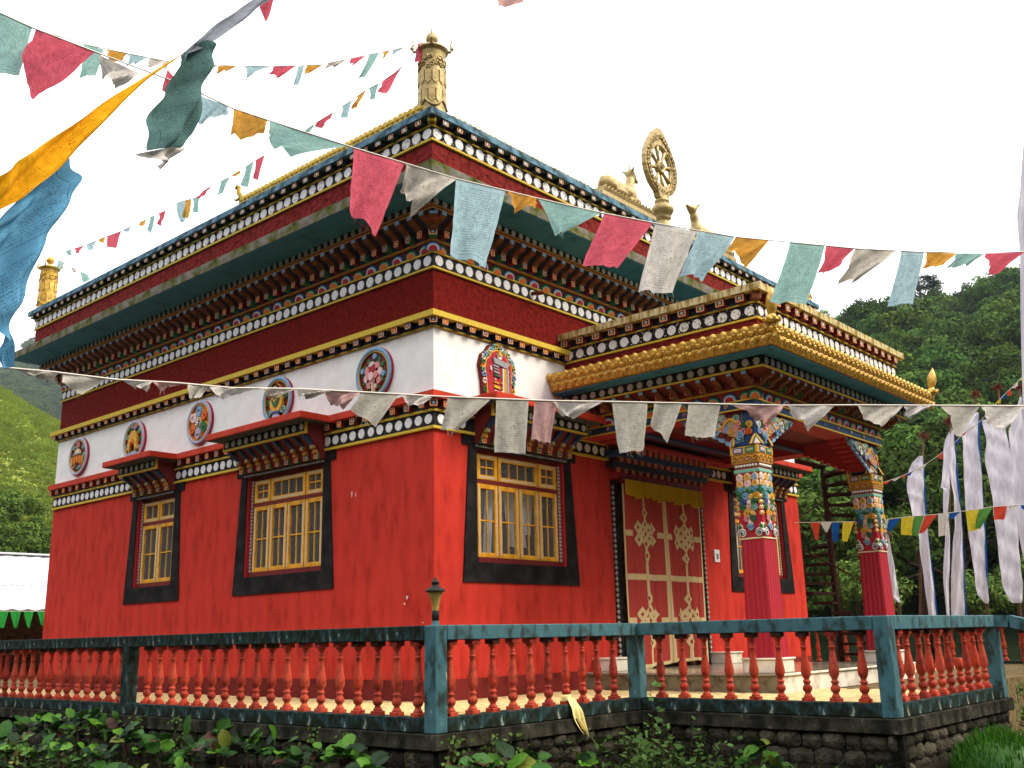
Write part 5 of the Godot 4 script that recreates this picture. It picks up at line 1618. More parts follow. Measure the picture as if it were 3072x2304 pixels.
# ---------------------------------------------------------------- door curtain
func curtain() -> void:
	var c := thing("door_curtain", "red cotton door curtain with cream endless-knot appliques under an olive valance", "curtain", Vector3(5.0, 0.25, 0.05))
	var wave := func(x: float, y: float) -> float:
		var f := clampf((2.75 - y) / 2.6, 0.0, 1.0)
		return (0.013 * sin(x * 26.0 + 0.9 * sin(y * 1.3)) + 0.026 * sin(x * 9.5 + 1.0 + y * 0.45) + 0.008 * sin(x * 47.0 + y)) * (0.45 + 0.75 * f) + 0.05
	var sheet := func(x0: float, x1: float, y0: float, y1: float, off: float, nx: int, ny: int) -> ArrayMesh:
		var mb := MB.new()
		mb.smooth(1)
		for i in nx:
			for j in ny:
				var p := func(u: int, v: int) -> Vector3:
					var x := lerpf(x0, x1, float(u) / nx)
					var y := lerpf(y0, y1, float(v) / ny)
					var hem := (0.035 * sin(x * 2.6 + 0.6) + 0.012 * sin(x * 11.0)) * clampf(1.0 - y * 3.0, 0.0, 1.0)
					return Vector3(x, y + hem, wave.call(x, y) + off)
				mb.quad(p.call(i, j), p.call(i, j + 1), p.call(i + 1, j + 1), p.call(i + 1, j))
		return mb.mesh()
	for s in [[-1.125, -0.012], [-0.008, 1.1]]:
		part("panel", sheet.call(s[0], s[1], 0.03, 2.72, 0.0, 70, 30), M.curtain_red, c)
		var cx: float = (s[0] + s[1]) / 2
		var kn := [1.98, 0.68]
		for e in [[s[0], s[0] + 0.055], [s[1] - 0.045, s[1]]]:
			part("applique_strip", sheet.call(e[0], e[1], 0.03, 2.72, 0.004, 3, 30), M.curtain_cream, c)
		for e in [[0.03, 0.26], [1.09, 1.55], [2.4, 2.72]]:
			part("applique_strip", sheet.call(cx - 0.034, cx + 0.034, e[0], e[1], 0.004, 4, 8), M.curtain_cream, c)
		part("applique_strip", sheet.call(s[0] + 0.055, s[1] - 0.045, 0.03, 0.08, 0.0055, 60, 2), M.curtain_cream, c)
		part("applique_strip", sheet.call(s[0] + 0.055, s[1] - 0.045, 1.28, 1.37, 0.0055, 60, 2), M.curtain_cream, c)
		for y in kn:
			part("applique_strip", sheet.call(s[0] + 0.055, cx - 0.33, y - 0.045, y + 0.045, 0.0055, 20, 2), M.curtain_cream, c)
			part("applique_strip", sheet.call(cx + 0.33, s[1] - 0.045, y - 0.045, y + 0.045, 0.0055, 20, 2), M.curtain_cream, c)
			# the knot: a lattice of cream diamonds, red showing through their middles
			var dia := func(called: String, mat: Material, q: Vector2, r: float, hole: float, off: float) -> void:
				var mb := MB.new()
				mb.smooth(1)
				for k in 4:
					var a0 := k * PI / 2
					var a1 := (k + 1) * PI / 2
					for m in 4:
						var l0 := Vector2(cos(a0), sin(a0)).lerp(Vector2(cos(a1), sin(a1)), m / 4.0)
						var l1 := Vector2(cos(a0), sin(a0)).lerp(Vector2(cos(a1), sin(a1)), (m + 1) / 4.0)
						var vv := func(l: Vector2, h: float) -> Vector3:
							var w := q + Vector2(l.x * 0.85, l.y) * h
							return Vector3(w.x, w.y, wave.call(w.x, w.y) + off)
						mb.quad(vv.call(l0, hole), vv.call(l0, r), vv.call(l1, r), vv.call(l1, hole))
				part(called, mb.mesh(), mat, c)
			var gi := 0
			for g in [[0.0, 0.33], [0.0, 0.15], [-0.2, 0.09], [0.2, 0.09], [-0.1, 0.06], [0.1, 0.06], [0.0, 0.0], [-0.1, -0.06], [0.1, -0.06], [-0.2, -0.09], [0.2, -0.09], [0.0, -0.15], [0.0, -0.33]]:
				dia.call("knot_diamond", M.curtain_cream, Vector2(cx + g[0], y + g[1]), 0.118, 0.042, 0.008 + 0.0003 * gi)
				gi += 1
	# gathered valance
	var mb := MB.new()
	mb.smooth(1)
	var n := 150
	for i in n:
		var vx := func(j: int) -> float: return -1.13 + 2.26 * j / n
		var vz := func(j: int, low: bool) -> float: return 0.115 + (0.03 if low else 0.01) * sin(j * 0.95 + 0.9 * sin(j * 0.31)) + (0.012 if low else 0.0) * sin(j * 0.23)
		var vb := func(j: int) -> float: return 2.52 + 0.018 * sin(j * 0.6) + 0.02 * sin(j * 0.17 + 1.0)
		mb.quad(Vector3(vx.call(i), vb.call(i), vz.call(i, true)), Vector3(vx.call(i), 2.78, vz.call(i, false)), Vector3(vx.call(i + 1), 2.78, vz.call(i + 1, false)), Vector3(vx.call(i + 1), vb.call(i + 1), vz.call(i + 1, true)))
	part("valance", mb.mesh(), M.valance_olive, c)
	part("curtain_rod", boxmesh(Vector3(2.3, 0.05, 0.06), 0.01), M.dark_red, c, at(0, 2.79, 0.05))
	# doorbell switch right of the door
	var s := thing("wall_switch", "square white plastic wall switch on the red wall right of the door", "switch", Vector3(6.7, 2.0, 0.0))
	part("plate", boxmesh(Vector3(0.17, 0.21, 0.025), 0.005), M.dot_white, s, at(0, 0, 0.0125))
	part("rocker", boxmesh(Vector3(0.06, 0.09, 0.02), 0.005), M.grey, s, at(0.01, -0.005, 0.03))

# ---------------------------------------------------------------- balustrade round the terrace
func baluster_mesh(broken := false, kind := 0) -> ArrayMesh:
	var key := "baluster%s%d" % [broken, kind]
	if cache.has(key): return cache[key]
	var mb := MB.new()
	mb.bevel(at(0, 0.02, 0), Vector3(0.05, 0.02, 0.05), 0.005)
	mb.smooth(1)
	var prof := [[0.0, 0.04], [0.046, 0.04], [0.04, 0.058], [0.03, 0.07], [0.027, 0.085], [0.032, 0.093], [0.042, 0.112], [0.044, 0.128], [0.038, 0.148], [0.028, 0.158], [0.031, 0.166], [0.028, 0.172], [0.039, 0.182], [0.039, 0.19], [0.028, 0.2], [0.026, 0.215], [0.034, 0.23], [0.044, 0.262], [0.046, 0.292], [0.042, 0.34], [0.034, 0.4], [0.027, 0.46], [0.024, 0.5], [0.033, 0.508], [0.033, 0.518], [0.024, 0.526], [0.025, 0.538], [0.029, 0.545], [0.024, 0.552], [0.025, 0.575], [0.034, 0.592], [0.048, 0.615], [0.0, 0.615]]
	if broken: prof = prof.slice(0, 20) + [[0.03, 0.352], [0.0, 0.34]]
	mb.lathe(Transform3D(), prof, 14)
	# carved lily leaves on the belly and ribs on the bulb
	for k in 6:
		var a := TAU * k / 6.0
		var b := Transform3D(Basis(Vector3.UP, a), Vector3.ZERO)
		mb.tube([b * Vector3(0, 0.245, 0.041), b * Vector3(0.01, 0.29, 0.0465), b * Vector3(0, 0.345, 0.043)], 0.006, 0.002, 4, false)
	for k in 10:
		var b := Transform3D(Basis(Vector3.UP, TAU * k / 10.0), Vector3.ZERO)
		mb.tube([b * Vector3(0, 0.096, 0.033), b * Vector3(0, 0.12, 0.0435), b * Vector3(0, 0.146, 0.038)], 0.0055, 0.0055, 4, false)
	var am := mb.mesh()
	am.surface_set_material(0, [M.terracotta, M.terracotta_pale, M.terracotta_dull][kind])
	if not broken:
		mb = MB.new()   # head block, blackened by moss on most of them
		mb.bevel(at(0, 0.638, 0), Vector3(0.052, 0.022, 0.052), 0.004)
		am = mb.mesh(am)
		am.surface_set_material(1, [M.moss_head, M.terracotta_dull, M.moss_head][kind])
	cache[key] = am
	return am

func span(b: Node3D, p0: Vector3, p1: Vector3, n: int, first: float, last: float, broken := -1) -> void:
	# a row of balusters between two posts; first and last measured along the span
	var d := (p1 - p0).normalized()
	for i in n:
		var p := p0 + d * lerpf(first, last, float(i) / maxf(1.0, n - 1.0))
		part("baluster", baluster_mesh(i == broken, rng.randi() % 3), null, b, Transform3D(Basis(Vector3.UP, rng.randf_range(-0.3, 0.3) * 0.2) * Basis(Vector3.RIGHT, rng.randf_range(-0.012, 0.012)) * Basis(Vector3.BACK, rng.randf_range(-0.012, 0.012)), p + Vector3(rng.randf_range(-0.006, 0.006), 0.062, rng.randf_range(-0.006, 0.006))))

func rail_box(b: Node3D, called: String, mat: Material, p0: Vector3, p1: Vector3, y0: float, y1: float, w: float) -> void:
	var c := (p0 + p1) / 2
	var d := p1 - p0
	part(called, boxmesh(Vector3(d.length(), y1 - y0, w), 0.008), mat, b, Transform3D(Basis(Vector3.UP, atan2(-d.z, d.x)), Vector3(c.x, (y0 + y1) / 2, c.z)))

func post(b: Node3D, x: float, z: float, mat: Material, top := 0.8535, w := 0.15) -> void:
	part("post", boxmesh(Vector3(w, top + 0.064, w), 0.008), mat, b, at(x, (top - 0.064) / 2, z))

func balustrade() -> void:
	var b := thing("balustrade", "teal concrete balustrade with red turned balusters round the temple terrace", "balustrade")
	var A := Vector3(-2.165, 0, 2.245)
	var B := Vector3(0.935, 0, 2.245)
	var C := Vector3(0.935, 0, 5.065)
	var E := Vector3(4.105, 0, 5.065)
	# side run, going away along the temple
	for i in 4:
		post(b, -2.165, 2.245 - i * 5.375, M.rail_teal if i == 0 else M.rail_moss)
	for i in 3:
		var z0 := 2.17 - i * 5.375
		rail_box(b, "rail", M.rail_moss, Vector3(-2.165, 0, z0), Vector3(-2.165, 0, z0 - 5.225), 0.722, 0.855, 0.158)
		rail_box(b, "base_beam", M.rail_moss, Vector3(-2.165, 0, z0), Vector3(-2.165, 0, z0 - 5.225), -0.062, 0.066, 0.158)
		if i < 2: span(b, Vector3(-2.165, 0, z0), Vector3(-2.165, 0, z0 - 5.2), 18, 0.15, 4.86)
	# run in front of the window
	rail_box(b, "rail", M.rail_teal, A + Vector3(0.075, 0, 0), B - Vector3(0.075, 0, 0), 0.722, 0.855, 0.156)
	rail_box(b, "base_beam", M.rail_moss, A + Vector3(0.075, 0, 0), B - Vector3(0.075, 0, 0), -0.062, 0.066, 0.156)
	span(b, A, B, 10, 0.188, 2.655)
	post(b, B.x, B.z, M.rail_teal)
	# run towards the steps
	rail_box(b, "rail", M.rail_teal, B + Vector3(0, 0, 0.075), C - Vector3(0, 0, 0.075), 0.722, 0.855, 0.158)
	rail_box(b, "base_beam", M.rail_moss, B + Vector3(0, 0, 0.075), C - Vector3(0, 0, 0.075), -0.062, 0.066, 0.158)
	span(b, B, C, 9, 0.31, 2.57)
	post(b, C.x, C.z, M.rail_teal)
	rail_box(b, "rail", M.rail_teal, C + Vector3(0.075, 0, 0), E - Vector3(0.075, 0, 0), 0.722, 0.855, 0.156)
	rail_box(b, "base_beam", M.rail_moss, C + Vector3(0.075, 0, 0), E - Vector3(0.075, 0, 0), -0.062, 0.066, 0.156)
	span(b, C, E, 10, 0.26, 2.77, 6)
	post(b, E.x, E.z, M.rail_teal)
	# handrail falling away beside the steps
	var mb := MB.new()
	var pts := [Vector3(4.105, 0.79, 5.14), Vector3(4.105, 0.785, 5.3), Vector3(4.105, 0.7, 5.6), Vector3(4.105, 0.3, 6.6)]
	for i in 3:
		var a: Vector3 = pts[i]
		var c: Vector3 = pts[i + 1]
		var d := c - a
		mb.hexa(Transform3D(Basis(Vector3.RIGHT, atan2(-d.y, d.z)), (a + c) / 2), Vector3(0.079, 0.066, d.length() / 2 + 0.004))
	part("stair_rail", mb.mesh(), M.rail_teal, b)
	for i in 4: part("baluster", baluster_mesh(), null, b, at(4.105, 0.03 - 0.1 * i, 5.42 + i * 0.27))
	# lamp on the near corner post
	lamp(Vector3(-2.165, 0.8535, 2.245), "black-capped garden lamp with yellowed glass on the near corner post")
	# cloth tied round a baluster
	var k := thing("tied_cloth", "pale yellow cloth knotted round a baluster foot and hanging over the beam", "cloth", Vector3(-0.333, 0.0, 2.245))
	mb = MB.new()
	mb.smooth(1)
	mb.lathe(at(0, 0.12, 0), [[0.04, -0.035], [0.056, -0.02], [0.05, 0.0], [0.058, 0.02], [0.042, 0.04]], 12)
	part("knot", mb.mesh(), M.tied_cloth, k)
	mb = MB.new()
	mb.smooth(1)
	for i in 16:
		for j in 12:
			var p := func(u: int, v: int) -> Vector3:
				var s := float(u) / 16
				var t := float(v) / 12
				var w := lerpf(0.07, 0.15 + 0.02 * sin(t * 6.0), minf(1.0, t * 1.6)) * (1.0 - 0.6 * pow(t, 6.0))
				var x := (s - 0.5) * w * 1.5 + 0.13 * t * t + 0.015 * t
				var y := 0.13 - 0.36 * t + 0.035 * sin(s * 5.0) * t
				var z := 0.055 + 0.07 * minf(1.0, t * 3.5) + 0.016 * sin(s * 16.0 + t * 2.0) * (0.4 + t)
				return Vector3(x, y, z)
			mb.quad(p.call(i, j), p.call(i, j + 1), p.call(i + 1, j + 1), p.call(i + 1, j))
	part("tail", mb.mesh(), M.tied_cloth, k)

func lamp(where: Vector3, label: String) -> void:
	var l := thing("garden_lamp", label, "lamp", where)
	var mb := MB.new()
	mb.smooth(1)
	mb.lathe(Transform3D(), [[0.05, 0.0], [0.035, 0.012], [0.028, 0.05]], 14)
	part("foot", mb.mesh(), M.rail_teal, l)
	mb = MB.new()
	mb.smooth(1)
	mb.lathe(Transform3D(), [[0.028, 0.04], [0.034, 0.045], [0.034, 0.125], [0.03, 0.13]], 14)
	part("collar", mb.mesh(), M.iron, l)
	mb = MB.new()
	mb.smooth(1)
	mb.lathe(Transform3D(), [[0.03, 0.125], [0.034, 0.18], [0.047, 0.24], [0.075, 0.3]], 18)
	part("glass", mb.mesh(), M.lamp_glass, l)
	mb = MB.new()
	mb.smooth(1)
	mb.lathe(Transform3D(), [[0.09, 0.296], [0.093, 0.303], [0.075, 0.322], [0.045, 0.338], [0.034, 0.342], [0.034, 0.372], [0.04, 0.375], [0.036, 0.382], [0.014, 0.405], [0.01, 0.42], [0.0, 0.428]], 18)
	mb.lathe(Transform3D(), [[0.0, 0.3], [0.09, 0.298]], 18)
	part("cap", mb.mesh(), M.iron, l)

# ---------------------------------------------------------------- stone wall below the terrace
func stone_mesh(i: int) -> ArrayMesh:
	var key := "stone%d" % i
	if cache.has(key): return cache[key]
	var r := RandomNumberGenerator.new()
	r.seed = 100 + i
	var mb := MB.new()
	mb.smooth(1)
	var nx := 5
	var ny := 4
	var off := {}
	var p := func(u: int, v: int) -> Vector3:
		var s := (float(u) / nx - 0.5) * 2.0
		var t := (float(v) / ny - 0.5) * 2.0
		var k := Vector2i(u, v)
		if not off.has(k): off[k] = Vector3(r.randf_range(-0.06, 0.06), r.randf_range(-0.07, 0.07), r.randf_range(-0.09, 0.09))
		var q := Vector3(s * sqrt(1.0 - 0.28 * t * t) * 0.5, t * sqrt(1.0 - 0.28 * s * s) * 0.5, 0.5 * (1.0 - pow(maxf(absf(s), absf(t)), 4.0)))
		return q + off[k] * (0.5 if maxf(absf(s), absf(t)) > 0.98 else 1.0)
	for u in nx:
		for v in ny: mb.quad(p.call(u, v), p.call(u, v + 1), p.call(u + 1, v + 1), p.call(u + 1, v))
	cache[key] = mb.mesh()
	return cache[key]

func retaining_wall() -> void:
	var w := thing("stone_wall", "mossy rubble stone wall with concrete ledge under the balustrade", "wall")
	# ledge under the beam, following its course
	var runs := [[Vector3(-2.165, 0, 2.36), Vector3(-2.165, 0, -14.0)], [Vector3(-2.045, 0, 2.245), Vector3(0.815, 0, 2.245)], [Vector3(0.935, 0, 2.125), Vector3(0.935, 0, 5.18)], [Vector3(1.055, 0, 5.065), Vector3(4.2, 0, 5.065)]]
	for i in 4:
		rail_box(w, "ledge", M.wet_concrete, runs[i][0], runs[i][1], -0.2, -0.066, 0.235)
		var mb := MB.new()
		var c: Vector3 = (runs[i][0] + runs[i][1]) / 2
		var d: Vector3 = runs[i][1] - runs[i][0]
		mb.hexa(Transform3D(Basis(Vector3.UP, atan2(-d.z, d.x)), Vector3(c.x, -0.61, c.z)), Vector3(d.length() / 2 - 0.03, 0.405, 0.05))
		part("core", mb.mesh(), M.mortar, w)
	# rubble in rough courses
	var faces := [[Transform3D(Basis(Vector3(0, 0, 1), Vector3(0, 1, 0), Vector3(-1, 0, 0)), Vector3(-2.215, 0, 0)), -5.6, 2.28], [Transform3D(Basis(), Vector3(0, 0, 2.295)), -2.15, 0.84], [Transform3D(Basis(Vector3(0, 0, 1), Vector3(0, 1, 0), Vector3(-1, 0, 0)), Vector3(0.885, 0, 0)), 2.36, 5.1], [Transform3D(Basis(), Vector3(0, 0, 5.115)), 0.9, 4.1]]
	for f in faces:
		var y := -0.2
		for r in 4:
			var h := rng.randf_range(0.12, 0.17)
			var x: float = f[1] + rng.randf_range(0.0, 0.12)
			while x < f[2] - 0.08:
				var wd := rng.randf_range(0.15, 0.32)
				if x + wd > f[2]: wd = f[2] - x
				if r < 3 or rng.randf() < 0.6:
					part("stone", stone_mesh(rng.randi() % 7), M["stone_%d" % (rng.randi() % 3)], w, f[0] * Transform3D(Basis.from_scale(Vector3(wd * 0.98, h * rng.randf_range(0.95, 1.1), rng.randf_range(0.07, 0.12))), Vector3(x + wd / 2, y - h / 2 + rng.randf_range(-0.015, 0.015), 0.0)))
				x += wd
			y -= h

# ---------------------------------------------------------------- things across the courtyard
func courtyard_things() -> void:
	# rusty spiral stair beside the temple's right wall
	var s := thing("spiral_staircase", "rusty iron spiral staircase beside the right corner of the temple", "staircase", Vector3(11.9, 0.0, -0.25))
	var mb := MB.new()
	mb.smooth(1)
	mb.tube([Vector3(0, 0, 0), Vector3(0, 4.15, 0)], 0.055, 0.055, 10)
	part("newel", mb.mesh(), M.rust, s)
	var n := 19
	var prev := []
	for i in n:
		var a := 2.2 + PI - i * 0.42
		var y := 0.25 + i * 0.205
		mb = MB.new()
		var p := PackedVector2Array([Vector2(0.03, -0.05), Vector2(0.85, -0.2), Vector2(0.85, 0.2), Vector2(0.03, 0.05)])
		var tt := Transform3D(Basis(Vector3.UP, a) * Basis(Vector3.RIGHT, -PI / 2), Vector3(0, y, 0))
		mb.extrude(tt, p, 0.0, 0.012, 0.0, true)
		for e in 4:
			var q0 := p[e]
			var q1 := p[(e + 1) % 4]
			var m2 := (q0 + q1) / 2
			mb.hexa(tt * Transform3D(Basis(Vector3.BACK, (q1 - q0).angle()), Vector3(m2.x, m2.y, -0.02)), Vector3((q1 - q0).length() / 2, 0.005, 0.022))
		mb.tube([Vector3(0, y - 0.06, 0), Vector3(0, y + 0.06, 0)], 0.07, 0.07, 8)
		part("tread", mb.mesh(), M.rust, s)
		var e0 := Vector3(cos(a), 0, -sin(a)) * 0.84
		if i % 2 == 0:
			# pierced iron baluster
			mb = MB.new()
			for k in 9:
				var yy := y + 0.05 + k * 0.09
				for sg in [-1.0, 1.0]:
					mb.tube([e0 + Vector3(0.035 * sg, yy - 0.045, 0.01), e0 + Vector3(-0.035 * sg, yy + 0.045, 0.01)], 0.006, 0.006, 4, false)
			for sg in [-1.0, 1.0]: mb.tube([e0 + Vector3(0.04 * sg, y, 0), e0 + Vector3(0.04 * sg, y + 0.88, 0)], 0.008, 0.008, 4)
			part("pierced_baluster", mb.mesh(), M.rust, s)
		prev.append(e0 + Vector3(0, y + 0.88, 0))
	mb = MB.new()
	mb.smooth(1)
	mb.tube(prev, 0.017, 0.017, 6)
	part("handrail", mb.mesh(), M.rust, s)
	mb = MB.new()
	mb.hexa(at(-0.6, 4.15, -0.5), Vector3(0.7, 0.012, 0.6))
	part("landing", mb.mesh(), M.rust, s)
	# balustrade on the far side of the courtyard
	var b := thing("back_balustrade", "distant red-balustered parapet along the far edge of the courtyard", "balustrade")
	for i in 4: post(b, 13.0, 4.2 - i * 4.2, M.rail_moss)
	for i in 3:
		var z0 := 4.12 - i * 4.2
		rail_box(b, "rail", M.rail_moss, Vector3(13.0, 0, z0), Vector3(13.0, 0, z0 - 4.04), 0.722, 0.855, 0.15)
		rail_box(b, "base_beam", M.rail_moss, Vector3(13.0, 0, z0), Vector3(13.0, 0, z0 - 4.04), 0.01, 0.066, 0.15)
		span(b, Vector3(13.0, 0, z0), Vector3(13.0, 0, z0 - 4.0), 12, 0.2, 3.8)
	post(b, 8.8, 4.2, M.rail_moss)
	rail_box(b, "rail", M.rail_moss, Vector3(12.9, 0, 4.2), Vector3(8.9, 0, 4.2), 0.722, 0.855, 0.15)
	rail_box(b, "base_beam", M.rail_moss, Vector3(12.9, 0, 4.2), Vector3(8.9, 0, 4.2), 0.01, 0.066, 0.15)
	span(b, Vector3(12.9, 0, 4.2), Vector3(8.9, 0, 4.2), 13, 0.2, 3.8)
	lamp(Vector3(13.0, 0.8535, 4.2), "small yellow-glass lamp on the far courtyard parapet before the white pole banners")
	# dry straw lying along the far parapet
	var g := thing("straw_bundle", "bundle of dry brown straw on the far parapet", "straw", Vector3(12.0, 0.86, 4.2))
	mb = MB.new()
	for k in 150:
		var p := Vector3(rng.randf_range(-0.9, 0.9), 0.02 + rng.randf() * 0.08, rng.randf_range(-0.09, 0.09))
		var d := Vector3(rng.randf_range(0.25, 0.5), rng.randf_range(-0.05, 0.1), rng.randf_range(-0.12, 0.12))
		mb.tube([p, p + d * 0.5 + Vector3(0, 0.02, 0), p + d], 0.006, 0.003, 3, false)
	part("stalks", mb.mesh(), M.tan, g)

# ---------------------------------------------------------------- white tin-roofed shed behind the side wall
func shed() -> void:
	var s := thing("tin_roof_shed", "low dark shed with a white corrugated tin roof beyond the left wall", "shed", Vector3(0.0, 0.0, -18.0))
	var mb := MB.new()
	var n := 150
	for half in 2:
		for i in n:
			var p := func(j: int, t: float) -> Vector3:
				var x := -6.0 + 15.0 * j / n
				var y := lerpf(1.72, 3.3, t)
				var z := lerpf(0.0, -2.6, t)
				return Vector3(x, y + 0.018 * sin(j * PI * 0.5) - (0.02 if half == 0 else 0.0), z)
			var t0 := 0.0 if half == 0 else 0.42
			var t1 := 0.44 if half == 0 else 1.0
			mb.quad(p.call(i, t0), p.call(i, t1), p.call(i + 1, t1), p.call(i + 1, t0))
	part("tin_roof", mb.mesh(), M.tin_white, s)
	part("ridge_cap", boxmesh(Vector3(15.0, 0.05, 0.3), 0.01), M.tin_white, s, at(1.5, 3.33, -2.62))
	part("back_wall", boxmesh(Vector3(15.0, 3.2, 0.1), 0.0), M.old_timber, s, at(1.5, 1.6, -2.6))
	part("verge_board", boxmesh(Vector3(15.0, 0.05, 0.04), 0.0), M.bark, s, at(1.5, 1.67, -0.05))
	for x in [-4.0, -1.0, 1.4, 3.6, 6.0]: part("shed_post", boxmesh(Vector3(0.1, 1.7, 0.1), 0.01), M.bark, s, at(x, 0.85, -0.15))
	for x in [0.6, 2.2]: part("bench_board", boxmesh(Vector3(1.4, 0.08, 0.5), 0.01), M.bark, s, at(x, 0.6, -0.8))
	var p := thing("pennant_string", "string of bright green pennants along the white shed's eave", "pennants", Vector3(0.0, 1.66, -17.93))
	mb = MB.new()
	mb.tube([Vector3(-3, 0, 0), Vector3(6, 0, 0)], 0.008, 0.008, 5)
	part("cord", mb.mesh(), M.cord, p)
	var x := -1.2
	while x < 5.0:
		var w := rng.randf_range(0.24, 0.32)
		var q := [Vector2(0, 0), Vector2(w, 0), Vector2(w * rng.randf_range(0.7, 1.1), -0.42), Vector2(rng.randf_range(0.0, w * 0.6), rng.randf_range(-0.46, -0.3))]
		part("pennant", flag_mesh(Transform3D(Basis(), Vector3(x, 0, 0)), q, 0.02, x), M.pennant_green, p)
		x += w + rng.randf_range(0.02, 0.1)

# ---------------------------------------------------------------- hills and woods
const FWD := Vector2(0.7517, -0.6595)     # the way the valley runs from the terrace
const SIDE := Vector2(0.6595, 0.7517)

func place(d: float, a: float) -> Vector2:
	# a spot d metres up the valley, a times d to its right
	return Vector2(-8.6, 8.87) + FWD * d + SIDE * (a * d)

func right_hill(d: float, a: float) -> float:
	var e := deg_to_rad(lerpf(9.5, 15.4, smoothstep(0.0, 0.36, a)) + 9.0 * maxf(0.0, a - 0.36))
	var top := tan(e) * 190.0
	var f := clampf((d - 34.0) / 150.0, 0.0, 1.0)
	return -1.0 + top * (f * 0.75 + 0.25 * f * f * (3.0 - 2.0 * f)) + 2.5 * sin(d * 0.11 + a * 17.0) * f

func left_hill(d: float, a: float) -> float:
	# grassy spur: highest to the left, falling to the right
	var e := deg_to_rad(lerpf(14.6, 11.0, clampf((a + 0.52) / 0.12, -1.0, 1.6)))
	var f := clampf((d - 45.0) / 85.0, 0.0, 1.0)
	return -1.0 + tan(e) * 118.0 * f * (2.0 - f) + 0.5 * sin(d * 0.3 + a * 40.0) * f

func far_hill(d: float, a: float) -> float:
	var e := deg_to_rad(16.4 + 10.0 * (a + 0.45) + 0.5 * sin(a * 60.0))
	var f := clampf((d - 220.0) / 480.0, 0.0, 1.0)
	return -1.0 + tan(e) * 720.0 * f + 6.0 * sin(a * 90.0 + d * 0.02) * f

func rear_hill(d: float, a: float) -> float:
	# wooded slopes that close the valley to the left of and behind the terrace; a is a bearing here
	var f := clampf((d - 55.0) / 90.0, 0.0, 1.0)
	return -1.0 + (52.0 + 10.0 * sin(a * 2.3)) * f * (1.6 - 0.6 * f)

func sheet(h: Callable, d0: float, d1: float, a0: float, a1: float, nd: int, na: int) -> ArrayMesh:
	var mb := MB.new()
	mb.smooth(1)
	for i in nd:
		for j in na:
			var p := func(u: int, v: int) -> Vector3:
				var d := lerpf(d0, d1, float(u) / nd)
				var a := lerpf(a0, a1, float(v) / na)
				var q := place(d, a)
				return Vector3(q.x, h.call(d, a), q.y)
			mb.quad(p.call(i, j), p.call(i + 1, j), p.call(i + 1, j + 1), p.call(i, j + 1))
	return mb.mesh()

# a crown of leaf sprays gathered in boughs round a trunk; radius about 1
func crown_mesh(sd: int, boughs: int, per: int, size: float, flat := 0.75) -> ArrayMesh:
	var r := RandomNumberGenerator.new()
	r.seed = sd
	var mb := MB.new()
	for b in boughs:
		var dir := Vector3(r.randfn(), r.randf_range(-0.35, 1.1), r.randfn()).normalized()
		var c := Vector3(dir.x, dir.y * flat, dir.z) * r.randf_range(0.4, 0.78)
		var br := r.randf_range(0.22, 0.36)
		var tone := r.randf_range(0.75, 1.3)
		for k in per:
			var n := Vector3(r.randfn(), r.randfn() + 0.35, r.randfn()).normalized()
			var p := c + n * br * pow(r.randf(), 0.4) * Vector3(1, 0.75, 1)
			var g := tone * r.randf_range(0.7, 1.35)
			mb.col(Color(0.052 * g + 0.012 * r.randf(), 0.096 * g, 0.022 * g))
			var u := n.cross(Vector3(r.randfn(), r.randfn(), r.randfn())).normalized()
			var v := n.cross(u).normalized()
			u = (u + n * r.randf_range(-0.6, 0.6)) * size * r.randf_range(0.6, 1.3)
			v = (v + n * r.randf_range(-0.6, 0.6)) * size * r.randf_range(0.5, 1.0)
			mb.quad(p - u, p - v * 0.6, p + u, p + v * 0.6)
	return mb.mesh()

func multi(called: String, m: Mesh, mat: Material, xf: Array, cols: Array) -> MultiMeshInstance3D:
	var mm := MultiMesh.new()
	mm.transform_format = MultiMesh.TRANSFORM_3D
	mm.use_colors = true
	mm.mesh = m
	mm.instance_count = xf.size()
	for i in xf.size():
		mm.set_instance_transform(i, xf[i])
		mm.set_instance_color(i, cols[i])
	var o := MultiMeshInstance3D.new()
	o.name = called
	o.multimesh = mm
	o.material_override = mat
	return o

func tree(where: Vector3, h: float, rad: float, mesh_id: int, label: String, tint: Color, group := "trees behind the courtyard", flat := 1.0) -> void:
	var t := thing("tree", label, "tree", where, rng.randf() * TAU, group)
	var mb := MB.new()
	mb.smooth(1)
	mb.tube([Vector3(0, -0.3, 0), Vector3(0.06, h * 0.4, 0.03), Vector3(0, h * 0.75, 0.1), Vector3(0.08, h, 0.05)], 0.03 * h, 0.008 * h, 7)
	for k in 6:
		var a := k * 1.1
		var y := h * (0.45 + 0.07 * k)
		mb.tube([Vector3(0, y, 0), Vector3(cos(a) * rad * 0.4, y + rad * 0.25, sin(a) * rad * 0.4), Vector3(cos(a) * rad * 0.75, y + rad * 0.35, sin(a) * rad * 0.75)], 0.012 * h, 0.004 * h, 5)
	part("trunk", mb.mesh(), M.bark, t)
	var key := "near_crown%d" % mesh_id
	if not cache.has(key): cache[key] = crown_mesh(500 + mesh_id, 30, 150, 0.046)
	var o := multi("crown", cache[key], M.crown_near, [Transform3D(Basis(Vector3.UP, mesh_id).scaled(Vector3(rad, rad * 1.05 * flat, rad)), Vector3(0, h * 0.85, 0))], [tint])
	t.add_child(o, true)

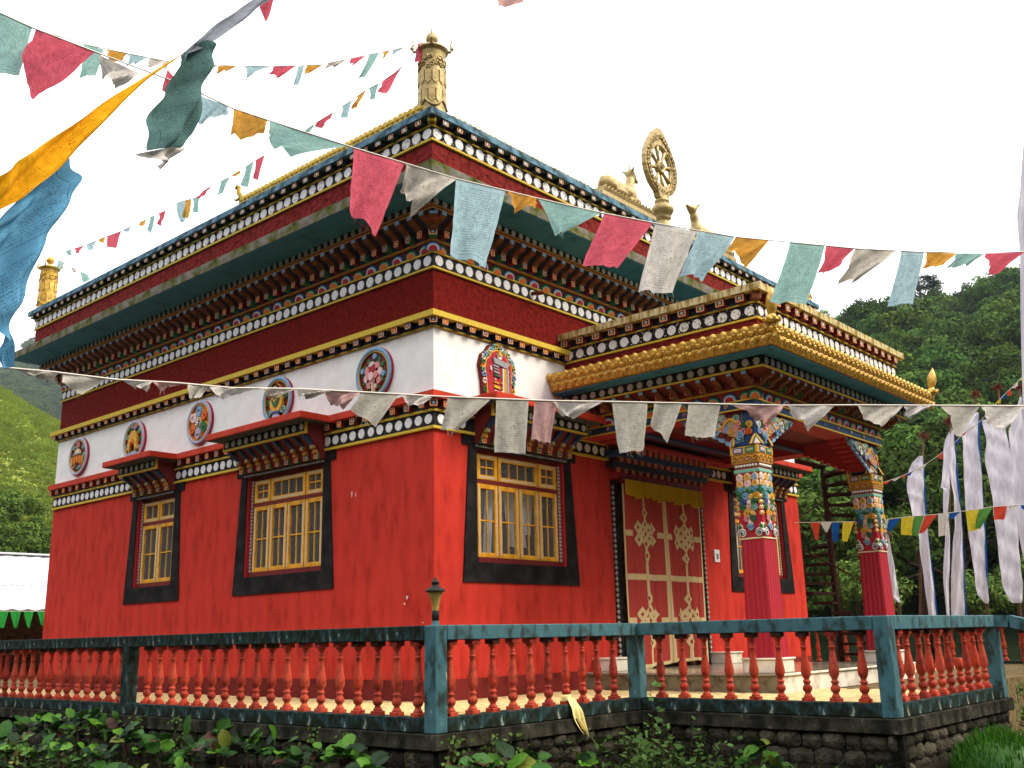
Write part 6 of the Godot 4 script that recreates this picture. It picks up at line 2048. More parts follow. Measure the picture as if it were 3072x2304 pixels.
func hills() -> void:
	struct("wooded_hill", sheet(right_hill, 34.0, 215.0, -0.05, 1.05, 30, 30), M.forest_floor)
	struct("grassy_hill", sheet(left_hill, 45.0, 135.0, -1.1, -0.28, 24, 24), M.grass_hill)
	struct("far_mountain", sheet(far_hill, 220.0, 720.0, -1.2, -0.1, 20, 30), M.forest_floor)
	var mb0 := MB.new()
	mb0.smooth(1)
	for i in 10:
		for j in 30:
			var p := func(u: int, v: int) -> Vector3:
				var d := 55.0 + u * 10.0
				var a := lerpf(1.65, 5.9, v / 30.0)      # bearing round the terrace, from the left wall round to the front
				return Vector3(cos(a) * d, rear_hill(d, a), -sin(a) * d)
			mb0.quad(p.call(i, j), p.call(i + 1, j), p.call(i + 1, j + 1), p.call(i, j + 1))
	struct("rear_hill", mb0.mesh(), M.forest_floor)
	# woods: too many crowns to count, one mass for each hillside
	var crowns := []
	for k in 4: crowns.append(crown_mesh(40 + k, 18, 150, 0.05))
	var xf := [[], [], [], []]
	var cols := [[], [], [], []]
	for i in 1750:
		var d := 38.0 + 165.0 * pow(rng.randf(), 0.8)
		var a := rng.randf_range(0.05, 0.78)
		var q := place(d, a)
		var s := (rng.randf_range(2.0, 3.4) if rng.randf() < 0.65 else rng.randf_range(3.6, 5.4)) * lerpf(0.75, 1.15, clampf(d / 150.0, 0.0, 1.0))
		var k := rng.randi() % 4
		xf[k].append(Transform3D(Basis(Vector3.UP, rng.randf() * TAU).scaled(Vector3(s, s * rng.randf_range(0.8, 1.25), s)), Vector3(q.x, right_hill(d, a) + s * rng.randf_range(0.4, 1.0), q.y)))
		var g := 0.4 + 1.15 * pow(rng.randf(), 1.6)
		cols[k].append(Color(g * rng.randf_range(0.72, 1.05), g, g * rng.randf_range(0.6, 0.95)))
	var wood := Node3D.new()
	wood.name = numbered("hillside_forest")
	add_child(wood)
	tag(wood, "dense evergreen forest covering the hillside right of the temple", "forest")
	stuff(wood)
	for k in 4: wood.add_child(multi("crowns", crowns[k], M.crown_forest, xf[k], cols[k]), true)
	var rx := []
	var rc := []
	for i in 1800:
		var d := 56.0 + 85.0 * rng.randf()
		var a := rng.randf_range(1.7, 5.85)
		var s := rng.randf_range(2.5, 4.5)
		rx.append(Transform3D(Basis(Vector3.UP, rng.randf() * TAU).scaled(Vector3(s, s, s)), Vector3(cos(a) * d, rear_hill(d, a) + s * 0.5, -sin(a) * d)))
		var g := rng.randf_range(0.45, 1.1)
		rc.append(Color(g * 0.9, g, g * 0.8))
	var rear := multi(numbered("rear_forest"), crowns[2], M.crown_forest, rx, rc)
	add_child(rear)
	stuff(tag(rear, "wooded slope closing the valley behind the viewer, mirrored in the window panes", "forest"))
	# distant mountain forest and the scrub on the spur
	xf = [[], []]
	cols = [[], []]
	for i in 2600:
		var d := 230.0 + 480.0 * rng.randf()
		var a := rng.randf_range(-0.75, -0.3)
		var q := place(d, a)
		var s := rng.randf_range(3.5, 7.5)
		xf[0].append(Transform3D(Basis(Vector3.UP, rng.randf() * TAU).scaled(Vector3(s, s, s)), Vector3(q.x, far_hill(d, a) + s * 0.5, q.y)))
		var g := rng.randf_range(0.55, 0.9)
		cols[0].append(Color(g * 0.9, g, g * 0.85))
	for i in 300:
		var d := 46.0 + 12.0 * rng.randf()
		var a := rng.randf_range(-0.75, -0.3)
		var q := place(d, a)
		var s := rng.randf_range(0.8, 2.2)
		xf[1].append(Transform3D(Basis(Vector3.UP, rng.randf() * TAU).scaled(Vector3(s, s * rng.randf_range(0.7, 1.2), s)), Vector3(q.x, left_hill(d, a) + s * 0.5, q.y)))
		var g := rng.randf_range(0.9, 1.7)
		cols[1].append(Color(g, g, g * 0.8))
	var far := multi(numbered("mountain_forest"), crowns[0], M.crown_forest, xf[0], cols[0])
	add_child(far)
	stuff(tag(far, "dark bluish forest on the far mountain at the left edge", "forest"))
	var scrub := multi(numbered("hillside_scrub"), crowns[1], M.crown_forest, xf[1], cols[1])
	add_child(scrub)
	stuff(tag(scrub, "bushy green scrub at the foot of the grassy hill", "scrub"))
	# tufts on the grassy spur
	var r := RandomNumberGenerator.new()
	r.seed = 9
	var mb := MB.new()
	for k in 30:
		var g := r.randf_range(0.85, 1.15)
		mb.col(Color(0.3 * g, 0.36 * g, 0.1 * g))
		var a := r.randf() * TAU
		var c := Vector3(r.randfn() * 0.28, 0, r.randfn() * 0.28)
		var tip := c + Vector3(cos(a) * 0.45, r.randf_range(0.15, 0.5), sin(a) * 0.45)
		mb.tri(c + Vector3(-sin(a), 0, cos(a)) * 0.09, c - Vector3(-sin(a), 0, cos(a)) * 0.09, tip)
	var tuft := mb.mesh()
	var tx := []
	var tc := []
	for i in 14000:
		var d := 52.0 + 82.0 * rng.randf()
		var a := rng.randf_range(-0.62, -0.36)
		var q := place(d, a)
		var s := rng.randf_range(0.4, 1.0)
		tx.append(Transform3D(Basis(Vector3.UP, rng.randf() * TAU).scaled(Vector3(s, s * 0.8, s)), Vector3(q.x, left_hill(d, a) - 0.05, q.y)))
		var g := rng.randf_range(0.75, 1.2)
		tc.append(Color(g * rng.randf_range(0.9, 1.1), g, g * rng.randf_range(0.8, 1.1)))
	var gr := multi(numbered("hill_grass"), tuft, M.tuft_grass, tx, tc)
	add_child(gr)
	stuff(tag(gr, "pale green rough grass on the spur left of the temple", "grass"))
	# trees one can tell apart
	var spots := [
		[33.0, 0.31, 5.5, 2.6, "rounded tree seen between the porch columns behind the spiral stair", 1.5],
		[31.0, 0.352, 4.6, 2.0, "bushy tree just left of the right porch column", 1.25],
		[36.0, 0.40, 7.5, 3.0, "dark tree behind the leftmost white pole banner", 0.75],
		[34.0, 0.44, 6.0, 2.6, "tree behind the second white pole banner", 1.05],
		[38.0, 0.49, 7.0, 3.0, "tree behind the rightmost pole banners", 0.9],
		[29.0, 0.335, 2.6, 1.5, "low bright shrub-like tree at the courtyard edge near the stair", 1.9],
		[30.0, 0.46, 2.4, 1.4, "low yellow-green bush tree behind the straw bundle", 2.0],
		[32.0, 0.515, 3.0, 1.8, "bright bush tree at the right edge of the picture", 1.7]]
	for i in spots.size():
		var s: Array = spots[i]
		var q := place(s[0], s[1])
		tree(Vector3(q.x, -0.8 + 0.3 * i / 8.0, q.y), s[2], s[3], i % 4, s[4], Color(0.68, 0.68, 0.6) * s[5])
	var q1 := place(172.0, 0.432)
	tree(Vector3(q1.x, right_hill(172.0, 0.432), q1.y), 10.5, 5.2, 1, "lone flat-topped tree standing above the forest skyline", Color(0.8, 0.9, 0.8), "", 0.2)
	for s in [[44.0, -0.505, 5.0, 2.2, "bright leafy tree above the white tin roof at the left edge", 1.6], [43.0, -0.468, 5.6, 2.0, "darker leafy tree beside the temple's far left wall", 0.9], [40.0, -0.53, 3.2, 1.6, "low bushy tree at the left edge above the tin roof", 1.8]]:
		var q := place(s[0], s[1])
		tree(Vector3(q.x, -0.6, q.y), s[2], s[3], 2, s[4], Color(s[5], s[5], s[5] * 0.8), "trees above the shed")

# ---------------------------------------------------------------- prayer cloths
func flag_mesh(t: Transform3D, q: Array, amp: float, sd: float) -> ArrayMesh:
	# a cloth sewn along its top edge q0-q1, free corners q2 (under q1) and q3; it billows out of its plane
	var mb := MB.new()
	mb.smooth(1)
	var size: float = (q[1] - q[0]).length()
	var n := 9
	var r := RandomNumberGenerator.new()
	r.seed = int(sd * 1000.0) + 17
	var ph := [r.randf() * TAU, r.randf() * TAU, r.randf_range(0.7, 1.5), r.randf_range(0.5, 1.6), r.randf_range(-0.6, 0.6)]
	var fray := []
	for i in n + 1: fray.append(Vector2(r.randf_range(-0.012, 0.012), r.randf_range(-0.02, 0.02)) * size)
	var p := func(i: int, j: int) -> Vector3:
		var u := float(i) / n
		var v := float(j) / n
		var top: Vector2 = q[0].lerp(q[1], u)
		var bot: Vector2 = q[3].lerp(q[2], u)
		var w := top.lerp(bot, v)
		if j == n: w += fray[i]
		if i == 0 or i == n: w.x += fray[j].x * v
		w.y -= 0.05 * size * sin(u * PI) * v * (1.0 - v)
		var z: float = amp * pow(v, 0.7) * (sin(u * 5.0 * ph[2] + ph[0] + v * 2.4 * ph[3]) + 0.5 * sin(u * 11.0 + v * 7.0 * ph[4] + ph[1])) + amp * 1.4 * ph[4] * v * v
		if amp > 0.035: z += amp * 0.35 * sin(u * 17.0 + ph[1] * 2.0 + v * 9.0) * minf(1.0, v * 4.0)
		return t * Vector3(w.x, w.y, z)
	for i in n:
		for j in n:
			var a := Vector2(float(i) / n, float(j) / n)
			var s := 1.0 / n
			mb.triuv(p.call(i, j), p.call(i + 1, j), p.call(i + 1, j + 1), a, a + Vector2(s, 0), a + Vector2(s, s))
			mb.triuv(p.call(i, j), p.call(i + 1, j + 1), p.call(i, j + 1), a, a + Vector2(s, s), a + Vector2(0, s))
	return mb.mesh()

func strip_mesh(t: Transform3D, rows: Array, amp: float, sd: float, tex_len: float, nu := 8) -> ArrayMesh:
	# a long cloth given by pairs of edge points; smoothed along its length
	var L := []
	var R := []
	for i in range(0, rows.size(), 4):
		L.append(Vector2(rows[i], rows[i + 1]))
		R.append(Vector2(rows[i + 2], rows[i + 3]))
	var k := L.size()
	var sm := func(a: Array, f: float) -> Vector2:
		var i := clampi(int(f), 0, k - 2)
		return a[i].cubic_interpolate(a[i + 1], a[maxi(0, i - 1)], a[mini(k - 1, i + 2)], f - i).lerp(a[i].lerp(a[i + 1], f - i), 0.6)
	var mb := MB.new()
	mb.smooth(1)
	var nv := (k - 1) * 5
	var p := func(i: int, j: int) -> Vector3:
		var u := float(i) / nu
		var f := float(j) / 5.0
		var w: Vector2 = sm.call(L, f).lerp(sm.call(R, f), u)
		var wd: float = sm.call(L, f).distance_to(sm.call(R, f))
		var z := minf(amp, wd * 0.4) * (sin(u * 4.2 + f * 0.9 + sd) + 0.55 * sin(u * 9.0 + f * 1.7 + sd * 2.0) + 0.3 * sin(u * 3.0 - f * 4.1))
		return t * Vector3(w.x, w.y, z)
	for i in nu:
		for j in nv:
			var a := Vector2(float(i) / nu, float(j) / 5.0 / tex_len)
			var du := 1.0 / nu
			var dv := 0.2 / tex_len
			mb.triuv(p.call(i, j), p.call(i + 1, j), p.call(i + 1, j + 1), a, a + Vector2(du, 0), a + Vector2(du, dv))
			mb.triuv(p.call(i, j), p.call(i + 1, j + 1), p.call(i, j + 1), a, a + Vector2(du, dv), a + Vector2(0, dv))
	return mb.mesh()

func plane_of(s: Dictionary) -> Transform3D:
	var d: Vector2 = s.d
	return Transform3D(Basis(Vector3(d.x, 0, d.y), Vector3.UP, Vector3(-d.y, 0, d.x)), Vector3(s.o.x, 0, s.o.y))

func flag_strings() -> void:
	var cols := {"white": "flag_white", "grey": "flag_grey", "red": "flag_red", "blue": "flag_blue", "orange": "flag_orange", "teal": "flag_teal", "pink": "flag_dusty_pink", "nred": "new_red", "nblue": "new_blue", "nyellow": "new_yellow", "ngreen": "new_green", "nwhite": "new_white"}
	var labels := {
		"upper": "long string of big faded prayer flags sagging across the roof and sky",
		"to_banner": "string of small prayer flags running up to the near victory banner's lid",
		"roof_edge": "string of small prayer flags along the roof edge between two victory banners",
		"far_corner": "short string of small flags falling from the far left victory banner",
		"lower": "nearly straight string of grayish white printed cloths across the temple windows",
		"new_low": "string of bright new flags behind the porch columns and white pole banners",
		"new_high": "thin string of tiny coloured flags rising steeply among the white pole banners",
		"scrap": "scrap of pink cloth hanging at the top edge right of the ribbon",
		"scrap2": "pale pink cloth corner hanging in at the top edge of the sky"}
	for key in STRINGS:
		var s: Dictionary = STRINGS[key]
		var o := thing("prayer_flag_string", labels[key], "prayer flags", Vector3.ZERO, 0.0, "strings of prayer flags")
		var t := plane_of(s)
		var pts := []
		var cd: Array = s.cord
		for i in range(0, cd.size(), 2): pts.append(t * Vector3(cd[i], cd[i + 1], 0.0))
		var mb := MB.new()
		mb.smooth(1)
		var thin := 0.008 if key == "lower" else (0.0055 if key == "upper" else 0.006)
		mb.tube(pts, thin, thin, 6)
		part("cord", mb.mesh(), M.cord, o)
		var n := 0.0
		for f in s.flags:
			var q := []
			for i in 4: q.append(Vector2(f[2 + i * 2], f[3 + i * 2]))
			part("flag", flag_mesh(t, q, f[1], n + key.length()), M[cols[f[0]]], o)
			# loose threads at the torn foot of the larger cloths
			if (key == "upper" or key == "lower") and int(n) % 2 == 1:
				mb = MB.new()
				for k in 6:
					var a: Vector2 = q[3].lerp(q[2], rng.randf())
					mb.tube([t * Vector3(a.x, a.y + 0.01, 0), t * Vector3(a.x + rng.randf_range(-0.01, 0.01), a.y - 0.02, 0.01), t * Vector3(a.x + rng.randf_range(-0.025, 0.02), a.y - rng.randf_range(0.03, 0.07), 0.02)], 0.0012, 0.0006, 3, false)
				stuff(part("loose_threads", mb.mesh(), M[cols[f[0]]], o))
			n += 1.0
	# the near ribbon: cloths twisted round one rope close to the camera
	var rb := thing("ribbon_rope", "twisted amber and grey cloth ribbon slanting across the upper left corner", "prayer flags")
	part("amber_ribbon", strip_mesh(plane_of(STRIPS.amber), STRIPS.amber.rows, 0.02, 0.4, 1.6, 10), M.flag_amber, rb)
	part("grey_ribbon", strip_mesh(plane_of(STRIPS.grey), STRIPS.grey.rows, 0.012, 1.4, 1.6), M.flag_ash, rb)
	var gc := thing("green_cloth", "dark green cloth with a pale tip hanging from the slanting ribbon", "prayer flags")
	part("cloth", strip_mesh(plane_of(STRIPS.green), STRIPS.green.rows, 0.045, 2.2, 3.0, 10), M.flag_deep_green, gc)
	part("pale_tip", strip_mesh(plane_of(STRIPS.green_tip), STRIPS.green_tip.rows, 0.045, 5.8, 3.0, 10), M.flag_white, gc)
	var bc := thing("blue_cloth", "large faded blue cloth hanging at the left edge below the amber ribbon", "prayer flags")
	part("cloth", strip_mesh(plane_of(STRIPS.blue), STRIPS.blue.rows, 0.035, 0.9, 4.0, 12), M.flag_deep_blue, bc)

func pole_banners() -> void:
	var labels := {
		"b0": "white pole banner leaning behind the right porch column", "b1": "white pole banner standing alone right of the porch column",
		"b2": "narrow frayed white pole banner just left of the blue-edged one", "b3": "slim white pole banner with a blue edge, fourth from the porch",
		"b4": "broad white pole banner with a pointed foot in the middle of the row", "b5": "widest white pole banner, second from the right edge",
		"b6": "white pole banner cut by the right edge of the picture", "b7": "very tall white pole banner at the right edge reaching into the sky"}
	for key in labels:
		var s: Dictionary = STRIPS[key]
		var t := plane_of(s)
		var o := thing("pole_banner", labels[key], "banner", Vector3.ZERO, 0.0, "white prayer banners on poles")
		var a := t * Vector3(s.pole[0], s.pole[1], -0.07)
		var b := t * Vector3(s.pole[2], s.pole[3], -0.07)
		var foot := b + (b - a).normalized() * ((b.y + 1.0) / maxf(0.05, (a.y - b.y)) * (b - a).length())
		var mb := MB.new()
		mb.smooth(1)
		mb.tube([foot, b, (a + b) / 2, a], 0.035, 0.02, 7)
		part("pole", mb.mesh(), M.bamboo, o)
		part("cloth", strip_mesh(t, s.rows, 0.028, key.unicode_at(1) * 0.7, 5.0, 12), M.banner_white, o)
		if key in ["b1", "b3", "b4"]:
			mb = MB.new()   # blue border sewn along the pole side
			var rw: Array = s.rows
			var pts := []
			for i in range(0, rw.size(), 4): pts.append(t * Vector3(rw[i + 2] + 0.012, rw[i + 3], -0.015))
			mb.tube(pts, 0.018, 0.018, 5)
			part("blue_border", mb.mesh(), M.new_blue, o)
		mb = MB.new()
		for k in 60:
			var d := Vector3(rng.randfn(), rng.randfn() * 0.8, rng.randfn()).normalized()
			mb.tube([a, a + d * 0.09, a + d * 0.15 + Vector3(0, -0.02, 0)], 0.006, 0.002, 3, false)
		part("hair_tuft", mb.mesh(), M.tuft, o)

# measured courses of the strings (metres along the string, height) and the four corners of each cloth
const STRINGS := {
	"upper": {"o": Vector2(-6.704, 2.828), "d": Vector2(0.8991, 0.4378), "cord": [0, 4.639, 0.348, 4.526, 0.719, 4.438, 1.279, 4.312, 1.58, 4.208, 1.826, 4.163, 2.4, 4.066, 3.166, 3.953, 3.804, 3.899, 4.344, 3.861, 4.81, 3.844, 5.562, 3.831, 6.795, 3.895, 7.58, 3.964, 9.1, 4.168], "flags": [
		["teal", 0.02, 0.04, 4.623, 0.348, 4.526, 0.299, 4.189, 0.071, 4.172],
		["red", 0.05, 0.369, 4.524, 0.719, 4.435, 0.392, 4.013, 0.311, 4.282],
		["white", 0.05, 0.742, 4.423, 1.024, 4.336, 0.86, 4.202, 0.776, 4.29],
		["red", 0.02, 1.163, 4.407, 1.25, 4.316, 1.203, 4.228, 1.137, 4.265],
		["blue", 0.05, 1.37, 4.262, 1.559, 4.214, 1.555, 4.104, 1.365, 4.068],
		["orange", 0.05, 1.596, 4.204, 1.82, 4.165, 1.807, 4.083, 1.581, 3.994],
		["teal", 0.03, 1.832, 4.164, 2.381, 4.069, 1.973, 3.924, 1.828, 4.025],
		["red", 0.04, 2.414, 4.061, 2.781, 4.011, 2.579, 3.421, 2.389, 3.588],
		["grey", 0.06, 2.788, 4.009, 3.173, 3.95, 2.847, 3.639, 2.779, 3.832],
		["blue", 0.03, 3.166, 3.949, 3.552, 3.923, 3.388, 3.309, 3.116, 3.368],
		["orange", 0.06, 3.566, 3.922, 3.804, 3.903, 3.775, 3.798, 3.614, 3.771],
		["teal", 0.03, 3.808, 3.896, 4.348, 3.865, 4.008, 3.651, 3.977, 3.654],
		["red", 0.035, 4.364, 3.856, 4.789, 3.841, 4.448, 3.423, 4.179, 3.433],
		["white", 0.03, 4.81, 3.84, 5.189, 3.827, 4.937, 3.286, 4.642, 3.267],
		["blue", 0.05, 5.189, 3.827, 5.548, 3.829, 5.266, 3.446, 5.045, 3.451],
		["orange", 0.05, 5.562, 3.831, 5.88, 3.842, 5.663, 3.581, 5.46, 3.686],
		["teal", 0.03, 6.099, 3.86, 6.458, 3.875, 6.193, 3.324, 5.843, 3.318],
		["red", 0.04, 6.468, 3.877, 6.775, 3.892, 6.52, 3.667, 6.349, 3.609],
		["grey", 0.05, 6.781, 3.901, 7.232, 3.927, 6.727, 3.572, 6.577, 3.587],
		["blue", 0.03, 7.29, 3.935, 7.558, 3.961, 7.396, 3.472, 7.11, 3.416],
		["orange", 0.06, 7.558, 3.961, 7.945, 4.003, 7.645, 3.806, 7.573, 3.819],
		["teal", 0.05, 7.934, 4.001, 8.295, 4.048, 8.057, 3.883, 7.861, 3.868],
		["red", 0.04, 8.3, 4.049, 8.809, 4.125, 8.376, 3.847, 8.284, 3.898]]},
	"to_banner": {"o": Vector2(-5.473, 0.430), "d": Vector2(0.9997, -0.0258), "cord": [-0.39, 6.045, 0.061, 6.169, 0.512, 6.23, 0.783, 6.295, 1.391, 6.453, 2.116, 6.739, 2.649, 6.979, 3.296, 7.295, 4.009, 7.759, 4.476, 8.058, 4.993, 8.408], "flags": [
		["teal", 0.04, 0.512, 6.23, 0.715, 6.268, 0.629, 5.918, 0.505, 5.886],
		["orange", 0.04, 0.738, 6.279, 0.948, 6.333, 0.907, 6.233, 0.735, 6.193],
		["blue", 0.04, 0.939, 6.329, 1.156, 6.385, 1.028, 6.248, 0.956, 6.23],
		["white", 0.04, 1.166, 6.389, 1.391, 6.453, 1.372, 6.355, 1.162, 6.3],
		["teal", 0.04, 1.784, 6.602, 1.948, 6.667, 1.801, 6.497, 1.761, 6.522],
		["orange", 0.04, 1.948, 6.662, 2.202, 6.773, 2.063, 6.654, 1.942, 6.577],
		["blue", 0.04, 2.283, 6.811, 2.637, 6.973, 2.363, 6.768, 2.31, 6.637],
		["red", 0.04, 2.649, 6.973, 2.965, 7.13, 2.706, 6.836, 2.664, 6.916],
		["blue", 0.02, 2.985, 7.133, 3.082, 7.184, 2.988, 6.874, 2.954, 6.894],
		["orange", 0.04, 3.109, 7.196, 3.364, 7.338, 3.198, 7.159, 3.099, 7.084],
		["white", 0.04, 3.398, 7.36, 3.729, 7.576, 3.574, 7.41, 3.434, 7.328],
		["red", 0.03, 3.766, 7.593, 4.009, 7.752, 3.804, 7.504, 3.767, 7.525],
		["teal", 0.03, 4.062, 7.79, 4.239, 7.906, 3.978, 7.411, 3.917, 7.422],
		["orange", 0.03, 4.286, 7.935, 4.436, 8.033, 4.302, 7.864, 4.272, 7.784],
		["blue", 0.03, 4.452, 8.04, 4.697, 8.204, 4.493, 8.006, 4.437, 7.96],
		["red", 0.03, 4.907, 8.346, 5.045, 8.44, 4.959, 8.062, 4.89, 8.085]]},
	"roof_edge": {"o": Vector2(-0.517, 0.258), "d": Vector2(0.0087, -1.0000), "cord": [-0.018, 8.313, 0.218, 8.21, 0.459, 8.16, 0.734, 8.136, 1.067, 8.146, 1.378, 8.115, 1.752, 8.089, 2.204, 8.08, 2.459, 8.05, 3.249, 8.029, 3.764, 8.019, 4.446, 7.984, 4.977, 8.009, 5.305, 7.927, 6.005, 8.053, 6.228, 8.021, 7.084, 8.072, 8.034, 8.126, 8.686, 8.2, 9.524, 8.274, 10.654, 8.43], "flags": [
		["red", 0.03, 0.724, 8.125, 0.255, 8.198, 0.693, 7.957, 0.81, 8.019],
		["teal", 0.03, 0.997, 8.139, 0.773, 8.145, 0.847, 7.907, 0.994, 7.959],
		["orange", 0.03, 1.247, 8.126, 1.067, 8.139, 1.264, 7.989, 1.364, 7.965],
		["blue", 0.03, 1.574, 8.099, 1.368, 8.111, 1.444, 7.902, 1.621, 7.935],
		["red", 0.04, 2.171, 8.082, 1.783, 8.087, 2.046, 7.953, 2.179, 7.988],
		["teal", 0.03, 2.414, 8.055, 2.237, 8.078, 2.299, 7.974, 2.435, 8.01],
		["red", 0.03, 3.714, 8.017, 3.467, 8.023, 3.653, 7.674, 3.755, 7.717],
		["teal", 0.03, 3.992, 8.012, 3.764, 8.019, 3.9, 7.625, 4.018, 7.68],
		["orange", 0.03, 4.38, 7.986, 4.12, 8.001, 4.18, 7.95, 4.336, 7.939],
		["teal", 0.03, 4.675, 7.997, 4.419, 7.983, 4.584, 7.732, 4.722, 7.769],
		["red", 0.03, 5.242, 8.006, 4.963, 8.013, 5.189, 7.889, 5.36, 7.903],
		["blue", 0.03, 6.08, 8.051, 5.777, 8.013, 5.662, 7.624, 5.885, 7.651],
		["orange", 0.03, 5.777, 8.013, 5.583, 7.976, 5.65, 7.645, 5.803, 7.71],
		["teal", 0.03, 5.539, 7.97, 5.292, 7.931, 5.395, 7.682, 5.541, 7.712],
		["red", 0.03, 6.65, 8.051, 6.429, 8.033, 6.554, 7.787, 6.605, 7.82],
		["teal", 0.03, 6.954, 8.067, 6.777, 8.055, 6.863, 7.732, 6.935, 7.798],
		["orange", 0.03, 7.316, 8.09, 7.069, 8.076, 7.225, 8.026, 7.322, 8.011],
		["blue", 0.03, 7.947, 8.128, 7.602, 8.105, 7.676, 8.028, 7.886, 8.064],
		["red", 0.03, 8.539, 8.185, 7.981, 8.12, 8.203, 7.856, 8.617, 7.994],
		["orange", 0.03, 8.908, 8.209, 8.631, 8.193, 8.745, 8.115, 8.859, 8.139],
		["blue", 0.03, 9.329, 8.256, 8.947, 8.22, 9.108, 8.069, 9.427, 8.16],
		["red", 0.03, 9.864, 8.323, 9.464, 8.266, 9.656, 8.148, 9.908, 8.239],
		["teal", 0.03, 10.273, 8.372, 10.007, 8.345, 10.107, 8.237, 10.279, 8.295]]},
	"far_corner": {"o": Vector2(-0.399, -10.592), "d": Vector2(0.9881, -0.1539), "cord": [-0.063, 8.432, 0.341, 8.328, 0.886, 8.258, 1.574, 8.126], "flags": [
		["blue", 0.03, 0.074, 8.395, 0.233, 8.355, 0.145, 8.197, 0.055, 8.269],
		["white", 0.03, 0.298, 8.335, 0.512, 8.309, 0.541, 8.236, 0.433, 8.245],
		["teal", 0.03, 0.579, 8.289, 0.775, 8.266, 0.848, 8.186, 0.665, 8.05]]},
	"lower": {"o": Vector2(-5.617, 1.174), "d": Vector2(0.8041, 0.5945), "cord": [-0.196, 2.819, 0, 2.804, 0.297, 2.785, 0.768, 2.737, 1.213, 2.725, 1.634, 2.696, 2.172, 2.704, 2.576, 2.693, 2.988, 2.681, 3.332, 2.671, 4.237, 2.66, 4.808, 2.667, 5.396, 2.67, 6.354, 2.674, 7.081, 2.696, 8.025, 2.716, 9.113, 2.739], "flags": [
		["grey", 0.05, 0.049, 2.798, 0.363, 2.776, 0.27, 2.714, 0.169, 2.74],
		["grey", 0.03, 0.38, 2.773, 0.69, 2.742, 0.536, 2.609, 0.393, 2.693],
		["white", 0.05, 0.819, 2.731, 1.041, 2.727, 1.005, 2.644, 0.907, 2.686],
		["pink", 0.04, 1.041, 2.727, 1.273, 2.719, 1.154, 2.682, 1.096, 2.669],
		["grey", 0.04, 1.301, 2.716, 1.458, 2.702, 1.411, 2.596, 1.324, 2.601],
		["white", 0.05, 1.465, 2.702, 1.819, 2.698, 1.644, 2.647, 1.533, 2.607],
		["grey", 0.05, 1.848, 2.699, 2.135, 2.703, 1.958, 2.611, 1.903, 2.658],
		["white", 0.05, 2.143, 2.703, 2.446, 2.697, 2.218, 2.618, 2.144, 2.661],
		["pink", 0.05, 2.336, 2.698, 2.65, 2.691, 2.512, 2.557, 2.412, 2.592],
		["grey", 0.02, 2.661, 2.688, 2.958, 2.68, 2.773, 2.41, 2.567, 2.543],
		["white", 0.05, 2.973, 2.681, 3.243, 2.673, 3.121, 2.572, 3.026, 2.593],
		["grey", 0.03, 3.362, 2.672, 3.728, 2.666, 3.437, 2.393, 3.315, 2.41],
		["grey", 0.02, 3.767, 2.663, 4.045, 2.663, 4.001, 2.201, 3.747, 2.22],
		["pink", 0.02, 4.096, 2.66, 4.289, 2.661, 4.225, 2.302, 4.063, 2.327],
		["white", 0.04, 4.245, 2.66, 4.697, 2.664, 4.442, 2.525, 4.345, 2.534],
		["grey", 0.02, 4.775, 2.666, 5.096, 2.666, 5.047, 2.253, 4.819, 2.221],
		["grey", 0.03, 5.155, 2.668, 5.409, 2.67, 5.25, 2.316, 5.114, 2.483],
		["grey", 0.02, 5.469, 2.668, 5.77, 2.667, 5.677, 2.368, 5.41, 2.38],
		["pink", 0.05, 5.861, 2.665, 6.363, 2.674, 6.213, 2.486, 6.081, 2.583],
		["white", 0.04, 6.399, 2.675, 6.865, 2.687, 6.61, 2.457, 6.478, 2.576],
		["grey", 0.04, 7.081, 2.696, 7.557, 2.704, 7.272, 2.483, 7.149, 2.57],
		["white", 0.05, 7.557, 2.704, 7.843, 2.712, 7.653, 2.607, 7.583, 2.614],
		["grey", 0.03, 7.929, 2.714, 8.356, 2.725, 8.077, 2.413, 8, 2.611],
		["white", 0.04, 8.365, 2.72, 8.831, 2.732, 8.532, 2.478, 8.377, 2.576]]},
	"new_low": {"o": Vector2(9.775, 0.096), "d": Vector2(0.1714, 0.9852), "cord": [-0.543, 2.767, 0, 2.772, 1.064, 2.705, 1.621, 2.701, 2.107, 2.724, 2.497, 2.725, 2.988, 2.746, 3.495, 2.783, 3.961, 2.774, 4.132, 2.771], "flags": [
		["nred", 0.03, 0.233, 2.754, 0.417, 2.74, 0.339, 2.407, 0.279, 2.426],
		["nwhite", 0.03, 0.423, 2.739, 0.633, 2.726, 0.53, 2.547, 0.491, 2.55],
		["nblue", 0.03, 0.639, 2.726, 0.772, 2.719, 0.728, 2.344, 0.61, 2.373],
		["nyellow", 0.03, 0.841, 2.716, 1.041, 2.707, 0.878, 2.34, 0.796, 2.361],
		["nwhite", 0.03, 1.606, 2.699, 1.678, 2.702, 1.633, 2.556, 1.605, 2.558],
		["nblue", 0.03, 1.684, 2.705, 1.899, 2.708, 1.681, 2.464, 1.62, 2.483],
		["nyellow", 0.03, 1.908, 2.711, 2.124, 2.723, 2.04, 2.379, 1.854, 2.407],
		["ngreen", 0.03, 2.127, 2.723, 2.308, 2.72, 2.149, 2.357, 2.054, 2.378],
		["nred", 0.03, 2.317, 2.722, 2.532, 2.722, 2.266, 2.407, 2.174, 2.399],
		["nwhite", 0.03, 2.546, 2.724, 2.732, 2.723, 2.642, 2.337, 2.5, 2.332],
		["nblue", 0.03, 2.735, 2.726, 2.923, 2.739, 2.784, 2.615, 2.727, 2.634],
		["nyellow", 0.03, 3.01, 2.747, 3.229, 2.754, 3.171, 2.399, 3.009, 2.373],
		["ngreen", 0.03, 3.234, 2.754, 3.468, 2.78, 3.199, 2.411, 3.111, 2.446],
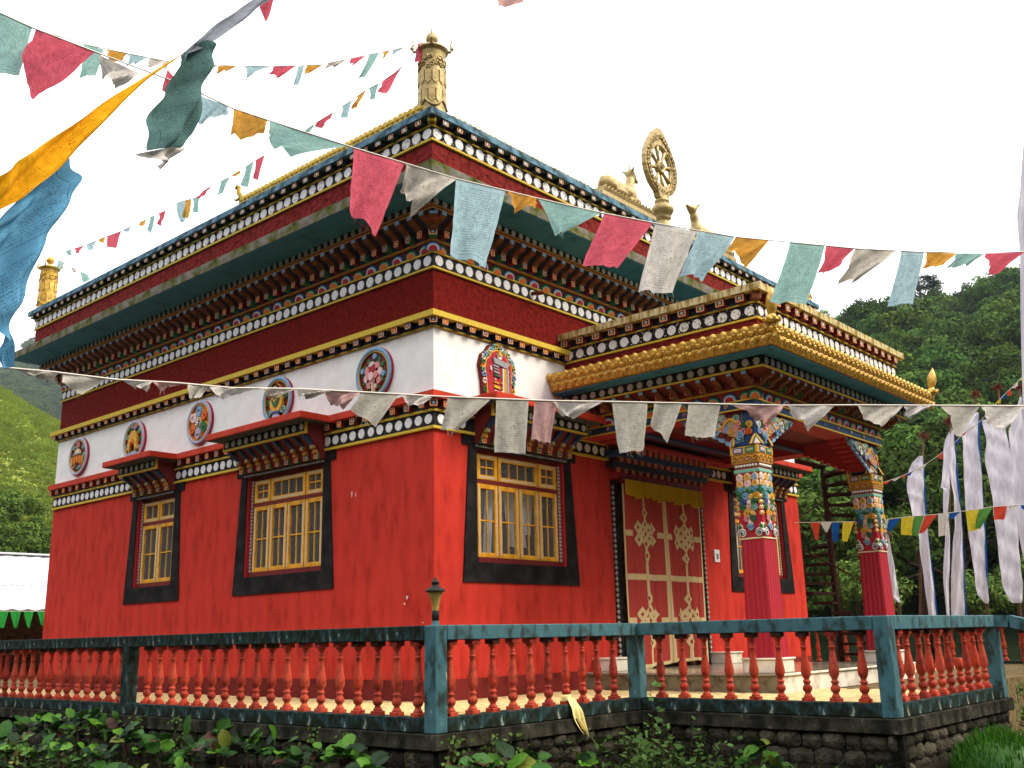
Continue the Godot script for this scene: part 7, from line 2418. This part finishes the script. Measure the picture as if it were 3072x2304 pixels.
		["nred", 0.03, 3.474, 2.782, 3.691, 2.778, 3.62, 2.549, 3.452, 2.548],
		["nwhite", 0.03, 3.696, 2.777, 3.895, 2.774, 3.794, 2.704, 3.725, 2.724],
		["nblue", 0.03, 3.906, 2.776, 4.082, 2.769, 3.995, 2.687, 3.921, 2.699]]},
	"new_high": {"o": Vector2(10.724, 1.454), "d": Vector2(-0.3592, 0.9333), "cord": [-0.126, 3.465, 0.481, 3.543, 0.872, 3.621, 1.106, 3.696, 1.336, 3.778, 1.79, 3.982, 1.944, 4.086, 2.301, 4.222, 2.844, 4.583, 3.256, 4.821, 3.518, 4.948], "flags": [
		["nred", 0.02, -0, 3.494, 0.235, 3.517, 0.114, 3.453, 0.054, 3.449],
		["nwhite", 0.02, 0.243, 3.522, 0.481, 3.543, 0.353, 3.468, 0.277, 3.486],
		["nred", 0.02, 0.489, 3.544, 0.579, 3.559, 0.533, 3.504, 0.506, 3.508],
		["nblue", 0.02, 0.599, 3.562, 0.775, 3.596, 0.69, 3.533, 0.632, 3.526],
		["nwhite", 0.02, 0.795, 3.602, 1.106, 3.696, 1.041, 3.631, 0.869, 3.597],
		["nred", 0.02, 1.355, 3.787, 1.496, 3.847, 1.426, 3.71, 1.374, 3.742],
		["nblue", 0.02, 1.79, 3.982, 1.906, 4.064, 1.855, 3.956, 1.818, 3.939],
		["nred", 0.02, 1.921, 4.073, 2.053, 4.13, 1.991, 4.063, 1.939, 4.052],
		["nyellow", 0.02, 2.089, 4.147, 2.232, 4.201, 2.175, 4.159, 2.124, 4.155],
		["nblue", 0.02, 2.285, 4.219, 2.372, 4.251, 2.343, 4.17, 2.301, 4.178],
		["nyellow", 0.02, 2.671, 4.492, 2.809, 4.562, 2.764, 4.478, 2.702, 4.491],
		["nblue", 0.02, 2.803, 4.564, 2.932, 4.635, 2.87, 4.549, 2.82, 4.531],
		["nred", 0.02, 2.942, 4.639, 3.012, 4.688, 3.004, 4.562, 2.944, 4.575],
		["nwhite", 0.02, 3.035, 4.697, 3.189, 4.789, 3.159, 4.697, 3.078, 4.673],
		["nyellow", 0.02, 3.205, 4.793, 3.356, 4.875, 3.294, 4.778, 3.233, 4.778]]},
	"scrap": {"o": Vector2(-5.186, 3.520), "d": Vector2(0.6638, 0.7479), "cord": [0.002, 5.134, 0.325, 5.134], "flags": [
		["red", 0.03, 0.086, 5.132, 0.183, 5.133, 0.114, 4.918, 0.078, 5.007]]},
	"scrap2": {"o": Vector2(-2.773, 3.611), "d": Vector2(0.9746, 0.2239), "cord": [-0.102, 6.3, 0.638, 6.653], "flags": [
		["pink", 0.02, 0.06, 6.379, 0.391, 6.535, 0.36, 6.391, 0.066, 6.215]]},
}

# long strips of cloth: pairs of edge points down their length
const STRIPS := {
	"amber": {"o": Vector2(-7.555, 5.870), "d": Vector2(0.9397, -0.3419), "rows": [-0.021, 2.085, -0.006, 1.961, 0.038, 2.146, 0.053, 2.026, 0.097, 2.216, 0.112, 2.09, 0.16, 2.285, 0.185, 2.185, 0.294, 2.437, 0.295, 2.323, 0.442, 2.605, 0.431, 2.522, 0.607, 2.792, 0.622, 2.79, 0.793, 2.997, 0.794, 2.99]},
	"grey": {"o": Vector2(-7.555, 5.870), "d": Vector2(0.9397, -0.3419), "rows": [0.793, 2.997, 0.799, 2.993, 0.879, 3.109, 0.923, 3.105, 1, 3.265, 1.028, 3.226, 1.117, 3.394, 1.152, 3.363, 1.241, 3.536, 1.264, 3.504, 1.408, 3.727, 1.429, 3.691]},
	"green": {"o": Vector2(-7.555, 5.870), "d": Vector2(0.9397, -0.3419), "rows": [0.872, 3.092, 0.926, 3.137, 0.809, 3.005, 0.936, 3.085, 0.765, 2.857, 0.932, 2.987, 0.729, 2.753, 0.922, 2.873, 0.682, 2.627, 0.899, 2.705, 0.632, 2.499, 0.851, 2.618]},
	"green_tip": {"o": Vector2(-7.555, 5.870), "d": Vector2(0.9397, -0.3419), "rows": [0.632, 2.499, 0.851, 2.618, 0.662, 2.472, 0.798, 2.542, 0.71, 2.46, 0.737, 2.476]},
	"blue": {"o": Vector2(-7.555, 5.870), "d": Vector2(0.9397, -0.3419), "rows": [0.009, 1.972, 0.328, 2.366, 0.013, 1.947, 0.324, 2.299, 0.024, 1.921, 0.312, 2.24, 0.033, 1.888, 0.29, 2.165, 0.054, 1.814, 0.259, 2.067, 0.053, 1.755, 0.213, 1.959, 0.062, 1.686, 0.192, 1.83, 0.077, 1.632, 0.174, 1.741, 0.091, 1.586, 0.162, 1.648, 0.12, 1.55, 0.152, 1.56]},
	"b0": {"o": Vector2(12.983, -0.147), "d": Vector2(0.6638, 0.7479), "pole": [0.707, 2.784, 0.83, 0.956], "rows": [0.674, 2.749, 0.727, 2.748, 0.666, 2.365, 0.754, 2.363, 0.654, 2.018, 0.784, 2.015, 0.629, 1.674, 0.803, 1.67, 0.625, 1.401, 0.82, 1.397, 0.783, 1.261, 0.832, 1.26]},
	"b1": {"o": Vector2(13.176, 0.860), "d": Vector2(0.6638, 0.7479), "pole": [0.707, 4.837, 0.133, 0.81], "rows": [0.53, 4.376, 0.582, 4.375, 0.352, 4.22, 0.587, 4.214, 0.283, 4.08, 0.584, 4.073, 0.215, 3.869, 0.565, 3.861, 0.168, 3.589, 0.544, 3.581, 0.185, 3.414, 0.533, 3.407, 0.213, 3.066, 0.514, 3.06, 0.305, 2.686, 0.495, 2.681, 0.294, 2.31, 0.482, 2.306, 0.31, 1.803, 0.494, 1.799, 0.316, 1.301, 0.486, 1.298, 0.318, 0.938, 0.474, 0.934]},
	"b2": {"o": Vector2(14.524, 1.022), "d": Vector2(0.6638, 0.7479), "pole": [0.739, 5.332, 0.083, 0.799], "rows": [0.696, 5.145, 0.714, 5.144, 0.543, 4.904, 0.716, 4.9, 0.472, 4.644, 0.638, 4.641, 0.416, 4.349, 0.581, 4.345, 0.335, 4.056, 0.542, 4.051, 0.28, 3.8, 0.498, 3.795, 0.338, 3.744, 0.465, 3.741, 0.276, 3.256, 0.366, 3.254, 0.26, 2.717, 0.35, 2.715, 0.156, 2.187, 0.288, 2.184, 0.078, 1.663, 0.195, 1.66, 0.041, 0.937, 0.126, 0.936]},
	"b3": {"o": Vector2(13.006, 1.529), "d": Vector2(0.6638, 0.7479), "pole": [0.691, 5.049, 0.437, 0.788], "rows": [0.659, 4.804, 0.693, 4.803, 0.538, 4.457, 0.682, 4.453, 0.472, 4.111, 0.664, 4.107, 0.489, 3.766, 0.652, 3.763, 0.513, 3.424, 0.641, 3.421, 0.495, 3.086, 0.62, 3.083, 0.465, 2.75, 0.599, 2.747, 0.381, 2.418, 0.575, 2.414, 0.299, 1.925, 0.533, 1.919, 0.219, 1.437, 0.484, 1.431, 0.145, 0.922, 0.448, 0.915]},
	"b4": {"o": Vector2(12.255, 2.357), "d": Vector2(0.6638, 0.7479), "pole": [0.659, 5.364, 0.28, 0.775], "rows": [0.594, 4.961, 0.63, 4.96, 0.368, 4.748, 0.606, 4.743, 0.229, 4.518, 0.581, 4.51, 0.213, 4.253, 0.554, 4.246, 0.192, 3.925, 0.532, 3.918, 0.165, 3.6, 0.503, 3.592, 0.138, 3.277, 0.481, 3.269, 0.115, 2.797, 0.45, 2.789, 0.117, 2.48, 0.422, 2.473, 0.1, 2.165, 0.398, 2.158, 0.096, 1.853, 0.367, 1.847, 0.104, 1.543, 0.337, 1.538, 0.128, 1.327, 0.319, 1.323, 0.262, 1.155, 0.302, 1.154]},
	"b5": {"o": Vector2(12.540, 2.733), "d": Vector2(0.6638, 0.7479), "pole": [0.659, 5.497, 0.439, 0.76], "rows": [0.215, 4.8, 0.64, 4.79, 0.199, 4.567, 0.672, 4.556, 0.216, 4.335, 0.687, 4.324, 0.147, 4.073, 0.688, 4.061, 0.157, 3.746, 0.682, 3.734, 0.186, 3.421, 0.667, 3.41, 0.195, 3.099, 0.652, 3.089, 0.176, 2.781, 0.628, 2.77, 0.169, 2.464, 0.607, 2.454, 0.134, 2.151, 0.586, 2.141, 0.138, 1.839, 0.559, 1.829, 0.15, 1.529, 0.526, 1.521, 0.209, 1.282, 0.496, 1.276, 0.291, 1.158, 0.472, 1.154]},
	"b6": {"o": Vector2(11.783, 3.342), "d": Vector2(0.6638, 0.7479), "pole": [0.626, 5.256, 0.341, 0.751], "rows": [0.571, 5.031, 0.618, 5.03, 0.436, 4.746, 0.607, 4.742, 0.256, 4.369, 0.575, 4.362, 0.233, 3.993, 0.55, 3.986, 0.236, 3.588, 0.527, 3.581, 0.214, 3.127, 0.495, 3.121, 0.186, 2.52, 0.458, 2.514, 0.18, 2.071, 0.433, 2.066, 0.173, 1.775, 0.421, 1.769, 0.191, 1.334, 0.384, 1.33]},
	"b7": {"o": Vector2(6.276, 5.777), "d": Vector2(0.6638, 0.7479), "pole": [0.482, 9.628, -0.695, 0.745], "rows": [0.222, 8.821, 0.383, 8.818, 0.021, 7.724, 0.217, 7.72, -0.163, 6.766, 0.095, 6.76, -0.263, 6.397, 0.038, 6.39, -0.301, 5.861, -0.032, 5.855, -0.419, 4.844, -0.164, 4.838, -0.603, 3.484, -0.361, 3.479, -0.664, 2.612, -0.472, 2.608]},
}

# ---------------------------------------------------------------- plants below the terrace
func paddle_mesh(i: int) -> ArrayMesh:
	# a big rounded leaf on a short stalk: cupped, veined, with a wavy rim; lies along +z, unit length
	var key := "paddle%d" % i
	if cache.has(key): return cache[key]
	var mb := MB.new()
	mb.smooth(1)
	var r := RandomNumberGenerator.new()
	r.seed = 40 + i
	var cup := r.randf_range(0.15, 0.5)
	var droop := r.randf_range(0.1, 0.5)
	var ph := r.randf() * TAU
	var w := func(v: float) -> float: return 0.42 * pow(sin(clampf(0.06 + v * 0.94, 0.0, 1.0) * PI), 0.62) * (1.0 - 0.12 * v) + 0.01
	var p := func(u: int, v: int) -> Vector3:
		var s := (u / 6.0 - 0.5) * 2.0
		var t := v / 7.0
		var hw: float = w.call(t) * (1.0 + 0.07 * sin(t * 15.0 + ph + s))
		return Vector3(s * hw, cup * s * s * hw * 0.7 - droop * t * t * 0.6 + 0.03 * sin(t * 17.0 + s * 4.0 + ph) * absf(s), t)
	for u in 6:
		for v in 7:
			mb.triuv(p.call(u, v), p.call(u, v + 1), p.call(u + 1, v + 1), Vector2(u / 6.0, v / 7.0), Vector2(u / 6.0, (v + 1) / 7.0), Vector2((u + 1) / 6.0, (v + 1) / 7.0))
			mb.triuv(p.call(u, v), p.call(u + 1, v + 1), p.call(u + 1, v), Vector2(u / 6.0, v / 7.0), Vector2((u + 1) / 6.0, (v + 1) / 7.0), Vector2((u + 1) / 6.0, v / 7.0))
	mb.smooth(2)
	mb.tube([Vector3(0, 0.006, -0.25), Vector3(0, 0.004, 0.0), Vector3(0, 0.012 - droop * 0.15, 0.5), Vector3(0, -droop * 0.56, 0.96)], 0.02, 0.006, 4, false)
	cache[key] = mb.mesh()
	return cache[key]

func broad_plant(where: Vector3, n: int, size: float, label: String, group: String, look := Vector3(-0.6, 0.35, 0.55)) -> void:
	var o := thing("broad_leaf_plant", label, "plant", where, 0.0, group)
	var mb := MB.new()
	mb.smooth(1)
	mb.tube([Vector3(0, -0.4, 0), Vector3(0, 0, 0)], 0.02, 0.015, 6)
	part("stem", mb.mesh(), M.bark, o)
	for k in n:
		var dir := (look.normalized() * 0.55 + Vector3(rng.randfn(), rng.randf_range(-0.3, 1.0), rng.randfn()) * 0.8).normalized()
		var up := (Vector3.UP + look * 0.8 + Vector3(rng.randfn(), rng.randfn(), rng.randfn()) * 0.3).normalized()
		var x := up.cross(dir).normalized()
		up = dir.cross(x).normalized()
		var s := size * rng.randf_range(0.6, 1.15)
		var f := rng.randf()
		var m: Material = M.leaf_bronze if f < 0.08 else (M.leaf_dark if f < 0.35 else (M.leaf_mid if f < 0.72 else (M.leaf_bright if f < 0.95 else M.leaf_yellow)))
		part("leaf", paddle_mesh(rng.randi() % 6), m, o, Transform3D(Basis(x * s, up * s, dir * s), dir * 0.25 * s + Vector3(rng.randfn(), rng.randfn(), rng.randfn()) * size * 0.25))

func sprig_mesh(sd: int, n: int, len: float, leaf: float, droop: float) -> ArrayMesh:
	var r := RandomNumberGenerator.new()
	r.seed = sd
	var mb := MB.new()
	for k in n:
		var t := float(k) / n
		var p := Vector3(0.04 * sin(t * 7.0 + sd), len * t, -droop * t * t)
		for s in [-1.0, 1.0]:
			var a := r.randf() * TAU
			var d := Vector3(cos(a), r.randf_range(-0.1, 0.7), sin(a)).normalized()
			var w := d.cross(Vector3(r.randfn(), 1.5, r.randfn())).normalized()
			var l := leaf * r.randf_range(0.6, 1.2)
			var q := p + d * leaf * 0.3
			var g := r.randf_range(0.6, 1.3)
			mb.col(Color(0.06 * g, 0.115 * g, 0.03 * g))
			mb.quad(q, q + d * l * 0.45 + w * l * 0.3, q + d * l, q + d * l * 0.45 - w * l * 0.3)
	return mb.mesh()

func plants() -> void:
	# bank of soil in front of the wall
	var mb := MB.new()
	mb.smooth(1)
	var foot := [Vector2(-2.2, -16), Vector2(-2.2, 2.36), Vector2(0.86, 2.36), Vector2(0.86, 5.2), Vector2(4.2, 5.2), Vector2(9.0, 5.2)]
	for i in foot.size() - 1:
		var a: Vector2 = foot[i]
		var b: Vector2 = foot[i + 1]
		var out := Vector2(-1.1, 1.1)
		mb.quad(Vector3(a.x, -0.5, a.y), Vector3(b.x, -0.5, b.y), Vector3(b.x + out.x, -0.99, b.y + out.y), Vector3(a.x + out.x, -0.99, a.y + out.y))
	struct("planted_bank", mb.mesh(), M.soil)
	# broad-leaved plants crowding the side wall
	for i in 50:
		var upper := i % 2 == 0
		var nth := 1 + i / 2
		var z := 2.0 - (nth - 0.5) * 0.277 + rng.randf_range(-0.08, 0.08)
		var near := rng.randf_range(0.0, 0.25) if upper else rng.randf_range(0.55, 1.0)
		var ord: String = ["first", "second", "third"][nth - 1] if nth < 4 else "%dth" % nth
		broad_plant(Vector3(-2.42 - 0.85 * near, lerpf(-0.3, -0.72, near) + rng.randf_range(-0.06, 0.1) + (0.14 if nth > 15 else 0.0), z), 9 + rng.randi() % 5, rng.randf_range(0.13, 0.21), "%s broad-leaved plant below the %s baluster left of the corner post" % ["upper" if upper else "lower", ord], "broad-leaved plants under the side balustrade")
	for s in [[-2.0, -0.33, 2.55, 0.2, "nearest the wall corner"], [-1.75, -0.4, 2.6, 0.22, "second from the wall corner"], [-1.2, -0.42, 2.55, 0.16, "highest of the group"], [-1.45, -0.48, 2.75, 0.2, "third from the wall corner"], [-0.75, -0.5, 2.7, 0.18, "farthest from the wall corner"]]:
		broad_plant(Vector3(s[0], s[1], s[2]), 6, s[3], "broad-leaved plant right of the near corner, " + s[4], "plants right of the near corner", Vector3(-0.5, 0.3, 0.7))
	for s in [[0.55, -0.35, 3.9, 0.18, "topmost"], [0.6, -0.5, 3.75, 0.2, "middle"], [0.5, -0.62, 4.0, 0.2, "lowest"]]:
		broad_plant(Vector3(s[0], s[1], s[2]), 6, s[3], s[4] + " round-leaved plant climbing the wall left of the clipped bush", "round-leaved plants by the bush", Vector3(-0.8, 0.3, 0.5))
	for s in [[0.35, -0.72, 4.9, 0.2, "larger"], [0.75, -0.66, 5.4, 0.17, "smaller"]]:
		broad_plant(Vector3(s[0], s[1], s[2]), 5, s[3], s[4] + " broad-leaved plant at the foot of the clipped bush", "plants at the foot of the bush", Vector3(-0.6, 0.6, 0.5))
	# creeping ivy
	var ivy := [[-2.31, -0.12, -2.6, 60, 0.32, "ivy patch hanging over the ledge left of the second post"], [-2.31, -0.12, -1.7, 80, 0.38, "thick ivy patch below the second balustrade post"], [-2.31, -0.14, 0.7, 60, 0.25, "ivy strand over the ledge near the corner post"], [-2.31, -0.16, 1.25, 45, 0.22, "thin ivy strand on the wall next to the near corner"], [-2.05, -0.15, 2.4, 50, 0.28, "ivy trailing round the near wall corner"], [-1.6, -0.18, 2.4, 50, 0.24, "ivy tuft under the teal beam right of the corner"], [-1.25, -0.2, 2.4, 40, 0.22, "small ivy tuft below the window run of the balustrade"], [4.3, 0.0, 5.25, 90, 0.4, "creeper spilling over the end post by the steps"]]
	for v in ivy:
		var o := thing("ivy", v[5], "ivy", Vector3(v[0], v[1], v[2]), 0.0, "ivy on the terrace wall")
		mb = MB.new()
		for k in v[3]:
			var t := rng.randf()
			var p := Vector3(rng.randfn() * 0.03, 0.08 - v[4] * 1.3 * t, rng.randfn() * v[4] * 0.35)
			if v[2] > 2.3: p = Vector3(p.z, p.y, p.x)
			var d := Vector3(rng.randfn(), rng.randfn() - 0.6, rng.randfn()).normalized()
			var w := d.cross(Vector3(-0.6, 0.5, 0.6)).normalized()
			var l := rng.randf_range(0.022, 0.045)
			var g := rng.randf_range(0.6, 1.5)
			mb.col(Color(0.075 * g, 0.13 * g, 0.03 * g))
			mb.tri(p, p + d * l * 0.5 + w * l * 0.5, p + d * l)
			mb.tri(p, p + d * l, p + d * l * 0.5 - w * l * 0.5)
		stuff(part("leaves", mb.mesh(), M.crown_near, o))
		mb = MB.new()
		for k in 5:
			var x: float = rng.randfn() * v[4] * 0.3
			mb.tube([Vector3(0, 0.08, x), Vector3(-0.02, -v[4] * 0.6, x * 1.2), Vector3(-0.01, -v[4] * 1.3, x * 1.4)] if v[2] < 2.3 else [Vector3(x, 0.08, 0), Vector3(x * 1.2, -v[4] * 0.6, 0.02), Vector3(x * 1.4, -v[4] * 1.3, 0.01)], 0.003, 0.002, 3, false)
		part("stem", mb.mesh(), M.bark, o)
	# small-leaved shrubs along the foot of the wall
	var shrubs := [[-0.05, -0.95, 3.15, 46, 1.0, true, "small-leaved dark shrub with one tall shoot in front of the balustrade jog"], [0.45, -1.0, 2.75, 40, 0.95, false, "dark shrub tucked into the inner corner of the terrace wall"], [0.3, -1.02, 4.5, 30, 0.7, false, "low leafy shrub below the middle of the run towards the steps"], [-1.0, -1.05, 2.9, 26, 0.75, false, "low leafy shrub under the tied yellow cloth"], [2.6, -1.0, 5.75, 30, 0.8, false, "leafy shrub right of the clipped bush"], [4.45, -0.95, 5.6, 40, 1.0, false, "tall leafy shrub beside the steps at the right edge"], [-2.75, -1.0, 1.6, 26, 0.7, false, "leafy shrub among the broad leaves left of the near corner"], [-2.8, -1.0, -3.4, 36, 0.95, false, "leafy shrub among the broad leaves at the far left"]]
	for v in shrubs:
		var sh := thing("leafy_shrub", v[6], "shrub", Vector3(v[0], v[1], v[2]), 0.0, "leafy shrubs below the terrace")
		var leaves := SurfaceTool.new()
		leaves.begin(Mesh.PRIMITIVE_TRIANGLES)
		for k in v[3]:
			var a := rng.randf() * TAU
			var tall: bool = k == 0 and v[5]
			var ln: float = 1.15 if tall else rng.randf_range(0.45, 0.85) * v[4]
			var b := Basis(Vector3(cos(a), 0, sin(a)), 0.04 if tall else rng.randf_range(0.15, 0.6))
			var p: Vector3 = Vector3(rng.randfn() * 0.28, 0.08, rng.randfn() * 0.28) * v[4] if not tall else Vector3(-0.1, 0.1, 0)
			leaves.append_from(sprig_mesh(k + int(v[3]), 16 if tall else 11, ln, rng.randf_range(0.06, 0.095), 0.05), 0, Transform3D(b, p))
			mb = MB.new()
			mb.tube([p + b * Vector3(0, -0.1, 0), p + b * Vector3(0, ln * 0.5, -0.02), p + b * Vector3(0, ln, -0.05)], 0.006, 0.002, 4, false)
			part("twig", mb.mesh(), M.bark, sh)
		stuff(part("foliage", leaves.commit(), M.crown_near, sh))
	# clipped conifer, a dome of upright green needles
	var cy := thing("clipped_bush", "dense dome-shaped bright green conifer bush below the right balustrade", "bush", Vector3(1.6, -1.0, 5.75))
	mb = MB.new()
	for k in 5200:
		var n := Vector3(rng.randfn(), absf(rng.randfn()) * 0.9 + 0.05, rng.randfn()).normalized()
		var p := n * Vector3(0.56, 0.82, 0.56) * rng.randf_range(0.75, 1.0)
		var d := (n * 0.6 + Vector3(rng.randfn() * 0.25, 1.0, rng.randfn() * 0.25)).normalized()
		var w := d.cross(n + Vector3(rng.randfn(), rng.randfn(), rng.randfn()) * 0.6).normalized()
		var l := rng.randf_range(0.05, 0.11)
		var g := rng.randf_range(0.55, 1.35)
		mb.col(Color(0.04 * g, 0.125 * g, 0.012 * g))
		mb.tri(p - w * 0.009, p + w * 0.009, p + d * l)
	stuff(part("needles", mb.mesh(), M.cypress, cy))
	mb = MB.new()
	mb.smooth(1)
	mb.lathe(Transform3D(), [[0.12, 0.0], [0.42, 0.15], [0.44, 0.4], [0.3, 0.66], [0.0, 0.72]], 14)
	part("inner_branches", mb.mesh(), M.leaf_mid, cy)
	# spiky plants and grass at the right
	for s in [[2.75, -0.72, 5.6, 0.5, "spiky silver-green rosette plant at the right under the ledge"], [3.4, -0.66, 5.75, 0.42, "second spiky rosette plant near the right edge"], [-0.72, -0.85, 2.95, 0.34, "tuft of strap-like leaves at the foot of the wall below the tied cloth"]]:
		var o := thing("strap_leaf_plant", s[4], "plant", Vector3(s[0], s[1], s[2]))
		for k in 15:
			var a := k * 2.4
			var lift := rng.randf_range(0.4, 1.3)
			mb = MB.new()
			mb.smooth(1)
			var l: float = s[3] * rng.randf_range(0.7, 1.1)
			var pts := []
			for j in 6:
				var t := j / 5.0
				pts.append(Vector3(cos(a) * t * l * cos(lift), t * l * sin(lift) - 0.25 * l * t * t, sin(a) * t * l * cos(lift)))
			for j in 5:
				var w0 := Vector3(-sin(a), 0, cos(a)) * 0.028 * (1.0 - pow(j / 5.0, 2.0))
				var w1 := Vector3(-sin(a), 0, cos(a)) * 0.028 * (1.0 - pow((j + 1) / 5.0, 2.0))
				mb.quad(pts[j] - w0, pts[j + 1] - w1, pts[j + 1] + w1, pts[j] + w0)
			part("blade", mb.mesh(), M.leaf_mid if k % 3 else M.leaf_yellow, o)
	mb = MB.new()
	for k in 3600:
		var p := Vector3(rng.randf_range(2.2, 6.0), 0, rng.randf_range(5.35, 7.4))
		p.y = -0.5 - 0.42 * clampf((p.z - 5.2) / 1.1, 0.0, 1.15)
		var a := rng.randf() * TAU
		var l := rng.randf_range(0.06, 0.17)
		var g := rng.randf_range(0.6, 1.4)
		mb.col(Color(0.065 * g, 0.125 * g, 0.03 * g))
		mb.tri(p + Vector3(cos(a), 0, sin(a)) * 0.007, p - Vector3(cos(a), 0, sin(a)) * 0.007, p + Vector3(-sin(a) * 0.05, l, cos(a) * 0.05))
	var gr := part(numbered("grass"), mb.mesh(), M.crown_near, self)
	stuff(tag(gr, "short green grass on the bank at the lower right", "grass"))
	# weeds and small seedlings filling the shade under the wall
	mb = MB.new()
	for k in 5000:
		var side := rng.randf()
		var p: Vector3
		if side < 0.5: p = Vector3(-2.3 - 0.8 * rng.randf(), 0, rng.randf_range(-6.0, 2.4))
		elif side < 0.72: p = Vector3(rng.randf_range(-2.3, 0.9), 0, 2.4 + 0.8 * rng.randf())
		else: p = Vector3(0.75 - 0.7 * rng.randf(), 0, rng.randf_range(2.5, 5.2))
		p.y = -0.5 - rng.randf() * 0.35
		var d := Vector3(rng.randfn(), 0.7 + rng.randf(), rng.randfn()).normalized()
		var w := d.cross(Vector3(rng.randfn(), rng.randfn(), rng.randfn())).normalized()
		var l := rng.randf_range(0.03, 0.08)
		var g := rng.randf_range(0.5, 1.2)
		mb.col(Color(0.05 * g, 0.095 * g, 0.025 * g))
		mb.quad(p, p + d * l * 0.5 + w * l * 0.3, p + d * l, p + d * l * 0.5 - w * l * 0.3)
	var wd := part(numbered("weeds"), mb.mesh(), M.crown_near, self)
	stuff(tag(wd, "low weeds in the shade at the foot of the stone wall", "weeds"))
	# tip of an overhanging branch at the upper left
	var br := thing("branch_tip", "dark twig tip hanging in at the top left corner", "twig", Vector3(-5.95, 4.98, 3.3))
	mb = MB.new()
	for k in 30:
		var p := Vector3(rng.randfn() * 0.025, rng.randf_range(0.0, 0.4), rng.randfn() * 0.025)
		var d := Vector3(rng.randfn(), -0.5 + rng.randfn(), rng.randfn()).normalized() * 0.03
		mb.tube([p, p + d], 0.006, 0.003, 4, false)
	mb.tube([Vector3(0, 0, 0), Vector3(0.02, 0.2, 0), Vector3(0, 0.6, 0.05)], 0.006, 0.01, 5)
	part("twig", mb.mesh(), M.bark, br)
